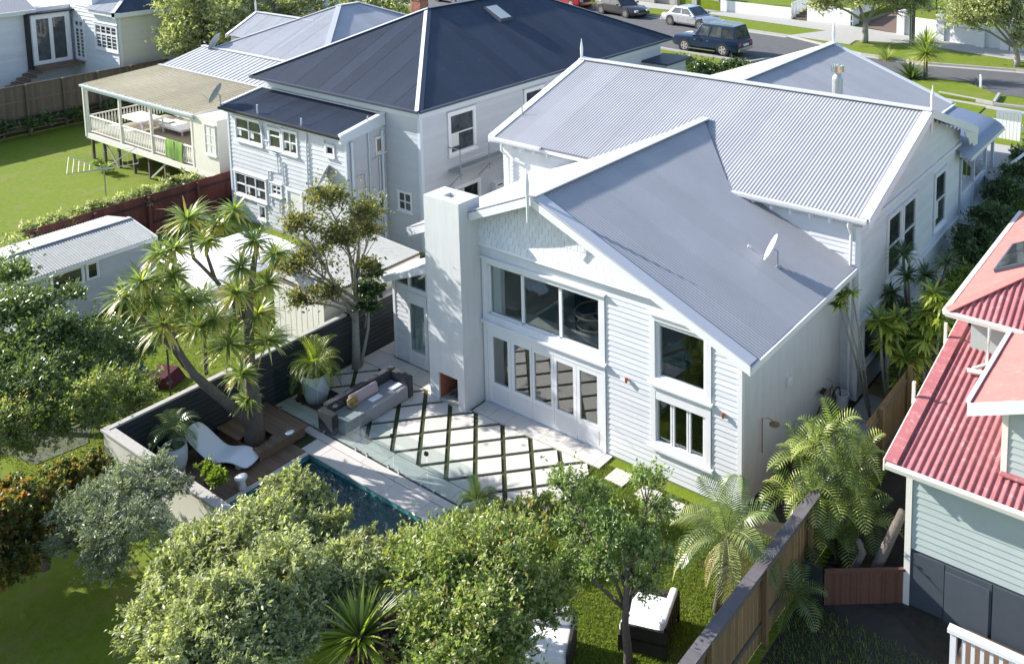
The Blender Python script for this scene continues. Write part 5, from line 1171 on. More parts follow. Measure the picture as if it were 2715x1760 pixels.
# ================================================================== SHED ON THE LEFT
S_ = thing('garden_shed', 'small grey weatherboard shed with lichened corrugated gable roof, left lawn', 'shed', (-17, -2, 0))
P1 = A(*cr('D', 1085, 105), z=2.1); P0_ = A(*cr('D', 440, 325), z=2.1)
sx = (P1.x + P0_.x) / 2; y0s, y1s = P0_.y - 1.3, P1.y; wdt = 3.6; rzs = 2.1 + .17 * wdt / 2
MB().box(sx - wdt + .1, y0s, 0, sx - .12, y1s - .1, 2.08).build('wall', M['greyb'], S_)
for yy in (y0s + .001, y1s - .22): mb = MB(); mb.prism([(sx - wdt + .1, yy, 2.081), (sx - .12, yy, 2.081), (sx - wdt / 2, yy, rzs - .05)], (0, .12, 0)); mb.build('gable_wall', M['greyb'], S_)
roof(S_, (sx + .05, y0s - .2, 2.1), (0, 1, 0), [(sx + .05, y0s - .2, 2.1), (sx + .05, y1s, 2.1), (sx - wdt / 2, y1s, rzs), (sx - wdt / 2, y0s - .2, rzs)], M['oldroof'], pitch=.09, amp=.012)
roof(S_, (sx - wdt, y0s - .2, 2.1), (0, 1, 0), [(sx - wdt, y0s - .2, 2.1), (sx - wdt, y1s, 2.1), (sx - wdt / 2, y1s, rzs), (sx - wdt / 2, y0s - .2, rzs)], M['oldroof'], pitch=.09, amp=.012)
cap_strip(S_, [(sx - wdt / 2, y0s - .2, rzs + .03), (sx - wdt / 2, y1s, rzs + .03)], .2, M['silverflash'])
MB().box(sx + .0, y0s - .2, 1.96, sx + .04, y1s, 2.08).build('fascia', M['trim'], S_); barge(S_, [(sx - wdt / 2, y1s + .001, rzs + .02), (sx + .05, y1s + .001, 2.12)], .14, .03, M['trim'], (0, 1, 0))
def SH(x, y): p = A(*cr('D', x, y), x=sx - .12); return p.y - y0s, p.z
a = SH(590, 270); b = SH(700, 385); boards(S_, (sx - .12, y0s), (0, 1), y1s - .1 - y0s, (1, 0), .05, 1.95, .12, M['greyb'], holes=[(a[0] - 1.15, b[0], b[1], a[1])], t=.02)
window(S_, (sx - .12, y0s), (0, 1), (1, 0), a[0], b[0] - .02, b[1] + .02, min(a[1], 1.93), 1, 1, fw=.06, proud=.04, sill=False); window(S_, (sx - .12, y0s), (0, 1), (1, 0), a[0] - 1.1, a[0] - .06, b[1] + .02, min(a[1], 1.93), 1, 1, fw=.06, proud=.04, sill=False)
MB().box(sx - .119, y1s - .18, .03, sx - .07, y1s - .06, 1.95).build('corner_board', M['trim'], S_)

# ================================================================== LEAN-TO SHELTER WITH WHITE PANELS BEYOND THE DARK FENCE
Cp = thing('carport', 'old carport with corrugated roof and white panelled end behind the dark fence', 'carport', (-7, .5, 0))
c1 = A(*cr('4', 1040, 800), z=2.3); c2 = A(*cr('4', 1500, 930), z=2.3); c3 = A(*cr('4', 2230, 600), z=2.3); c4 = A(*cr('4', 1870, 420), z=2.3)
xa, xb, ya, yb_ = (c1.x + c4.x) / 2, (c2.x + c3.x) / 2, (c1.y + c2.y) / 2, (c3.y + c4.y) / 2
roof(Cp, (xb, ya, 2.3), (0, 1, 0), [(xb, ya, 2.3), (xb, yb_, 2.3), (xa, yb_, 2.42), (xa, ya, 2.42)], M['oldroof'], pitch=.085, amp=.012)
MB().box(xa + .03, ya + .03, 2.2, xb - .03, yb_ - .03, 2.27).build('roof_frame', M['fence'], Cp)
npn = 9; wpn = (xb - xa) / npn
for i in range(npn): MB().box(xa + wpn * i, ya + .04, .02, xa + wpn * (i + 1) - .03, ya + .07, 2.19).build('panel', M['creamtrim'], Cp)
MB().box(xb - .1, ya + .08, 0, xb - .04, yb_, 2.19).build('side_wall', M['cream'], Cp); MB().box(xa, ya + .08, 0, xa + .06, yb_, 2.19).build('side_wall', M['cream'], Cp)
mb = MB(); mb.bar((xb - .5, ya - .05, 2.42), (xb - 2.2, ya + .5, 2.5), .35, .05); mb.build('loose_sheet', M['slate'], Cp)
# white framed glasshouse roof pieces and pale cushions seen between the cabbage tree heads
cv = thing('canopy', 'bright white tent-like canopy with rolled edges behind the cabbage tree heads', 'canopy', (-13, -.5, 0))
q = [A(*cr('4', 80, 540), z=1.9), A(*cr('4', 520, 860), z=1.9), A(*cr('4', 1180, 620), z=1.9), A(*cr('4', 1450, 480), z=1.9), A(*cr('4', 780, 400), z=1.9)]
V = []; Fc = []; n_u, n_v = 14, 10
c00, c10, c11, c01 = q[0], q[1], (q[2] + q[3]) / 2, q[4]
for i in range(n_u + 1):
    for j in range(n_v + 1):
        u, v = i / n_u, j / n_v; p = c00.lerp(c10, u).lerp(c01.lerp(c11, u), v); V.append((p.x, p.y, 1.7 + .35 * math.sin(math.pi * u) ** .5 * (0.6 + .4 * abs(math.sin(math.pi * v * 2.5)))))
for i in range(n_u):
    for j in range(n_v): a_ = i * (n_v + 1) + j; Fc.append((a_, a_ + n_v + 1, a_ + n_v + 2, a_ + 1))
mesh_np('canopy_sheet', np.array(V), Fc, M['fabric_w'], cv, smooth=True)
for p in (c00, c10, c11, c01): MB().tube([(p.x, p.y, 0), (p.x, p.y, 1.72)], .03, 6).build('pole', M['trim'], cv)
mb = MB(); mb.tube([c00 + Vector((0, 0, -.2)), c10 + Vector((0, 0, -.2))], .12, 8); mb.build('rolled_edge', M['fabric_w'], cv)
for k in range(3):
    p = A(*cr('4', 400 + 90 * k, 610 + 110 * k), z=1.2); t = thing('sun_lounger_cushion', ['rounded white cushion nearest the shed among the cabbage leaves', 'middle rounded white cushion among the cabbage leaves', 'lowest rounded white cushion among the cabbage leaves'][k], 'cushion', p, 'white cushions beyond the cabbage tree')
    MB().box(p.x - .5, p.y - .3, 0, p.x + .5, p.y + .3, .45).build('stand', M['trim'], t); MB().lathe(p - Vector((0, 0, p.z - .55)), [(.001, -.09), (.55, -.07), (.62, 0), (.55, .07), (.001, .1)], 20, sy=.6).build('pad', M['fabric_w'], t, smooth=True)
# trampoline / blue and maroon play tent on the lawn
p = A(*cr('D', 1010, 1000), z=.4); t = thing('play_tent', 'collapsed maroon and navy play tent on the sunny lawn', 'tent', (p.x, p.y, 0))
MB().prism([(p.x + .4, p.y - .5, 0), (p.x + 1.3, p.y + .1, 0), (p.x + 1.1, p.y - .0, .32), (p.x + .6, p.y - .3, .4)], (-.3, .6, 0)).build('canvas', mat('maroon_canvas', (.09, .006, .02), .8), t); MB().prism([(p.x - 1.0, p.y - .9, 0), (p.x + .35, p.y - .5, 0), (p.x - .3, p.y - .7, .5)], (-.3, .7, 0)).build('canvas', mat('navy_canvas', (.01, .03, .10), .8), t)
p = A(*cr('D', 1190, 1225), z=0); t = thing('garden_stake', 'thin wooden stake with rusty knob on the lawn beyond the fence', 'stake', (p.x, p.y, 0))
MB().tube([(p.x, p.y, 0), (p.x, p.y, 1.5)], .03, 6).build('stake', M['bark'], t); MB().lathe((p.x, p.y, .45), [(.001, -.1), (.09, 0), (.001, .1)], 8).build('knob', M['bark'], t)
# ground patches
sheet('concrete_yard', Zs([cr('D', 0, 1500), cr('D', 420, 1440), cr('D', 640, 1400), cr('D', 620, 1541), cr('J', 250, 150), cr('J', 0, 60)], 0), .004, mat('mossy_concrete', (.12, .13, .10), .9, noise=.3, scale=3))

# ================================================================== PATIO FURNITURE, POTS
sofa = thing('outdoor_sofa', 'low grey outdoor sofa with charcoal back on the patio by the planter', 'sofa', (-2.9, -2.3, .036))
fr_, fl2, br_ = Vector((-1.93, -3.42, 0)), Vector((-2.75, -3.20, 0)), Vector((-1.93, -1.30, 0))
ax = (br_ - fr_).normalized(); ay = Vector((-ax.y, ax.x, 0)); O = fr_; Ls = 2.15; Dp = .95; Z0 = .036
def sb_(a0, a1, b0, b1, z0, z1, nm, m): 
    o = MB().obox(O + ax * a0 + ay * b0 + Vector((0, 0, Z0 + z0)), ax * (a1 - a0), ay * (b1 - b0), Vector((0, 0, z1 - z0))).build(nm, m, sofa)
    bv = o.modifiers.new('bevel', 'BEVEL'); bv.width = .03; bv.segments = 2; return o
sb_(.0, Ls, 0, Dp - .2, .02, .40, 'seat', M['fabric_g']); sb_(-.0, Ls + .2, Dp - .19, Dp + .03, .02, .68, 'backrest', M['fabric_d']); sb_(Ls + .01, Ls + .2, 0, Dp - .2, .02, .66, 'arm', M['fabric_d'])
sb_(-.2, -.005, .30, Dp, .02, .60, 'arm', M['fabric_d'])
def cush(nm, lb, a, b, z, la, lbw, m, ang=0, tilt=.9):
    c = O + ax * a + ay * b + Vector((0, 0, Z0 + z)); t = thing(nm, lb, 'cushion', c)
    o = MB().obox(c - ax * la / 2, ax * la, (ay * .25 + Vector((0, 0, .9))).normalized() * lbw, (ay * .9 - Vector((0, 0, .25))).normalized() * .12).build('cover', m, t); bv = o.modifiers.new('bevel', 'BEVEL'); bv.width = .05; bv.segments = 3
cush('scatter_cushion', 'long pinkish grey cushion leaning on the sofa back', 1.05, .48, .41, .95, .32, M['fabric_p']); cush('scatter_cushion', 'small black and gold patterned cushion on the sofa', .62, .40, .41, .32, .30, mat('patterned_cushion', (.5, .33, .12), .8, col2=(.02, .02, .02), scale=9))
for k, (a, b) in enumerate(((1.75, .2), (1.05, .2))):
    c = O + ax * a + ay * b + Vector((0, 0, Z0 + .405)); t = thing('folded_cloth', ['small white folded cloth near the far arm of the sofa', 'small white folded cloth in the middle of the sofa seat'][k], 'cloth', c); MB().obox(c, ax * .36, ay * .2, Vector((0, 0, .03))).build('fold', M['fabric_w'], t)
pt = A(735, 905, z=.04)
pot = thing('planter', 'large white tapered planter holding the fountain palm beside the sofa', 'planter', (-4.25, -2.75, .036))
px_, py_ = -4.15, -2.75
MB().lathe((px_, py_, .036), [(.001, 0), (.28, 0), (.36, .28), (.39, .6), (.37, .85), (.34, .85), (.34, .76), (.001, .75)], 24).build('pot', M['pot'], pot, smooth=True); MB().lathe((px_, py_, .036), [(.001, .75), (.33, .76), (.33, .80), (.001, .81)], 16).build('potting_soil', M['soil'], pot)
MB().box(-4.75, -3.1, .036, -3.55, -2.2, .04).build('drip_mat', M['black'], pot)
p2x, p2y = A(452, 1075, z=.06).x, A(452, 1075, z=.06).y; p2x, p2y = -4.42, -6.75
pot2 = thing('planter', 'white tapered planter by the garden wall behind the lounger', 'planter', (p2x, p2y, .05))
MB().lathe((p2x, p2y, .05), [(.001, 0), (.22, 0), (.29, .25), (.31, .55), (.29, .72), (.26, .72), (.26, .64), (.001, .63)], 24).build('pot', M['pot'], pot2, smooth=True); MB().lathe((p2x, p2y, .05), [(.001, .63), (.25, .64), (.25, .67), (.001, .68)], 16).build('potting_soil', M['soil'], pot2)
# curved lounger
a = A(*cr('R', 845, 480), z=.80); b = A(*cr('R', 950, 680), z=.30); c = A(*cr('R', 1150, 690), z=.32); d = A(*cr('R', 1300, 760), z=.12)
fa = (a - d); fa.z = 0; Lt = fa.length; fa.normalize(); sa = Vector((-fa.y, fa.x, 0))
ln = thing('sun_lounger', 'smooth white moulded wave-shaped sun lounger on the pool deck', 'sun lounger', (d.x, d.y, .052))
prof = [(0, .12), (.15, .19), (.35, .26), (.55, .28), (.75, .23), (.95, .19), (1.12, .24), (1.35, .42), (1.62, .66), (1.88, .88)]
V = []; Fc = []; nn = len(prof); sc_ = 1.02
f0 = d - fa * .1
for i, (s_, z) in enumerate(prof):
    hw = .36 - (.06 if i in (0, nn - 1) else 0)
    for k, (o_, dz) in enumerate(((-hw, 0), (-hw + .05, .02), (hw - .05, .02), (hw, 0), (hw, -.07), (-hw, -.07))):
        p = f0 + fa * s_ * sc_ + sa * o_; V.append((p.x, p.y, .052 + z + dz))
for i in range(nn - 1):
    for k in range(6): a_ = i * 6 + k; b_ = i * 6 + (k + 1) % 6; Fc.append((a_, a_ + 6, b_ + 6, b_))
Fc += [tuple(range(6)), tuple(range((nn - 1) * 6, nn * 6))[::-1]]
o = mesh_np('shell', np.array(V), Fc, M['lounger'], ln, smooth=True); bv = o.modifiers.new('subsurf', 'SUBSURF'); bv.levels = 2; bv.render_levels = 2
for s_ in (.3, 1.05):
    p = f0 + fa * s_; MB().obox(p - sa * .25, sa * .5, fa * .1, Vector((0, 0, .0))).build('foot', M['lounger'], ln) if False else MB().obox(Vector((p.x, p.y, .052)) - sa * .22, sa * .44, fa * .12, Vector((0, 0, .12))).build('foot', M['lounger'], ln)
p = A(*cr('R', 1205, 900), z=.3); t = thing('side_table', 'small white side table half hidden by the leafy bush', 'side table', (p.x, p.y, .05)); MB().lathe((p.x, p.y, .05), [(.001, 0), (.12, 0), (.08, .15), (.15, .28), (.15, .30), (.001, .30)], 18).build('body', M['lounger'], t, smooth=True)

# armchairs on the lawn
def armchair(lb, P, rz, group):
    t = thing('garden_armchair', lb, 'armchair', (0, 0, 0), group)
    w2, d2 = .52, .50
    def lb_(mb, nm, m): return mb.build(nm, m, t)
    f = MB(); f.box(-w2, -d2, .30, w2, d2, .345)
    for x in (-w2, w2 - .05):
        for y in (-d2, d2 - .05): f.box(x, y, 0, x + .05, y + .05, .299 if y < 0 else .66)
    f.box(-w2, d2 - .04, .62, w2, d2, .66); lb_(f, 'frame', M['wicker'])
    for s_ in (-1, 1): lb_(MB().box(s_ * w2 - (.045 if s_ > 0 else 0), -d2 + .051, .04, s_ * w2 + (.045 if s_ < 0 else 0), d2 - .051, .60), 'arm', M['wicker'])
    for k in range(6): lb_(MB().box(-w2 + .09 + .16 * k, d2 - .035, .346, -w2 + .19 + .16 * k, d2 - .01, .62), 'slat', M['wicker'])
    lb_(MB().box(-w2 + .06, -d2 + .01, .08, w2 - .06, -d2 + .03, .30), 'side_panel', M['wicker'])
    o = lb_(MB().box(-w2 + .055, -d2 + .0, .346, w2 - .055, d2 - .16, .52), 'seat_cushion', M['fabric_w']); bv = o.modifiers.new('bevel', 'BEVEL'); bv.width = .06; bv.segments = 3
    o = lb_(MB().obox(Vector((-w2 + .06, d2 - .22, .50)), Vector((2 * w2 - .12, 0, 0)), Vector((0, .16, 0)), Vector((0, .05, .30))), 'back_cushion', M['fabric_w']); bv = o.modifiers.new('bevel', 'BEVEL'); bv.width = .06; bv.segments = 3
    t.location = P; t.rotation_euler[2] = rz; return t
q = A(*cr('K', 2150, 1290), z=.4)
armchair('dark wicker armchair with thick white cushions on the open lawn', (8.62, -4.12, 0), R(-72), 'wicker armchairs on the lawn')
q = A(*cr('K', 1430, 1390), z=.4); t2 = armchair('dark wicker armchair with white cushions half hidden under the tree', (q.x, q.y, 0), R(30), 'wicker armchairs on the lawn')
# bucket and tools in the side path
p = A(*cr('G', 1112, 1230), z=.3); t = thing('bucket', 'white round bucket on the side path near the house corner', 'bucket', (p.x, p.y, .03)); MB().lathe((p.x, p.y, .03), [(.001, 0), (.16, 0), (.2, .42), (.18, .42), (.15, .05), (.001, .05)], 18).build('body', M['trim'], t)
p = A(*cr('G', 1000, 1230), z=.6); t = thing('bicycle', 'rusty brown bicycle leaning against the plain side wall', 'bicycle', (8.7, p.y, .03))
def hoop(cy, r, th, m, nm):
    pts = [Vector((8.62, cy + r * math.cos(2 * math.pi * i / 20), .03 + .33 + r * math.sin(2 * math.pi * i / 20))) for i in range(21)]; MB().tube(pts, th, 5, cap=False).build(nm, m, t)
hoop(p.y - .5, .31, .02, M['rubber'], 'wheel'); hoop(p.y + .5, .31, .02, M['rubber'], 'wheel')
rust = mat('rust', (.20, .07, .04), .8)
mb = MB(); mb.tube([(8.62, p.y - .5, .36), (8.6, p.y - .15, .33), (8.58, p.y + .3, .85), (8.62, p.y + .5, .36)], .018, 5); mb.tube([(8.6, p.y - .15, .33), (8.56, p.y - .3, .95)], .018, 5); mb.tube([(8.57, p.y - .27, .8), (8.58, p.y + .3, .8)], .018, 5); mb.build('frame', rust, t)
MB().box(8.52, p.y - .42, .95, 8.64, p.y - .18, 1.0).build('saddle', M['rubber'], t); MB().tube([(8.35, p.y + .3, 1.0), (8.8, p.y + .3, 1.0)], .015, 5).build('handlebar', M['steel'], t)

# ================================================================== STREET: fences, walls, pole, cars
def picket_fence(nm, lb, a, b, h0, h1, step=.13, mm=None, base_z=None):
    a, b = Vector(a), Vector(b); mm = mm or M['trim']; t = thing(nm, lb, 'fence', a); L = (b - a).length; d = (b - a) / L; nrm = Vector((-d.y, d.x, 0)); n = int(L / step)
    for i in range(n):
        p = a + d * (i * step); h = h0 + (h1 - h0) * i / n
        MB().obox(p, d * step * .88, nrm * .02, Vector((0, 0, h))).build('picket', mm, t)
    mb = MB()
    for f in (.25, .85): mb.obox(a + nrm * .025 + Vector((0, 0, h0 * f)), b - a + Vector((0, 0, (h1 - h0) * f)), nrm * .04, Vector((0, 0, .08)))
    mb.build('rail', mm, t); return t
def zp(c, x, y, z=ZS): return A(*cr(c, x, y), z=z)
a = zp('3', 1575, 112); b = zp('2', 140, 190); h0 = AV(*cr('3', 1575, 2), a).z - ZS
h1 = AV(*cr('2', 140, 78), b).z - ZS
picket_fence('picket_fence', 'long white close-boarded fence across the street left of the steps', a, b, h0 if 0.5 < h0 < 3 else 1.6, h1 if .5 < h1 < 3 else 1.4, .16)
c = zp('2', 165, 190); e = Vector((c.x + .6, c.y + 2.4, ZS)); picket_fence('picket_fence', 'short white fence rising beside the left of the street steps', b, b + Vector((.9, 2.4, .5)), 1.35, 1.3, .16)
f1 = zp('2', 290, 208); f2 = zp('2', 725, 256); picket_fence('picket_fence', 'white picket fence across the street right of the steps', f1, f2, 1.35, 1.35, .16)
picket_fence('picket_fence', 'white picket fence returning along the brown driveway', f2, zp('2', 830, 200) + Vector((.4, 1.0, .1)), 1.35, 1.3, .16); picket_fence('picket_fence', 'white picket side fence just right of the street steps', f1 + Vector((.5, 2.4, .5)), f1 + Vector((0, .05, 0)), 1.3, 1.35, .16)
st2 = thing('garden_steps', 'dark stone steps between the two white picket fences across the street', 'steps', (b.x, b.y, ZS))
for i in range(7): MB().box(b.x + .15, b.y + .1 + .35 * i, ZS, f1.x - .05, b.y + .1 + .35 * (i + 1), ZS + .17 * (i + 1)).build('step', M['fence'], st2)
sheet('raised_garden', [(-60, 52), (a.x, a.y + .3), (b.x, b.y + .3), (b.x + .1, b.y + 2.6), (f1.x + .3, f1.y + 2.6), (f1.x + .1, f1.y + .2), (f2.x - .1, f2.y + .2), (f2.x + .5, 52), (f2.x, 60), (-60, 60)], ZS + .75, M['grass'], .8)
# white masonry wall with piers, to the right
g = thing('masonry_wall', 'white panelled garden wall with square capped piers across the street', 'wall', (zp('2', 1170, 330).x, zp('2', 1170, 330).y, ZS))
pr = [zp('2', 1200, 335), zp('2', 1580, 393), zp('2', 1965, 455), zp('2', 2200, 482), zp('2', 2300, 500)]
pr.append(pr[-1] + Vector((9, 1.0, 0)))
for i, p in enumerate(pr[:-1]):
    tp = 1.75; MB().box(p.x - .28, p.y - .28, ZS, p.x + .28, p.y + .28, ZS + tp).build('pier', M['trim'], g); MB().lathe((p.x, p.y, ZS + tp), [(.42, 0), (.42, .06), (.001, .16)], 4).build('pier_cap', M['trim'], g)
    q = pr[i + 1]; d = (q - p).normalized(); n_ = Vector((-d.y, d.x, 0)); L = (q - p).length
    MB().obox(p + d * .29, d * (L - .58), n_ * .12, Vector((0, 0, 1.15))).build('wall_panel', M['white'], g); MB().obox(p + d * .29 + Vector((0, 0, 1.16)), d * (L - .58), n_ * .05, Vector((0, 0, .22))).build('trellis_panel', M['trim'], g)
# dark masonry / house fronts behind
t = thing('retaining_wall', 'grey stone retaining wall across the street behind the parked cars', 'wall', (a.x - 5, a.y + 1, ZS)); MB().box(a.x - 22, a.y + .8, ZS, a.x - .2, a.y + 1.2, ZS + 1.9).build('wall', M['conc'], t)
for k in range(4): MB().box(a.x - .9 - 2.2 * k, a.y + .4, ZS, a.x - .4 - 2.2 * k, a.y + .79, ZS + 2.0).build('pier', M['conc'], t)
t = thing('house_front', 'white weatherboard house front beyond the street wall, top right', 'house', (0, 56, ZS)); MB().box(-2, 56, ZS, 8, 60, ZS + 5).build('wall', M['white'], t); boards(t, (-2, 56), (1, 0), 10, (0, -1), ZS + .3, ZS + 4.5, .3, M['whiteb'], t=.04)
# power pole and second pole
p = zp('2', 1300, 437); t = thing('power_pole', 'tall grey wooden power pole with metal strip on the far verge', 'pole', (p.x, p.y, ZS)); MB().tube([(p.x, p.y, ZS), (p.x, p.y, ZS + 9)], [.19, .14], 12).build('pole', M['bark'], t); MB().box(p.x - .03, p.y - .2, ZS, p.x + .03, p.y - .185, ZS + 6).build('cable_guard', M['steel'], t)
p = zp('3', 1160, 100); t = thing('power_pole', 'pale concrete pole behind the silver car', 'pole', (p.x, p.y, ZS)); MB().tube([(p.x, p.y, ZS), (p.x, p.y, ZS + 8)], [.17, .13], 12).build('pole', M['palebark'], t); MB().box(p.x - .05, p.y - .19, ZS + 2.4, p.x + .05, p.y - .17, ZS + 2.6).build('plate', M['steel'], t)
p = zp('2', 1960, 850); t = thing('marker_post', 'small white marker post at the tip of the grass island', 'post', (p.x, p.y, ZS)); MB().box(p.x - .06, p.y - .06, ZS, p.x + .06, p.y + .06, ZS + .7).build('post', M['trim'], t); MB().lathe((p.x, p.y, ZS + .701), [(.09, 0), (.001, .08)], 4).build('cap', M['trim'], t)
# front picket gate
a = A(*cr('1', 880, 535), z=2.7); b = A(*cr('1', 1190, 590), z=2.7); picket_fence('picket_fence', 'white picket gate fence at the front driveway behind the veranda', a, b, 1.15, 1.15, .16)
a = A(*cr('1', 925, 440), z=2.9); b = A(*cr('1', 1215, 470), z=2.9); picket_fence('picket_fence', 'farther white picket fence at the front boundary beyond the veranda', a, b, 1.15, 1.15, .16)

def paint(nm, c, metal=.3): 
    m = mat(nm, c, .28, metal=metal, spec=.6, coat=.6); return m
def car(nm, lb, P, yaw, L, Wd, Hh, color, cat='car', suv=False, sc=1.0, plate=False):
    """built nose to +x, then turned and placed"""
    t = thing(nm, lb, cat, (0, 0, 0)); hw = Wd / 2; lo = .32 if suv else .2; belt = .98 if suv else .82
    hood = .98 if suv else .80
    # body shell, stations: x, half width, z bottom, z top
    if suv: stn = [(-L / 2, hw * .93, lo + .1, belt - .05), (-L / 2 + .12, hw, lo, belt), (-L * .2, hw, lo, belt), (L * .17, hw, lo, belt), (L * .22, hw, lo, hood), (L / 2 - .2, hw * .97, lo, hood - .05), (L / 2, hw * .9, lo + .1, hood - .22)]
    else: stn = [(-L / 2, hw * .84, lo + .12, belt - .14), (-L / 2 + .18, hw * .95, lo, belt - .02), (-L * .25, hw, lo, belt + .02), (L * .1, hw, lo, belt), (L * .24, hw, lo, hood - .03), (L / 2 - .25, hw * .94, lo, hood - .17), (L / 2, hw * .78, lo + .08, hood - .34)]
    V = []; Fc = []; rg = 10
    for x, w_, a, b in stn:
        m_ = (a + b) / 2 + .05
        for (y, z) in ((-w_ * .9, a), (-w_, a + .12), (-w_, m_), (-w_ * .965, b - .05), (-w_ * .86, b), (w_ * .86, b), (w_ * .965, b - .05), (w_, m_), (w_, a + .12), (w_ * .9, a)): V.append((x, y, z))
    for i in range(len(stn) - 1):
        for k in range(rg): q = i * rg + k; r = i * rg + (k + 1) % rg; Fc.append((q, r, r + rg, q + rg))
    Fc += [tuple(range(rg)), tuple(range((len(stn) - 1) * rg, len(stn) * rg))[::-1]]
    body = mesh_np('body', np.array(V), [f[::-1] for f in Fc], color, t, smooth=True)
    sm = body.modifiers.new('edge', 'EDGE_SPLIT'); sm.split_angle = R(32)
    # cabin
    if suv: bx = (-L / 2 + .08, L * .19); tx_ = (-L / 2 + .35, L * .06); top = Hh
    else: bx = (-L * .36, L * .20); tx_ = (-L * .22, L * .03); top = Hh
    wb, wt = hw * .90, hw * .74
    cab = MB(); zb = belt - .03
    B4 = [(bx[0], -wb, zb), (bx[1], -wb, zb), (bx[1], wb, zb), (bx[0], wb, zb)]; T4 = [(tx_[0], -wt, top), (tx_[1], -wt, top), (tx_[1], wt, top), (tx_[0], wt, top)]
    cab.add(B4 + T4, [(4, 5, 6, 7), (0, 1, 5, 4), (1, 2, 6, 5), (2, 3, 7, 6), (3, 0, 4, 7)]); co = cab.build('cabin', color, t); bv = co.modifiers.new('bevel', 'BEVEL'); bv.width = .05; bv.segments = 3
    def face_pane(q, u0, u1, v0, v1, nm='side_window'):
        q = [Vector(p) for p in q]; f = lambda u, v: q[0].lerp(q[1], u).lerp(q[3].lerp(q[2], u), v); n = (q[1] - q[0]).cross(q[3] - q[0]).normalized() * .012
        mb = MB().prism([f(u0, v0) + n * .2, f(u1, v0) + n * .2, f(u1, v1) + n * .2, f(u0, v1) + n * .2], n * .8); return mb.build(nm, M['dglass'], t)
    sideR = [B4[0], B4[1], T4[1], T4[0]]; sideL = [B4[2], B4[3], T4[3], T4[2]]
    cuts = ((.04, .33), (.36, .62), (.66, .92)) if suv else ((.10, .48), (.52, .93))
    for a, b in cuts: face_pane(sideR, a, b, .16, .86); face_pane(sideL, 1 - b, 1 - a, .16, .86)
    face_pane([B4[1], B4[2], T4[2], T4[1]], .06, .94, .1, .93, 'windscreen'); face_pane([B4[3], B4[0], T4[0], T4[3]], .08, .92, .14, .9, 'rear_window')
    wr0 = .38 if suv else .32; wx = L * (.29 if not suv else .285)
    for s in (-1, 1):
        for x in (wx + .05, -wx + .02):
            def whl(r0, r1, y0, y1, nm, m_, par):
                V = []; Fc = []; n = 20
                for y, r in ((y0, r0), (y1, r0), (y1, r1), (y0, r1)):
                    for k in range(n): V.append((x + r * math.cos(2 * math.pi * k / n), y, wr0 + r * math.sin(2 * math.pi * k / n)))
                for a in range(4):
                    for k in range(n): p0 = a * n + k; p1 = a * n + (k + 1) % n; q0 = ((a + 1) % 4) * n + k; q1 = ((a + 1) % 4) * n + (k + 1) % n; Fc.append((p0, p1, q1, q0))
                return mesh_np(nm, np.array(V), Fc, m_, par)
            yo = s * hw; w0 = whl(wr0, wr0 * .62, yo - s * .2, yo + s * .012, 'wheel', M['rubber'], t)
            MB().tube([(x, yo - s * .1, wr0), (x, yo - s * .005, wr0)], wr0 * .62, 20).build('rim_dish', M['darkgrey'], w0)
            for k in range(5):
                an = 2 * math.pi * k / 5; e_ = Vector((x + wr0 * .6 * math.cos(an), yo + s * .008, wr0 + wr0 * .6 * math.sin(an))); mb = MB(); mb.bar((x, yo + s * .008, wr0), e_, .09, .02, up=(0, 1, 0)); mb.build('spoke', M['chrome' if not suv else 'cap'], w0)
            whl(wr0 * .64, wr0 * .56, yo - s * .02, yo + s * .02, 'rim', M['chrome' if not suv else 'cap'], w0)
            MB().tube([(x, yo - s * .25, wr0 + .02), (x, yo + s * .003, wr0 + .02)], wr0 + .07, 20).build('wheel_arch', M['black'] if not suv else color, t)
    for s in (-1, 1):
        MB().box(L / 2 - .14, s * hw * .45, hood - .34, L / 2 + .01, s * hw * .78, hood - .2).build('headlight', M['light'], t); MB().box(-L / 2 - .02, s * hw * .55, belt - .30, -L / 2 + .08, s * hw * .82, belt - .12).build('tail_light', M['red'], t)
        MB().box(bx[1] - .32, s * (hw + .02), belt + .02, bx[1] - .2, s * (hw + .17), belt + .14).build('wing_mirror', color, t)
        for x in (-.35, .55): MB().box(x, s * (hw + .002), belt - .17, x + .16, s * (hw + .022), belt - .14).build('door_handle', M['chrome'] if suv else color, t)
        for x in (-.62, .38, 1.1): MB().box(x * (1 if suv else .95), s * (hw + .0005), lo + .1, x * (1 if suv else .95) + .012, s * (hw + .003), belt - .08).build('door_seam', M['black'], t)
    MB().box(L / 2 - .05, -hw * .7, lo + .08, L / 2 + .05, hw * .7, lo + .25).build('bumper', M['chrome'] if suv else color, t); MB().box(-L / 2 - .08, -hw * .85, lo + .06, -L / 2 + .06, hw * .85, lo + .26).build('bumper', M['chrome'] if suv else color, t)
    MB().box(L / 2 - .02, -.3, hood - .36, L / 2 + .02, .3, hood - .22).build('grille', M['black'], t)
    MB().box(-L / 2 - .1, -.26, lo + .34, -L / 2 - .0, .26, lo + .46).build('number_plate', M['trim'], t)
    if suv:
        for s in (-1, 1): MB().box(-.9, s * (hw + .02), lo - .02, 1.0, s * (hw + .2), lo + .03).build('side_step', M['chrome'], t); MB().box(-L / 2 + .5, s * wt * .85 - .02, top + .04, .3, s * wt * .85 + .02, top + .08).build('roof_rail', M['chrome'], t)
    t.location = P; t.rotation_euler[2] = yaw; t.scale = (sc, sc, sc); return t
def carpos(rear, front): return (rear + front) / 2, math.atan2(front.y - rear.y, front.x - rear.x)
r_, f_ = zp('3', 1590, 556), zp('3', 1240, 505); c, yaw = carpos(r_, f_); n_ = Vector((0, .9, 0))
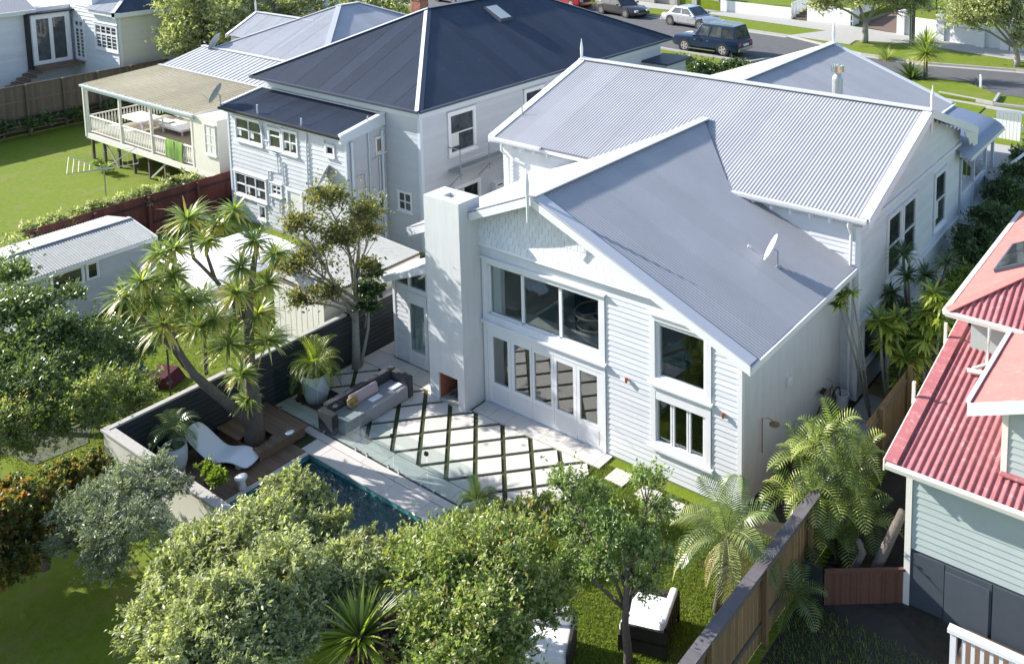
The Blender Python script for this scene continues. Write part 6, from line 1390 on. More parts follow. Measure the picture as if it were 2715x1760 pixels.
car('parked_car', 'dark navy blue off-road car with roof rails parked on the near side of the street', (c.x, c.y + 1.0, ZS + .004), yaw, 4.7, 1.75, 1.80, paint('navy_paint', (.008, .022, .07)), suv=True, sc=1.10)
r_, f_ = zp('3', 1095, 248), zp('3', 1388, 297); c, yaw = carpos(r_, f_)
car('parked_car', 'silver low coupe parked against the far kerb', (c.x, c.y + .95, ZS + .004), yaw, 4.6, 1.74, 1.34, paint('silver_paint', (.55, .55, .58), .7), sc=1.12)
r_, f_ = zp('3', 415, 135), zp('3', 687, 185); c, yaw = carpos(r_, f_)
car('parked_car', 'dark grey saloon parked behind the silver car', (c.x, c.y + .95, ZS + .004), yaw, 4.6, 1.76, 1.42, paint('grey_paint', (.055, .055, .06), .6), sc=1.12)
p = zp('3', 260, 95); car('parked_car', 'red vehicle mostly hidden behind the dark roof', (p.x - 2.2, p.y + .6, ZS + .004), yaw, 4.4, 1.75, 1.9, paint('red_paint', (.35, .01, .02)), suv=True, sc=1.1)
p = zp('T', 2150, 35); car('parked_car', 'pale silver car glimpsed beside the brick chimney', (p.x, p.y + .8, ZS + .004), yaw, 4.4, 1.75, 1.42, paint('pale_paint', (.5, .52, .55), .6), sc=1.1)

# ================================================================== VEGETATION
LM = {
 'light': leafmat('light_olive_leaf', [(0, (.07, .075, .038)), (.5, (.14, .145, .08)), (1, (.24, .24, .16))], rough=.42, trans=.26, spec=.5),
 'olive': leafmat('silver_olive_leaf', [(0, (.05, .057, .036)), (.5, (.10, .112, .078)), (1, (.185, .20, .15))], rough=.45, trans=.15),
 'mid': leafmat('mid_green_leaf', [(0, (.04, .06, .02)), (.5, (.085, .115, .04)), (.85, (.15, .18, .075)), (1, (.22, .15, .07))], rough=.35, trans=.25),
 'rusty': leafmat('rust_tipped_leaf', [(0, (.045, .06, .02)), (.5, (.10, .125, .04)), (.82, (.18, .18, .08)), (.93, (.20, .12, .055)), (1, (.24, .09, .04))], rough=.38, trans=.25),
 'orange': leafmat('orange_leaf', [(0, (.03, .038, .014)), (.5, (.065, .075, .024)), (.75, (.12, .075, .025)), (1, (.19, .06, .02))], rough=.45, trans=.3),
 'dark': leafmat('dark_glossy_leaf', [(0, (.016, .028, .01)), (.6, (.036, .056, .018)), (1, (.075, .10, .035))], rough=.28, trans=.18, spec=.7),
 'darkl': leafmat('glossy_deep_green_leaf', [(0, (.028, .04, .016)), (.6, (.07, .092, .034)), (1, (.14, .16, .07))], rough=.26, trans=.2, spec=.8),
 'bronze': leafmat('bronze_autumn_leaf', [(0, (.03, .036, .015)), (.5, (.062, .068, .026)), (.8, (.11, .085, .04)), (1, (.15, .085, .04))], rough=.45, trans=.3),
 'purple': leafmat('purple_leaf', [(0, (.03, .012, .018)), (.6, (.08, .025, .045)), (1, (.16, .10, .11))], rough=.4, trans=.2),
 'palm': leafmat('palm_leaf', [(0, (.025, .042, .012)), (.6, (.06, .085, .025)), (.85, (.13, .14, .055)), (.93, (.22, .18, .09)), (1, (.28, .20, .11))], rough=.3, trans=.12),
 'cord': leafmat('cabbage_tree_leaf', [(0, (.045, .065, .018)), (.6, (.11, .14, .04)), (.93, (.22, .23, .10)), (1, (.28, .17, .045))], rough=.28, trans=.25, spec=.8),
 'areca': leafmat('yellow_green_palm_leaf', [(0, (.04, .06, .014)), (.5, (.10, .125, .03)), (.85, (.18, .19, .06)), (1, (.26, .24, .11))], rough=.38, trans=.2),
 'drac': leafmat('broad_shrub_leaf', [(0, (.04, .06, .012)), (.6, (.10, .13, .024)), (1, (.22, .23, .05))], rough=.35, trans=.25),
 'yellow': leafmat('bright_palm_leaf', [(0, (.04, .055, .012)), (.6, (.095, .12, .02)), (1, (.19, .20, .04))], rough=.4, trans=.3),
}
def unit(v): return v / np.maximum(np.linalg.norm(v, axis=1, keepdims=True), 1e-9)
def leaf_mesh(name, pos, out, size, m, parent, wid=.45, droop=0.0, rnd=None, jit=.8, fold=.25):
    N = len(pos); d = unit(out + rng.normal(0, jit, (N, 3)) + np.array([0, 0, -droop])); s = size * rng.uniform(.6, 1.25, (N, 1))
    nrm = unit(rng.normal(0, .7, (N, 3)) + np.array([-.15, -.1, .8])); side = unit(np.cross(d, nrm)); nrm = np.cross(side, d)
    base = pos; tip = pos + d * s; mid = pos + d * s * .5
    a = mid + side * s * wid * .5 + nrm * s * fold * wid; b = mid - side * s * wid * .5 + nrm * s * fold * wid
    V = np.stack([base, a, tip, b], 1).reshape(-1, 3); i = np.arange(N) * 4
    F = np.stack([np.stack([i, i + 1, i + 2], 1), np.stack([i, i + 2, i + 3], 1)], 1).reshape(-1, 3)
    if rnd is None: rnd = rng.uniform(0, 1, N)
    return mesh_np(name, V, F, m, parent, rnd=np.repeat(rnd, 2))
GAP = .2
def crown_points(blobs, n, shell=.55, clump=26, cs=.16, zcut=None):
    """points in leafy clumps spread through ellipsoid blobs (centre, radii)"""
    nb = []
    for c, r in blobs:
        r = np.array(r); c = np.array(c); nb.append((c, r * .66))
        for k in range(9):
            u = rng.normal(0, 1, 3); u[2] = abs(u[2]) * .9 - .2; u /= np.linalg.norm(u); nb.append((c + u * r * rng.uniform(.4, .72), r * rng.uniform(.2, .42)))
    blobs = nb
    vol = np.array([b[1][0] * b[1][1] * b[1][2] for b in blobs]) ** .75; vol = vol / vol.sum(); nc = max(4, n // clump)
    ks = rng.choice(len(blobs), nc, p=vol); C_ = np.array([b[0] for b in blobs])[ks]; Rr_ = np.array([b[1] for b in blobs])[ks]
    u = unit(rng.normal(0, 1, (nc, 3))); u[:, 2] = np.where(u[:, 2] < -.3, -u[:, 2] * .6, u[:, 2]); u = unit(u)
    rr = shell + (1.04 - shell) * rng.uniform(0, 1, (nc, 1)) ** .6; lump = 1 + .10 * np.sin(u[:, :1] * 7 + C_[:, :1]) * np.cos(u[:, 1:2] * 6)
    cc = C_ + u * Rr_ * rr * lump
    q = cc * 1.9 / max(.35, float(np.mean([b[1][0] for b in blobs]))) ** .5
    gv = np.sin(q[:, 0] * 2.1 + 1.3 * np.sin(q[:, 1] * 1.7)) + np.sin(q[:, 1] * 2.3 + 1.1 * np.sin(q[:, 2] * 1.9)) + np.sin(q[:, 2] * 2.9 + 1.2 * np.sin(q[:, 0] * 1.5))
    kp = gv > np.quantile(gv, GAP); cc, u, Rr_ = cc[kp], u[kp], Rr_[kp]; nc = len(cc)
    cl = np.repeat(np.arange(nc), clump)
    sd = unit(u * .9 + rng.normal(0, .55, (nc, 3)) + np.array([0, 0, .25])); ln = (Rr_.mean(1) * cs * 2.6 * (.55 + 1.3 * rng.uniform(0, 1, nc) ** 2.2))[cl][:, None]
    ff = rng.uniform(-.25, 1, (len(cl), 1)); P = cc[cl] + sd[cl] * ff * ln + rng.normal(0, .17, (len(cl), 3)) * ln * (1.15 - ff * .8); out = sd[cl] * .8 + rng.normal(0, .35, (len(cl), 3))
    shade = np.clip(rng.uniform(0, 1, nc)[cl] * .55 + rng.uniform(0, 1, len(cl)) * .45, 0, 1)
    return P, out, shade, cc
def limbs(base, blobs, r0, m, parent, trunk_to=None, n_br=5, name='trunk', twigs=40, centers=None):
    mb = MB(); base = Vector(base); tp = Vector(trunk_to) if trunk_to else Vector(np.mean([b[0] for b in blobs], axis=0)) * 1.0
    midp = base.lerp(tp, .5) + Vector((random.uniform(-.1, .1), random.uniform(-.1, .1), 0))
    mb.tube([base, base.lerp(midp, .5) + Vector((.03, -.02, 0)), midp, tp], [r0 * 1.25, r0, r0 * .85, r0 * .6], 9)
    for b in blobs:
        c = Vector(b[0]); st = base.lerp(tp, random.uniform(.5, .95)); mm = st.lerp(c, .5) + Vector((random.uniform(-.2, .2), random.uniform(-.2, .2), .1))
        mb.tube([st, mm, c], [r0 * .5, r0 * .33, r0 * .15], 6)
        for k in range(n_br):
            u = Vector((random.gauss(0, 1), random.gauss(0, 1), random.gauss(.3, .8))).normalized(); e = c + Vector((u.x * b[1][0], u.y * b[1][1], u.z * b[1][2])) * .85; s2 = mm.lerp(c, random.random())
            mb.tube([s2, s2.lerp(e, .5) + Vector((0, 0, random.uniform(-.06, .1))), e], [r0 * .2, r0 * .12, .006], 5)
    o = mb.build(name, m, parent, smooth=True)
    if centers is not None and twigs:
        t = MB()
        for k in rng.choice(len(centers), min(twigs, len(centers)), replace=False):
            e = Vector(centers[k]); b = min(blobs, key=lambda q: (Vector(q[0]) - e).length); c = Vector(b[0]); s2 = c.lerp(e, random.uniform(.2, .5)); t.tube([s2, s2.lerp(e, .6) + Vector((random.uniform(-.06, .06), random.uniform(-.06, .06), .04)), e + (e - c).normalized() * .1], [.014, .009, .003], 4)
        t.build('twigs', m, parent)['kind'] = 'stuff'
    return o
def tree(name, lb, base, blobs, n, size, leaf, bark='bark', r0=.1, cat='tree', trunk_to=None, wid=.45, droop=.1, shell=.5, clump=26, cs=.16, n_br=5, twigs=60, group=None, jit=.8):
    t = thing(name, lb, cat, base, group)
    P, out, sh, cc = crown_points(blobs, n, shell, clump, cs)
    k = P[:, 2] > base[2] + .05; P, out, sh = P[k], out[k], sh[k]
    leaf_mesh('crown', P, out, size, LM[leaf], t, wid, droop, sh, jit)
    limbs(base, blobs, r0, M[bark], t, trunk_to, n_br, twigs=twigs, centers=cc); return t
def bl(D, z=None, base=None, off=0, r=1.0, rz=None):
    p = A(*D, z=z) if z is not None else AV(D[0], D[1], base, off); return (tuple(p), (r, r, rz or r * .85))

# ---- the big pale bush filling the bottom left
base = (3.2, -9.6, 0); base = tuple(A(560, 1560, z=.0)); base = (base[0], base[1], 0)
Bz = [bl((670, 1165), z=2.2, r=.8), bl((600, 1250), z=2.5, r=1.0), bl((740, 1235), z=2.0, r=.75), bl((480, 1330), z=2.5, r=1.05), bl((650, 1360), z=2.8, r=1.15), bl((790, 1350), z=2.3, r=.95), bl((390, 1450), z=2.5, r=.95), bl((520, 1480), z=2.8, r=1.2), bl((680, 1500), z=2.4, r=.85), bl((900, 1300), z=1.8, r=.55), bl((880, 1370), z=1.9, r=.55), bl((500, 1600), z=2.6, r=1.2), bl((850, 1330), z=1.6, r=.5)]
tree('bushy_tree', 'large dense pale green bushy tree filling the bottom left foreground', base, Bz, 130000, .105, 'light', r0=.14, wid=.42, droop=.25, shell=.6, clump=22, cs=.15)
# ---- silver olive tree
base = A(260, 1330, z=0); base = (base.x, base.y, 0)
tree('olive_tree', 'silvery grey-green olive tree left of the big bush', base, [bl((330, 1110), z=2.2, r=.75), bl((250, 1170), z=2.2, r=.95), bl((380, 1150), z=2.0, r=.6), bl((200, 1230), z=1.8, r=.85), bl((300, 1240), z=2.0, r=.9), bl((150, 1270), z=1.4, r=.45), bl((250, 1310), z=1.4, r=.6)], 34000, .085, 'olive', r0=.09, wid=.3, droop=-.1, shell=.4, clump=20, cs=.2, twigs=120)
# ---- orange hedge
hb = [bl((10, 1190), z=2.2, r=.8), bl((90, 1155), z=2.1, r=.65), bl((165, 1120), z=1.9, r=.55), bl((225, 1090), z=1.5, r=.4), bl((-60, 1230), z=2.3, r=.9)]
hb += [((c[0], c[1], 1.1), (r[0] * 1.0, r[1], 1.1)) for c, r in hb]
base = (hb[1][0][0], hb[1][0][1], .4)
tree('hedge', 'tall hedge with orange-red new leaves along the left edge', base, hb, 60000, .10, 'orange', r0=.08, cat='hedge', shell=.7, clump=18, cs=.12, wid=.5)
# ---- left dark camellia-like trees
base = A(60, 1000, z=0); base = (base.x, base.y, 0)
tree('camellia_tree', 'dark glossy-leaved tree at the left edge in front of the shed', base, [bl((15, 640), z=3.2, r=.8), bl((80, 720), z=2.6, r=.75), bl((15, 730), z=2.8, r=1.0), bl((100, 790), z=2.3, r=.8), bl((25, 830), z=2.2, r=.95), bl((90, 880), z=1.8, r=.8), bl((0, 930), z=1.8, r=.9), bl((160, 690), z=2.6, r=.45)], 24000, .125, 'darkl', r0=.12, shell=.05, clump=11, cs=.42, wid=.5, twigs=60)
base = A(200, 960, z=0); base = (base.x, base.y, 0)
tree('shrub', 'spreading dark green shrub between the shed and the small yard', base, [bl((60, 900), z=2.0, r=1.0), bl((170, 800), z=1.9, r=.9), bl((240, 800), z=1.7, r=.8), bl((300, 830), z=1.3, r=.7), bl((150, 880), z=1.5, r=.8), bl((230, 880), z=1.3, r=.8), bl((340, 790), z=1.2, r=.35), bl((80, 920), z=1.5, r=.8)], 24000, .12, 'darkl', r0=.07, cat='shrub', shell=.2, clump=13, cs=.34, twigs=80)
base = A(260, 1010, z=0); base = (base.x, base.y, 0)
tree('shrub', 'twiggy greyish shrub with sparse leaves by the garden wall corner', base, [bl((240, 915), z=1.6, r=.85), bl((300, 900), z=1.3, r=.7), bl((160, 940), z=1.7, r=.85), bl((320, 945), z=1.1, r=.65), bl((90, 960), z=1.6, r=.8), bl((240, 985), z=1.2, r=.7), bl((20, 990), z=1.7, r=.9), bl((130, 1010), z=1.1, r=.6), bl((30, 1050), z=1.1, r=.7)], 26000, .10, 'rusty', 'palebark', r0=.06, cat='shrub', shell=.3, clump=14, cs=.25, twigs=260, n_br=9)
# ---- centre tree over the lawn
base = A(1090, 1590, z=0); base = (base.x, base.y, 0)
cb = [bl((970, 1290), z=2.0, r=.6), bl((1060, 1270), z=2.3, r=.65), bl((1150, 1240), z=2.2, r=.55), bl((920, 1330), z=1.9, r=.7), bl((1030, 1330), z=2.6, r=.95), bl((1150, 1320), z=2.6, r=.9), bl((1230, 1260), z=2.2, r=.6), bl((1230, 1380), z=2.2, r=.7), bl((1010, 1440), z=2.4, r=.85), bl((1130, 1430), z=2.6, r=.8), bl((1290, 1430), z=1.9, r=.55), bl((1050, 1530), z=2.2, r=.85), bl((950, 1510), z=1.8, r=.6), bl((1190, 1520), z=2.0, r=.6), bl((1300, 1360), z=1.9, r=.4)]
tree('feijoa_tree', 'spreading green tree with rusty leaf tips over the lawn, bottom centre', base, cb, 42000, .095, 'rusty', 'bark', r0=.12, shell=.3, clump=13, cs=.3, twigs=420, wid=.5)
base = (8.5, -4.95, 0)
base = A(1462, 1560, z=0); base = (base.x, base.y, 0)
tree('lawn_tree', 'slim grey-trunked tree beside the armchair on the lawn', base, [bl((1320, 1130), base=base, off=-.5, r=.42), bl((1390, 1150), base=base, off=-.7, r=.3), bl((1350, 1210), base=base, off=-.2, r=.55), bl((1420, 1230), base=base, off=0, r=.5), bl((1510, 1120), base=base, off=-.6, r=.40), bl((1530, 1190), base=base, off=-.4, r=.38), bl((1480, 1290), base=base, off=.1, r=.5), bl((1400, 1310), base=base, off=.2, r=.5), bl((1540, 1290), base=base, off=-.1, r=.38), bl((1500, 1370), base=base, off=.2, r=.42), bl((1330, 1300), base=base, off=-.2, r=.4)],
     13000, .08, 'mid', 'bark', r0=.085, shell=.05, clump=9, cs=.42, trunk_to=tuple(AV(1458, 1330, base)), twigs=260, n_br=8)
# ---- tall slim tree by the carport
base = (A(828, 850, z=.1).x, A(828, 850, z=.1).y, 0)
tree('slender_tree', 'tall slim pale-trunked tree with bronze green leaves before the grey house', base, [bl((760, 470), base=base, off=.3, r=.75), bl((840, 500), base=base, off=0, r=.7), bl((700, 530), base=base, off=.3, r=.7), bl((800, 560), base=base, off=.4, r=.85), bl((720, 620), base=base, off=.2, r=.8), bl((660, 620), base=base, off=0, r=.5), bl((850, 620), base=base, off=.2, r=.45), bl((760, 690), base=base, off=.2, r=.6), bl((690, 700), base=base, off=.1, r=.5), bl((860, 545), base=base, off=0, r=.5)],
     15000, .12, 'bronze', 'palebark', r0=.12, shell=.05, clump=9, cs=.42, trunk_to=tuple(AV(825, 640, base)), twigs=150, n_br=7)
base2 = (base[0] + .05, base[1] + .1, 0)
tree('young_tree', 'small dark green leafy tree against the slim trunk by the corner', base2, [bl((868, 630), base=base2, r=.35), bl((860, 680), base=base2, r=.42), bl((850, 720), base=base2, r=.38)], 3600, .15, 'dark', 'palebark', r0=.05, shell=.3, clump=12, cs=.3, twigs=20)
# ---- hedge creeper on the red fence, top hedge, front hedges
hz = []
for D in ((60, 545), (130, 520), (200, 497), (270, 475), (340, 455), (400, 437), (440, 425)): p = A(*D, z=1.5); hz.append(((p.x, p.y, 1.4), (.75, .9, .5)))
tree('hedge', 'leafy creeper hedge spilling over the red fence', (hz[3][0][0], hz[3][0][1], 0), hz, 12000, .17, 'light', r0=.05, cat='hedge', clump=16, cs=.2, shell=.4, twigs=0)
hz = []
for i, D in enumerate(((440, 50), (480, 40), (530, 25), (590, 10), (640, -5), (700, 0), (770, -5), (840, 0), (920, 5), (450, 85), (500, 75), (550, 55), (610, 40), (420, 20), (560, -15), (880, -15))): p = A(*D, x=-39.5 + .8 * (i % 3)) if D[0] < 570 else A(*D, y=21 + .1 * i); hz.append(((p.x, p.y, p.z), (2.3, 1.8, 2.1))); hz.append(((p.x, p.y, max(1.5, p.z - 2)), (2.3, 1.8, 2.1)))
tree('hedge', 'high rounded evergreen hedge beyond the grey hip roof at the top', (hz[6][0][0], hz[6][0][1], 1), hz, 90000, .25, 'light', r0=.12, cat='hedge', clump=16, cs=.16, shell=.65, twigs=60)
p = A(425, 108, y=12.0); tree('shrub', 'dark leafy bush beside the white house wall at the top left', (p.x, p.y, 0), [((p.x, p.y, p.z), (.9, .9, .6)), ((p.x + 1.6, p.y + 2, p.z + 1.4), (1.4, 1.4, 1.6)), ((p.x + 2.2, p.y + 2.5, p.z + .2), (1.4, 1.4, 1.6))], 9000, .22, 'light', r0=.08, cat='shrub', clump=14, cs=.22, shell=.4, twigs=60)
hz = [((A(*D, z=3.3).x, A(*D, z=3.3).y, 3.2), (1.0, 1.0, .8)) for D in ((1590, 150), (1625, 165), (1660, 165), (1700, 160))]
tree('front_hedge', 'dark clipped hedge and low plants beside the navy off-road car', (hz[1][0][0], hz[1][0][1], 2.6), hz, 9000, .16, 'dark', r0=.05, cat='hedge', clump=14, cs=.2, twigs=0)
# ---- street trees
def stree(lb, Db, blobsD, r, n, trunkD, r0, leaf='mid'):
    b = A(*Db, z=ZS); b = (b.x, b.y, ZS); B_ = [bl(D, base=b, off=o_, r=rr) for D, o_, rr in blobsD]
    return tree('street_tree', lb, b, B_, n, .24, leaf, 'palebark', r0=r0, trunk_to=tuple(AV(*trunkD, b)), clump=14, cs=.3, shell=.3, twigs=80)
stree('leafy street tree on the far verge left of the power pole', cr('2', 840, 412), [((1920, 5), 0, 1.6), ((1990, 0), .4, 2.0), ((2070, 5), 0, 1.8), ((2120, 15), 0, 1.4), ((1960, -50), 0, 2.2), ((2060, -50), 0, 2.4)], 1.6, 26000, cr('2', 860, 170), .24, 'light')
stree('spreading street tree with low forked trunk at the top right', cr('2', 2310, 640), [((2240, 50), 0, 1.5), ((2300, 40), .3, 1.8), ((2360, 60), .2, 1.7), ((2330, 0), 0, 1.8), ((2250, 10), 0, 1.3), ((2390, 100), 0, 1.2)], 1.6, 24000, cr('2', 2290, 400), .2, 'light')
p = zp('2', 1400, 200); 
hz = [((zp('2', x, 175).x, zp('2', x, 175).y + 1.5, ZS + 1.6), (1.6, .7, .9)) for x in (1280, 1380, 1480, 1580, 1660)]
tree('hedge', 'clipped reddish hedge behind the white masonry wall across the street', (hz[2][0][0], hz[2][0][1], ZS), hz, 9000, .2, 'rusty', r0=.05, cat='hedge', clump=14, cs=.2, shell=.7, twigs=0)
hz = [((-34 + 4.5 * i, 57 + (i % 2), ZS + 2.6), (3, 2.2, 2.6)) for i in range(11)]
tree('far_shrubbery', 'dark shrubbery behind the fences at the top edge of the street', (-14, 57, ZS), hz, 14000, .34, 'dark', r0=.1, cat='shrubs', clump=14, cs=.2, twigs=0)
# ---- right hand bushes
p = A(2310, 540, z=1.0); base = (10.9, 12, 0)
hz = [bl((2260, 570), z=2.2, r=.9), bl((2300, 520), z=2.4, r=1.0), bl((2330, 460), z=2.6, r=1.0), bl((2250, 620), z=1.6, r=.8), bl((2360, 420), z=2.8, r=.9), bl((2380, 370), z=3.0, r=.8), bl((2300, 600), z=1.6, r=1.0), bl((2350, 520), z=2.0, r=1.0)]
tree('laurel', 'big dark green bush in shade beside the white house and red roof', (hz[1][0][0], hz[1][0][1], 0), hz, 26000, .14, 'dark', r0=.08, cat='bush', clump=16, cs=.18, shell=.5, twigs=0)
# small plants in the front island and others
def tuft(name, lb, base, n, L_, w_, leaf, cat='plant', up=.75, spread=1.0, nseg=4, thick=.0, parent=None, stem=None, droop=1.0, group=None):
    """tuft of long arching blades rising from one point"""
    t = parent or thing(name, lb, cat, base, group)
    V = []; Fc = []; rd = []; b0 = Vector(base)
    for i in range(n):
        az = random.uniform(0, 2 * math.pi); el = math.asin(min(1, max(-.9, random.uniform(up - spread, up + .25)))); l = L_ * random.uniform(.75, 1.1); w = w_ * random.uniform(.8, 1.1)
        d = Vector((math.cos(az) * math.cos(el), math.sin(az) * math.cos(el), math.sin(el))); sd = d.cross(Vector((0, 0, 1))).normalized() if abs(d.z) < .99 else Vector((1, 0, 0))
        p = b0 + d * .03; k0 = len(V); r = random.random() if el > -.2 else .93 + random.random() * .07
        for k in range(nseg + 1):
            f = k / nseg; ww = w * (.55 + .9 * f if f < .4 else 1.0 * (1 - f) / .6 + .02) * .5; nn = sd.cross(d)
            V += [tuple(p - sd * ww + nn * ww * .35), tuple(p), tuple(p + sd * ww + nn * ww * .35)]
            p = p + d * (l / nseg); d = (d + Vector((0, 0, -.16 * droop * (k + .6) / 1.5))).normalized(); sd = (sd - d * sd.dot(d)).normalized()
        for k in range(nseg):
            a_ = k0 + 3 * k; Fc += [(a_, a_ + 3, a_ + 4, a_ + 1), (a_ + 1, a_ + 4, a_ + 5, a_ + 2)]; rd += [r, r]
    mesh_np('leaf_rosette', np.array(V), np.array(Fc), LM[leaf], t, rnd=rd); return t
# ---- cabbage tree with many heads
tb = (tx, ty, .02)
ct = thing('cabbage_tree', 'large many-headed cabbage tree growing through the raised timber platform', 'tree', tb)
def cp(x, y, off=0): return AV(x, y, (tx, ty), off)
trunks = [([(592, 1020, 0), (590, 940, 0), (580, 850, 0), (578, 760, 0), (580, 690, .0), (592, 600, 0), (600, 560, 0)], [.27, .20, .145, .12, .10, .07, .05]),
          ([(585, 985, .05), (520, 930, .2), (450, 870, .35), (400, 790, .45), (375, 745, .5)], [.16, .12, .10, .08, .06]),
          ([(520, 935, .2), (470, 895, -.1), (430, 850, -.2), (400, 770, -.2)], [.08, .07, .06, .04]),
          ([(585, 760, 0), (540, 700, -.2), (500, 650, -.3), (450, 600, -.3), (435, 520, -.3)], [.07, .06, .05, .045, .035]),
          ([(578, 700, 0), (620, 650, -.1), (650, 600, -.2)], [.06, .045, .035]), ([(430, 850, .2), (400, 810, .3), (330, 740, .4), (300, 690, .4)], [.06, .05, .045, .04]),
          ([(500, 650, -.3), (480, 590, -.4), (500, 520, -.5)], [.05, .04, .03]), ([(480, 870, 0), (475, 780, -.2), (470, 720, -.2)], [.05, .04, .03]), ([(578, 800, 0), (630, 800, .1)], [.05, .03])]
for pts, rr in trunks: MB().tube([cp(*q) for q in pts], rr, 9).build('trunk', M['bark'], ct, smooth=True)
heads = [(435, 510, -.3, .62), (480, 560, -.4, .5), (545, 490, -.5, .5), (590, 560, 0, .55), (640, 590, -.2, .45), (560, 620, .1, .55), (330, 655, .4, .6), (290, 690, .4, .62), (400, 640, .2, .55), (350, 700, .5, .62), (380, 755, .5, .7), (460, 760, .1, .6), (550, 680, .2, .62), (600, 730, -.2, .6), (440, 700, .5, .5), (620, 660, .1, .45), (530, 800, .3, .68), (620, 790, .1, .62), (560, 870, .3, .5), (410, 690, -.1, .55), (470, 690, -.3, .45), (405, 580, .2, .5), (510, 520, -.6, .42), (575, 930, .1, .42), (370, 590, .1, .5), (500, 740, -.1, .55)]
for x, y, o_, l in heads:
    tuft('', '', tuple(cp(x, y, o_)), 95, l * 1.18, .07, 'cord', up=.55, spread=1.15, parent=ct, droop=1.1)
# ---- feather palms
def frond(V, Fc, rd, base, az, el, L_, leafl, n, droop, w_=.035, hang=.35, r0=None):
    d = Vector((math.cos(az) * math.cos(el), math.sin(az) * math.cos(el), math.sin(el))); p = Vector(base); seg = 14; pts = []
    for k in range(seg + 1): pts.append((p.copy(), d.copy())); p += d * (L_ / seg); d = (d + Vector((0, 0, -droop / seg * (1 + k * .12)))).normalized()
    r = r0 if r0 is not None else random.random() * .8
    for k in range(n):
        f = .12 + .88 * k / (n - 1); x = f * seg; i = min(int(x), seg - 1); q = pts[i][0].lerp(pts[i + 1][0], x - i); dd = pts[i][1]; sd = dd.cross(Vector((0, 0, 1))).normalized(); up = sd.cross(dd)
        ll = leafl * (math.sin(math.pi * min(1, .12 + f * .86)) ** .6)
        for s in (-1, 1):
            v = (sd * s * .95 + dd * .55 + up * .25).normalized(); m1 = q + v * ll * .5; v2 = (v + Vector((0, 0, -hang))).normalized(); e = m1 + v2 * ll * .5; w2 = dd * w_ * .5; k0 = len(V)
            V += [tuple(q - w2 * .5), tuple(q + w2 * .5), tuple(m1 + w2 + up * .004), tuple(m1 - w2), tuple(e)]; Fc += [(k0, k0 + 1, k0 + 2), (k0, k0 + 2, k0 + 3), (k0 + 3, k0 + 2, k0 + 4)]; rd += [min(1, r + random.uniform(-.1, .15))] * 3
    return [q[0] for q in pts]
def palm(name, lb, base, top, n, L_, leafl, leaf, r=.09, hangers=0, droop=1.5, els=(-.1, 1.3), nl=34, cat='palm', bark='bark', stems=None, w_=.035, hang=.35, dead=0):
    t = thing(name, lb, cat, base); tops = stems or [(base, top)]
    for bs, tp in tops:
        bs, tp = Vector(bs), Vector(tp); MB().tube([bs, bs.lerp(tp, .5) + Vector((.03, 0, 0)), tp], [r * 1.2, r, r * .8], 9).build('trunk', M[bark], t, smooth=True)
        for i in range(n):
            V = []; Fc = []; rd = []; az = 2 * math.pi * (i + random.random() * .6) / n * 2.618; el = els[0] + (els[1] - els[0]) * ((i + .5) / n); rach = frond(V, Fc, rd, tp, az, el, L_ * random.uniform(.85, 1.1), leafl, nl, droop * random.uniform(.8, 1.2), w_, hang, r0=(1.0 if i < dead else None))
            o = mesh_np('frond', np.array(V), Fc, LM[leaf], t, rnd=rd); MB().tube(rach, [.012] * 5 + [.006] * 10, 4).build('stalk', LMstalk, o)
        for i in range(hangers):
            V = []; Fc = []; rd = []; frond(V, Fc, rd, tp - Vector((0, 0, .12)), 6.28 * i / hangers, -.5, .95, .22, 24, 1.3, .02, 1.0, r0=.97); mesh_np('dead_frond', np.array(V), Fc, LM[leaf], t, rnd=rd)
    return t
LMstalk = mat('green_stalk', (.16, .19, .06), .5)
b = (9.45, -2.85, 0)
palm('kentia_palm', 'kentia palm with arching fronds on the lawn at the house corner', b, tuple(AV(1690, 1250, b)), 14, 1.5, .50, 'palm', r=.085, droop=1.35, els=(-.3, 1.4), nl=27, dead=2, hang=.6, w_=.034, hangers=6)
b = (10.2, .2, 0); st_ = []
for (x, y, o_) in ((1835, 1130, .2), (1860, 1040, 0), (1900, 1010, .1), (1940, 980, -.2), (1890, 1120, .3), (1950, 1060, 0), (2000, 1040, -.3), (1930, 1150, .4), (1990, 1130, 0), (1960, 1220, .3), (1890, 1210, .3), (2020, 1190, 0)): st_.append(((10.95 + random.uniform(-.3, .5), 0 + random.uniform(-.4, .4), 0), tuple(AV(x, y + 25, (11.0, -.0), o_))))
palm('areca_palm', 'clump of yellow-green areca palms between the side wall and green house', (10.9, 0, 0), None, 10, .85, .30, 'areca', r=.03, droop=1.3, els=(-.2, 1.4), nl=13, stems=st_, w_=.036, hang=.3)
b = (11.1, -1.9, 0)
palm('palm_shrub', 'small dark feathery palm in the shade beyond the side fence', b, tuple(AV(1850, 1385, b)), 12, .8, .28, 'palm', r=.04, droop=1.3, nl=15, w_=.026, hang=.3)
b = (px_, py_, .8); palm('fountain_palm', 'bright green fountain palm spilling from the large white planter', b, (px_, py_, 1.1), 32, 1.05, .24, 'yellow', r=.06, droop=1.5, els=(0, 1.4), nl=18, w_=.024, hang=.5)
b = (p2x, p2y, .7); palm('potted_palm', 'dark green palm in the white planter by the garden wall', b, (p2x, p2y, 1.15), 15, .75, .26, 'palm', r=.04, droop=1.5, nl=15, w_=.024, hang=.4)
b = A(1110, 1195, z=0); palm('small_palm', 'small pale palm by the glass pool fence', (b.x, b.y, 0), (b.x, b.y, .35), 10, .6, .2, 'areca', r=.03, droop=1.4, nl=20)
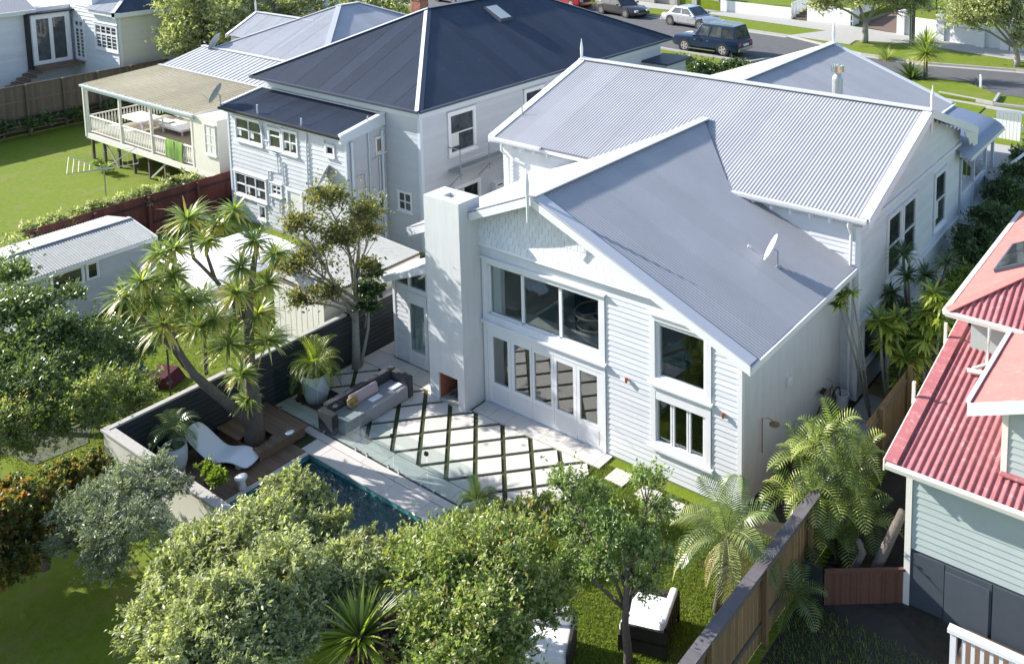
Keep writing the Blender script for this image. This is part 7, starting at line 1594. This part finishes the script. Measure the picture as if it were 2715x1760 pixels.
# ---- flax and strappy plants
b = A(835, 1440, z=2.7); tuft('cordyline', 'big strappy yellow-green cordyline at the bottom centre', (b.x, b.y, 2.35), 150, .92, .07, 'yellow', up=.7, spread=.9, droop=.5, stem=True)
MB().tube([(b.x, b.y, 0), (b.x, b.y, 2.42)], .08, 8).build('trunk', M['bark'], bpy.data.objects['cordyline'])
b = zp('2', 1300, 760); tuft('flax_bush', 'dark green flax bush on the grass island', (b.x, b.y, ZS), 110, 1.5, .11, 'dark', up=.75, spread=.7, droop=.4)
b = zp('2', 1055, 575); tuft('tussock', 'golden tussock clump on the far verge', (b.x, b.y, ZS), 260, 1.0, .03, 'areca', up=.7, spread=.7, droop=1.2)
b = zp('2', 1430, 765); sc_ = thing('young_cabbage_tree', 'young cabbage tree with one round head on the grass island', 'tree', (b.x, b.y, ZS)); tpz = AV(*cr('2', 1437, 520), b)
MB().tube([(b.x, b.y, ZS), (tpz.x, tpz.y, tpz.z)], [.13, .09], 9).build('trunk', M['bark'], sc_); tuft('', '', tuple(tpz), 220, 1.45, .07, 'cord', up=.6, spread=1.0, parent=sc_, droop=.5); tuft('', '', (tpz.x, tpz.y, tpz.z + .5), 120, 1.3, .07, 'cord', up=.8, spread=.6, parent=sc_, droop=.3)
# ---- dark cordylines and broad-leaved shrubs between the houses
def heads_tree(name, lb, base, hs, leaf, L_, w_, n, bark='bark', r=.05, up=.55, spread=1.1, cat='shrub', droop=.8):
    t = thing(name, lb, cat, base); b = Vector(base)
    for (x, y, o_) in hs:
        e = AV(x, y, base, o_); mid_ = b.lerp(e, .55) + Vector((random.uniform(-.12, .12), random.uniform(-.12, .12), -.1)); MB().tube([b, mid_, e], [r * 1.3, r, r * .7], 7).build('stem', M[bark], t, smooth=True); tuft('', '', tuple(e), n, L_, w_, leaf, up=up, spread=spread, parent=t, droop=droop)
    return t
heads_tree('dracaena', 'dark strappy-leaved dracaena beside the tall side windows', (9.9, 8.2, 0), [(2100, 590, 0), (2110, 640, .2), (2070, 680, 0), (2100, 720, .3), (2150, 640, -.2), (2170, 680, 0), (2060, 710, .2), (2200, 610, -.3), (2190, 700, .2)], 'dark', .55, .06, 70)
heads_tree('frangipani', 'yellow-green broad-leaved shrub nearest the side path', (9.9, 6.0, 0), [(2045, 745, 0), (2070, 765, .1), (2060, 790, 0), (2085, 740, -.2), (2100, 830, .2), (2110, 860, 0), (2090, 880, .2), (2125, 830, 0), (2100, 900, .1)], 'drac', .52, .12, 48, 'palebark', up=.5, spread=1.2, droop=.4)
heads_tree('frangipani', 'tall yellow-green broad-leaved shrub beside the red hip roof', (10.9, 6.6, 0), [(2170, 680, 0), (2190, 700, .1), (2160, 720, 0), (2185, 740, .2), (2165, 760, .1), (2150, 790, .3), (2200, 760, 0), (2210, 800, 0), (2150, 740, 0), (2140, 820, .1), (2190, 820, 0)], 'drac', .52, .11, 48, 'palebark', up=.5, spread=1.2, droop=.4)
heads_tree('frangipani', 'single broad-leaved branch leaning over the grey roof edge', (9.6, 5.3, 0), [(1960, 690, .2), (1950, 710, .2), (1980, 680, .1)], 'drac', .30, .09, 30, 'palebark', r=.03)
hz = [bl((2080, 820), z=1.0, r=.6), bl((2120, 780), z=1.2, r=.6), bl((2160, 740), z=1.4, r=.6), bl((2200, 690), z=1.6, r=.6), bl((2230, 650), z=1.6, r=.6), bl((2150, 850), z=.8, r=.5), bl((2110, 900), z=.6, r=.45), bl((2190, 780), z=1.2, r=.5)]
tree('shrub', 'mixed green shrubbery filling the narrow strip beside the side path', (hz[2][0][0], hz[2][0][1], 0), hz, 20000, .14, 'drac', r0=.05, cat='shrub', clump=14, cs=.25, shell=.3, twigs=0)
# purple bush, orange-tip shrub, and fillers
b = A(800, 1520, z=0); tree('loropetalum', 'twiggy purple-leaved bush beside the strappy cordyline', (b.x + .3, b.y, 0), [bl((755, 1455), z=2.5, r=.3), bl((890, 1480), z=2.2, r=.42), bl((905, 1420), z=2.1, r=.4), bl((850, 1530), z=2.2, r=.4), bl((930, 1520), z=2.0, r=.35)], 7000, .075, 'purple', r0=.05, cat='shrub', shell=.2, clump=12, cs=.25, twigs=300, n_br=12)
b = A(1000, 1250, z=0); hz = [bl(D, z=.9, r=.5) for D in ((1010, 1265), (1050, 1235), (1085, 1225), (1120, 1215), (1160, 1205), (1220, 1200), (1270, 1185), (960, 1290))]
tree('border_shrub', 'low green border shrub with copper tips along the end of the patio', (b.x, b.y, 0), hz, 15000, .085, 'rusty', r0=.05, cat='shrub', clump=14, cs=.2, shell=.35, twigs=30)
b = A(850, 1260, z=0); tree('border_shrub', 'dense green shrub at the far edge of the pool', (b.x, b.y, 0), [bl((845, 1262), z=1.0, r=.42), bl((800, 1300), z=1.2, r=.5), bl((890, 1300), z=1.0, r=.45), bl((900, 1350), z=1.0, r=.55)], 11000, .085, 'light', r0=.05, cat='shrub', clump=16, cs=.18, shell=.4, twigs=0)
b = A(480, 1120, z=.1); tree('border_shrub', 'bright green shrub between the garden wall and the lounger', (b.x, b.y, 0), [bl((475, 1092), z=.6, r=.26), bl((505, 1112), z=.55, r=.26)], 2600, .10, 'drac', r0=.03, cat='shrub', clump=12, cs=.22, shell=.3, twigs=0, wid=.5)
b = A(235, 395, z=0); tree('shrub', 'low plant at the foot of the deck post', (b.x, b.y, 0), [bl((228, 385), z=.3, r=.35), bl((250, 392), z=.3, r=.3)], 900, .15, 'drac', r0=.03, cat='plant', clump=12, cs=.3, shell=.2, twigs=0)
# hidden trees off to the left that shade the lower lawns
b = (-9.5, -14.5, 0); tree('shade_tree', 'dark tree beyond the left edge of the picture', b, [((-9.5, -14.5, 4.0), (2.0, 2.2, 1.8)), ((-10.5, -12.5, 3.6), (1.8, 1.8, 1.5)), ((-7.6, -15.6, 3.6), (1.8, 1.8, 1.6)), ((-12, -10.5, 3.4), (1.6, 1.6, 1.5)), ((-8.2, -12.5, 1.8), (1.7, 1.7, 1.8)), ((-7.6, -14.2, 1.8), (1.6, 1.6, 1.7)), ((-8.8, -10.9, 1.8), (1.6, 1.6, 1.8)), ((-6.8, -15.8, 1.8), (1.5, 1.5, 1.7)), (tuple(A(-240, 1330, z=2.6)), (1.3, 1.3, 1.3)), (tuple(A(-360, 1430, z=2.8)), (1.4, 1.4, 1.4))], 42000, .22, 'dark', r0=.2, twigs=0)
# climbing greenery under the brown fence and a creeper mass between fence and white house
hz = [((-40.7, y, .6), (.5, .9, .7)) for y in (-2, 0, 1.6, 3.4, 5, 7, 9)]
tree('hedge', 'dark ground creeper along the foot of the brown paling fence', (-40.7, 3, 0), hz, 5000, .2, 'dark', r0=.04, cat='hedge', clump=14, cs=.25, twigs=0)
t = thing('leaning_log', 'pale lichen-covered trunk leaning against the corner of the green house', 'log', (12.1, .2, 0)); a = A(*cr('I', 1350, 870), z=.55); b = A(*cr('I', 1535, 480), z=1.9); MB().tube([(a.x - .1, a.y, .0), a, b], [.12, .12, .10], 10)  .build('log', M['bark'], t, smooth=True)
t = thing('leaning_log', 'short pale forked trunk behind the red-brown slatted fence', 'log', (11.6, .3, 0)); a = A(*cr('I', 1190, 880), z=.5); b = A(*cr('I', 1255, 760), z=.95); c = A(*cr('I', 1225, 680), z=1.2); MB().tube([(a.x, a.y, 0), a, b, c], [.09, .09, .08, .06], 9)  .build('log', M['bark'], t, smooth=True)

# grass blades on the sunny lawn parts nearest to the eye
def grass_patch(name, x0, x1, y0, y1, n, h_=.05):
    P = np.stack([rng.uniform(x0, x1, n), rng.uniform(y0, y1, n), np.full(n, -.012)], 1); az = rng.uniform(0, 2 * np.pi, n); d = np.stack([np.cos(az) * .5, np.sin(az) * .5, np.ones(n)], 1) * h_ * rng.uniform(.5, 1.3, (n, 1)); s = np.stack([-np.sin(az), np.cos(az), np.zeros(n)], 1) * .009
    V = np.stack([P - s, P + s, P + d], 1).reshape(-1, 3); F = (np.arange(n * 3)).reshape(-1, 3)
    o = mesh_np(name, V, F, LM['lawn'], rnd=rng.uniform(0, 1, n)); o['kind'] = 'stuff'; return o
LM['lawn'] = leafmat('lawn_blade', [(0, (.032, .05, .008)), (.6, (.068, .09, .014)), (1, (.13, .135, .03))], rough=.6, trans=.2)
grass_patch('grass', 4.4, 10.45, -9.5, -.35, 150000, .055)
grass_patch('grass', -20, -5.3, -9, 3, 90000, .06)
grass_patch('weeds', 10.9, 14.5, -6.0, -1.6, 9000, .10)
bpy.context.view_layer.update()
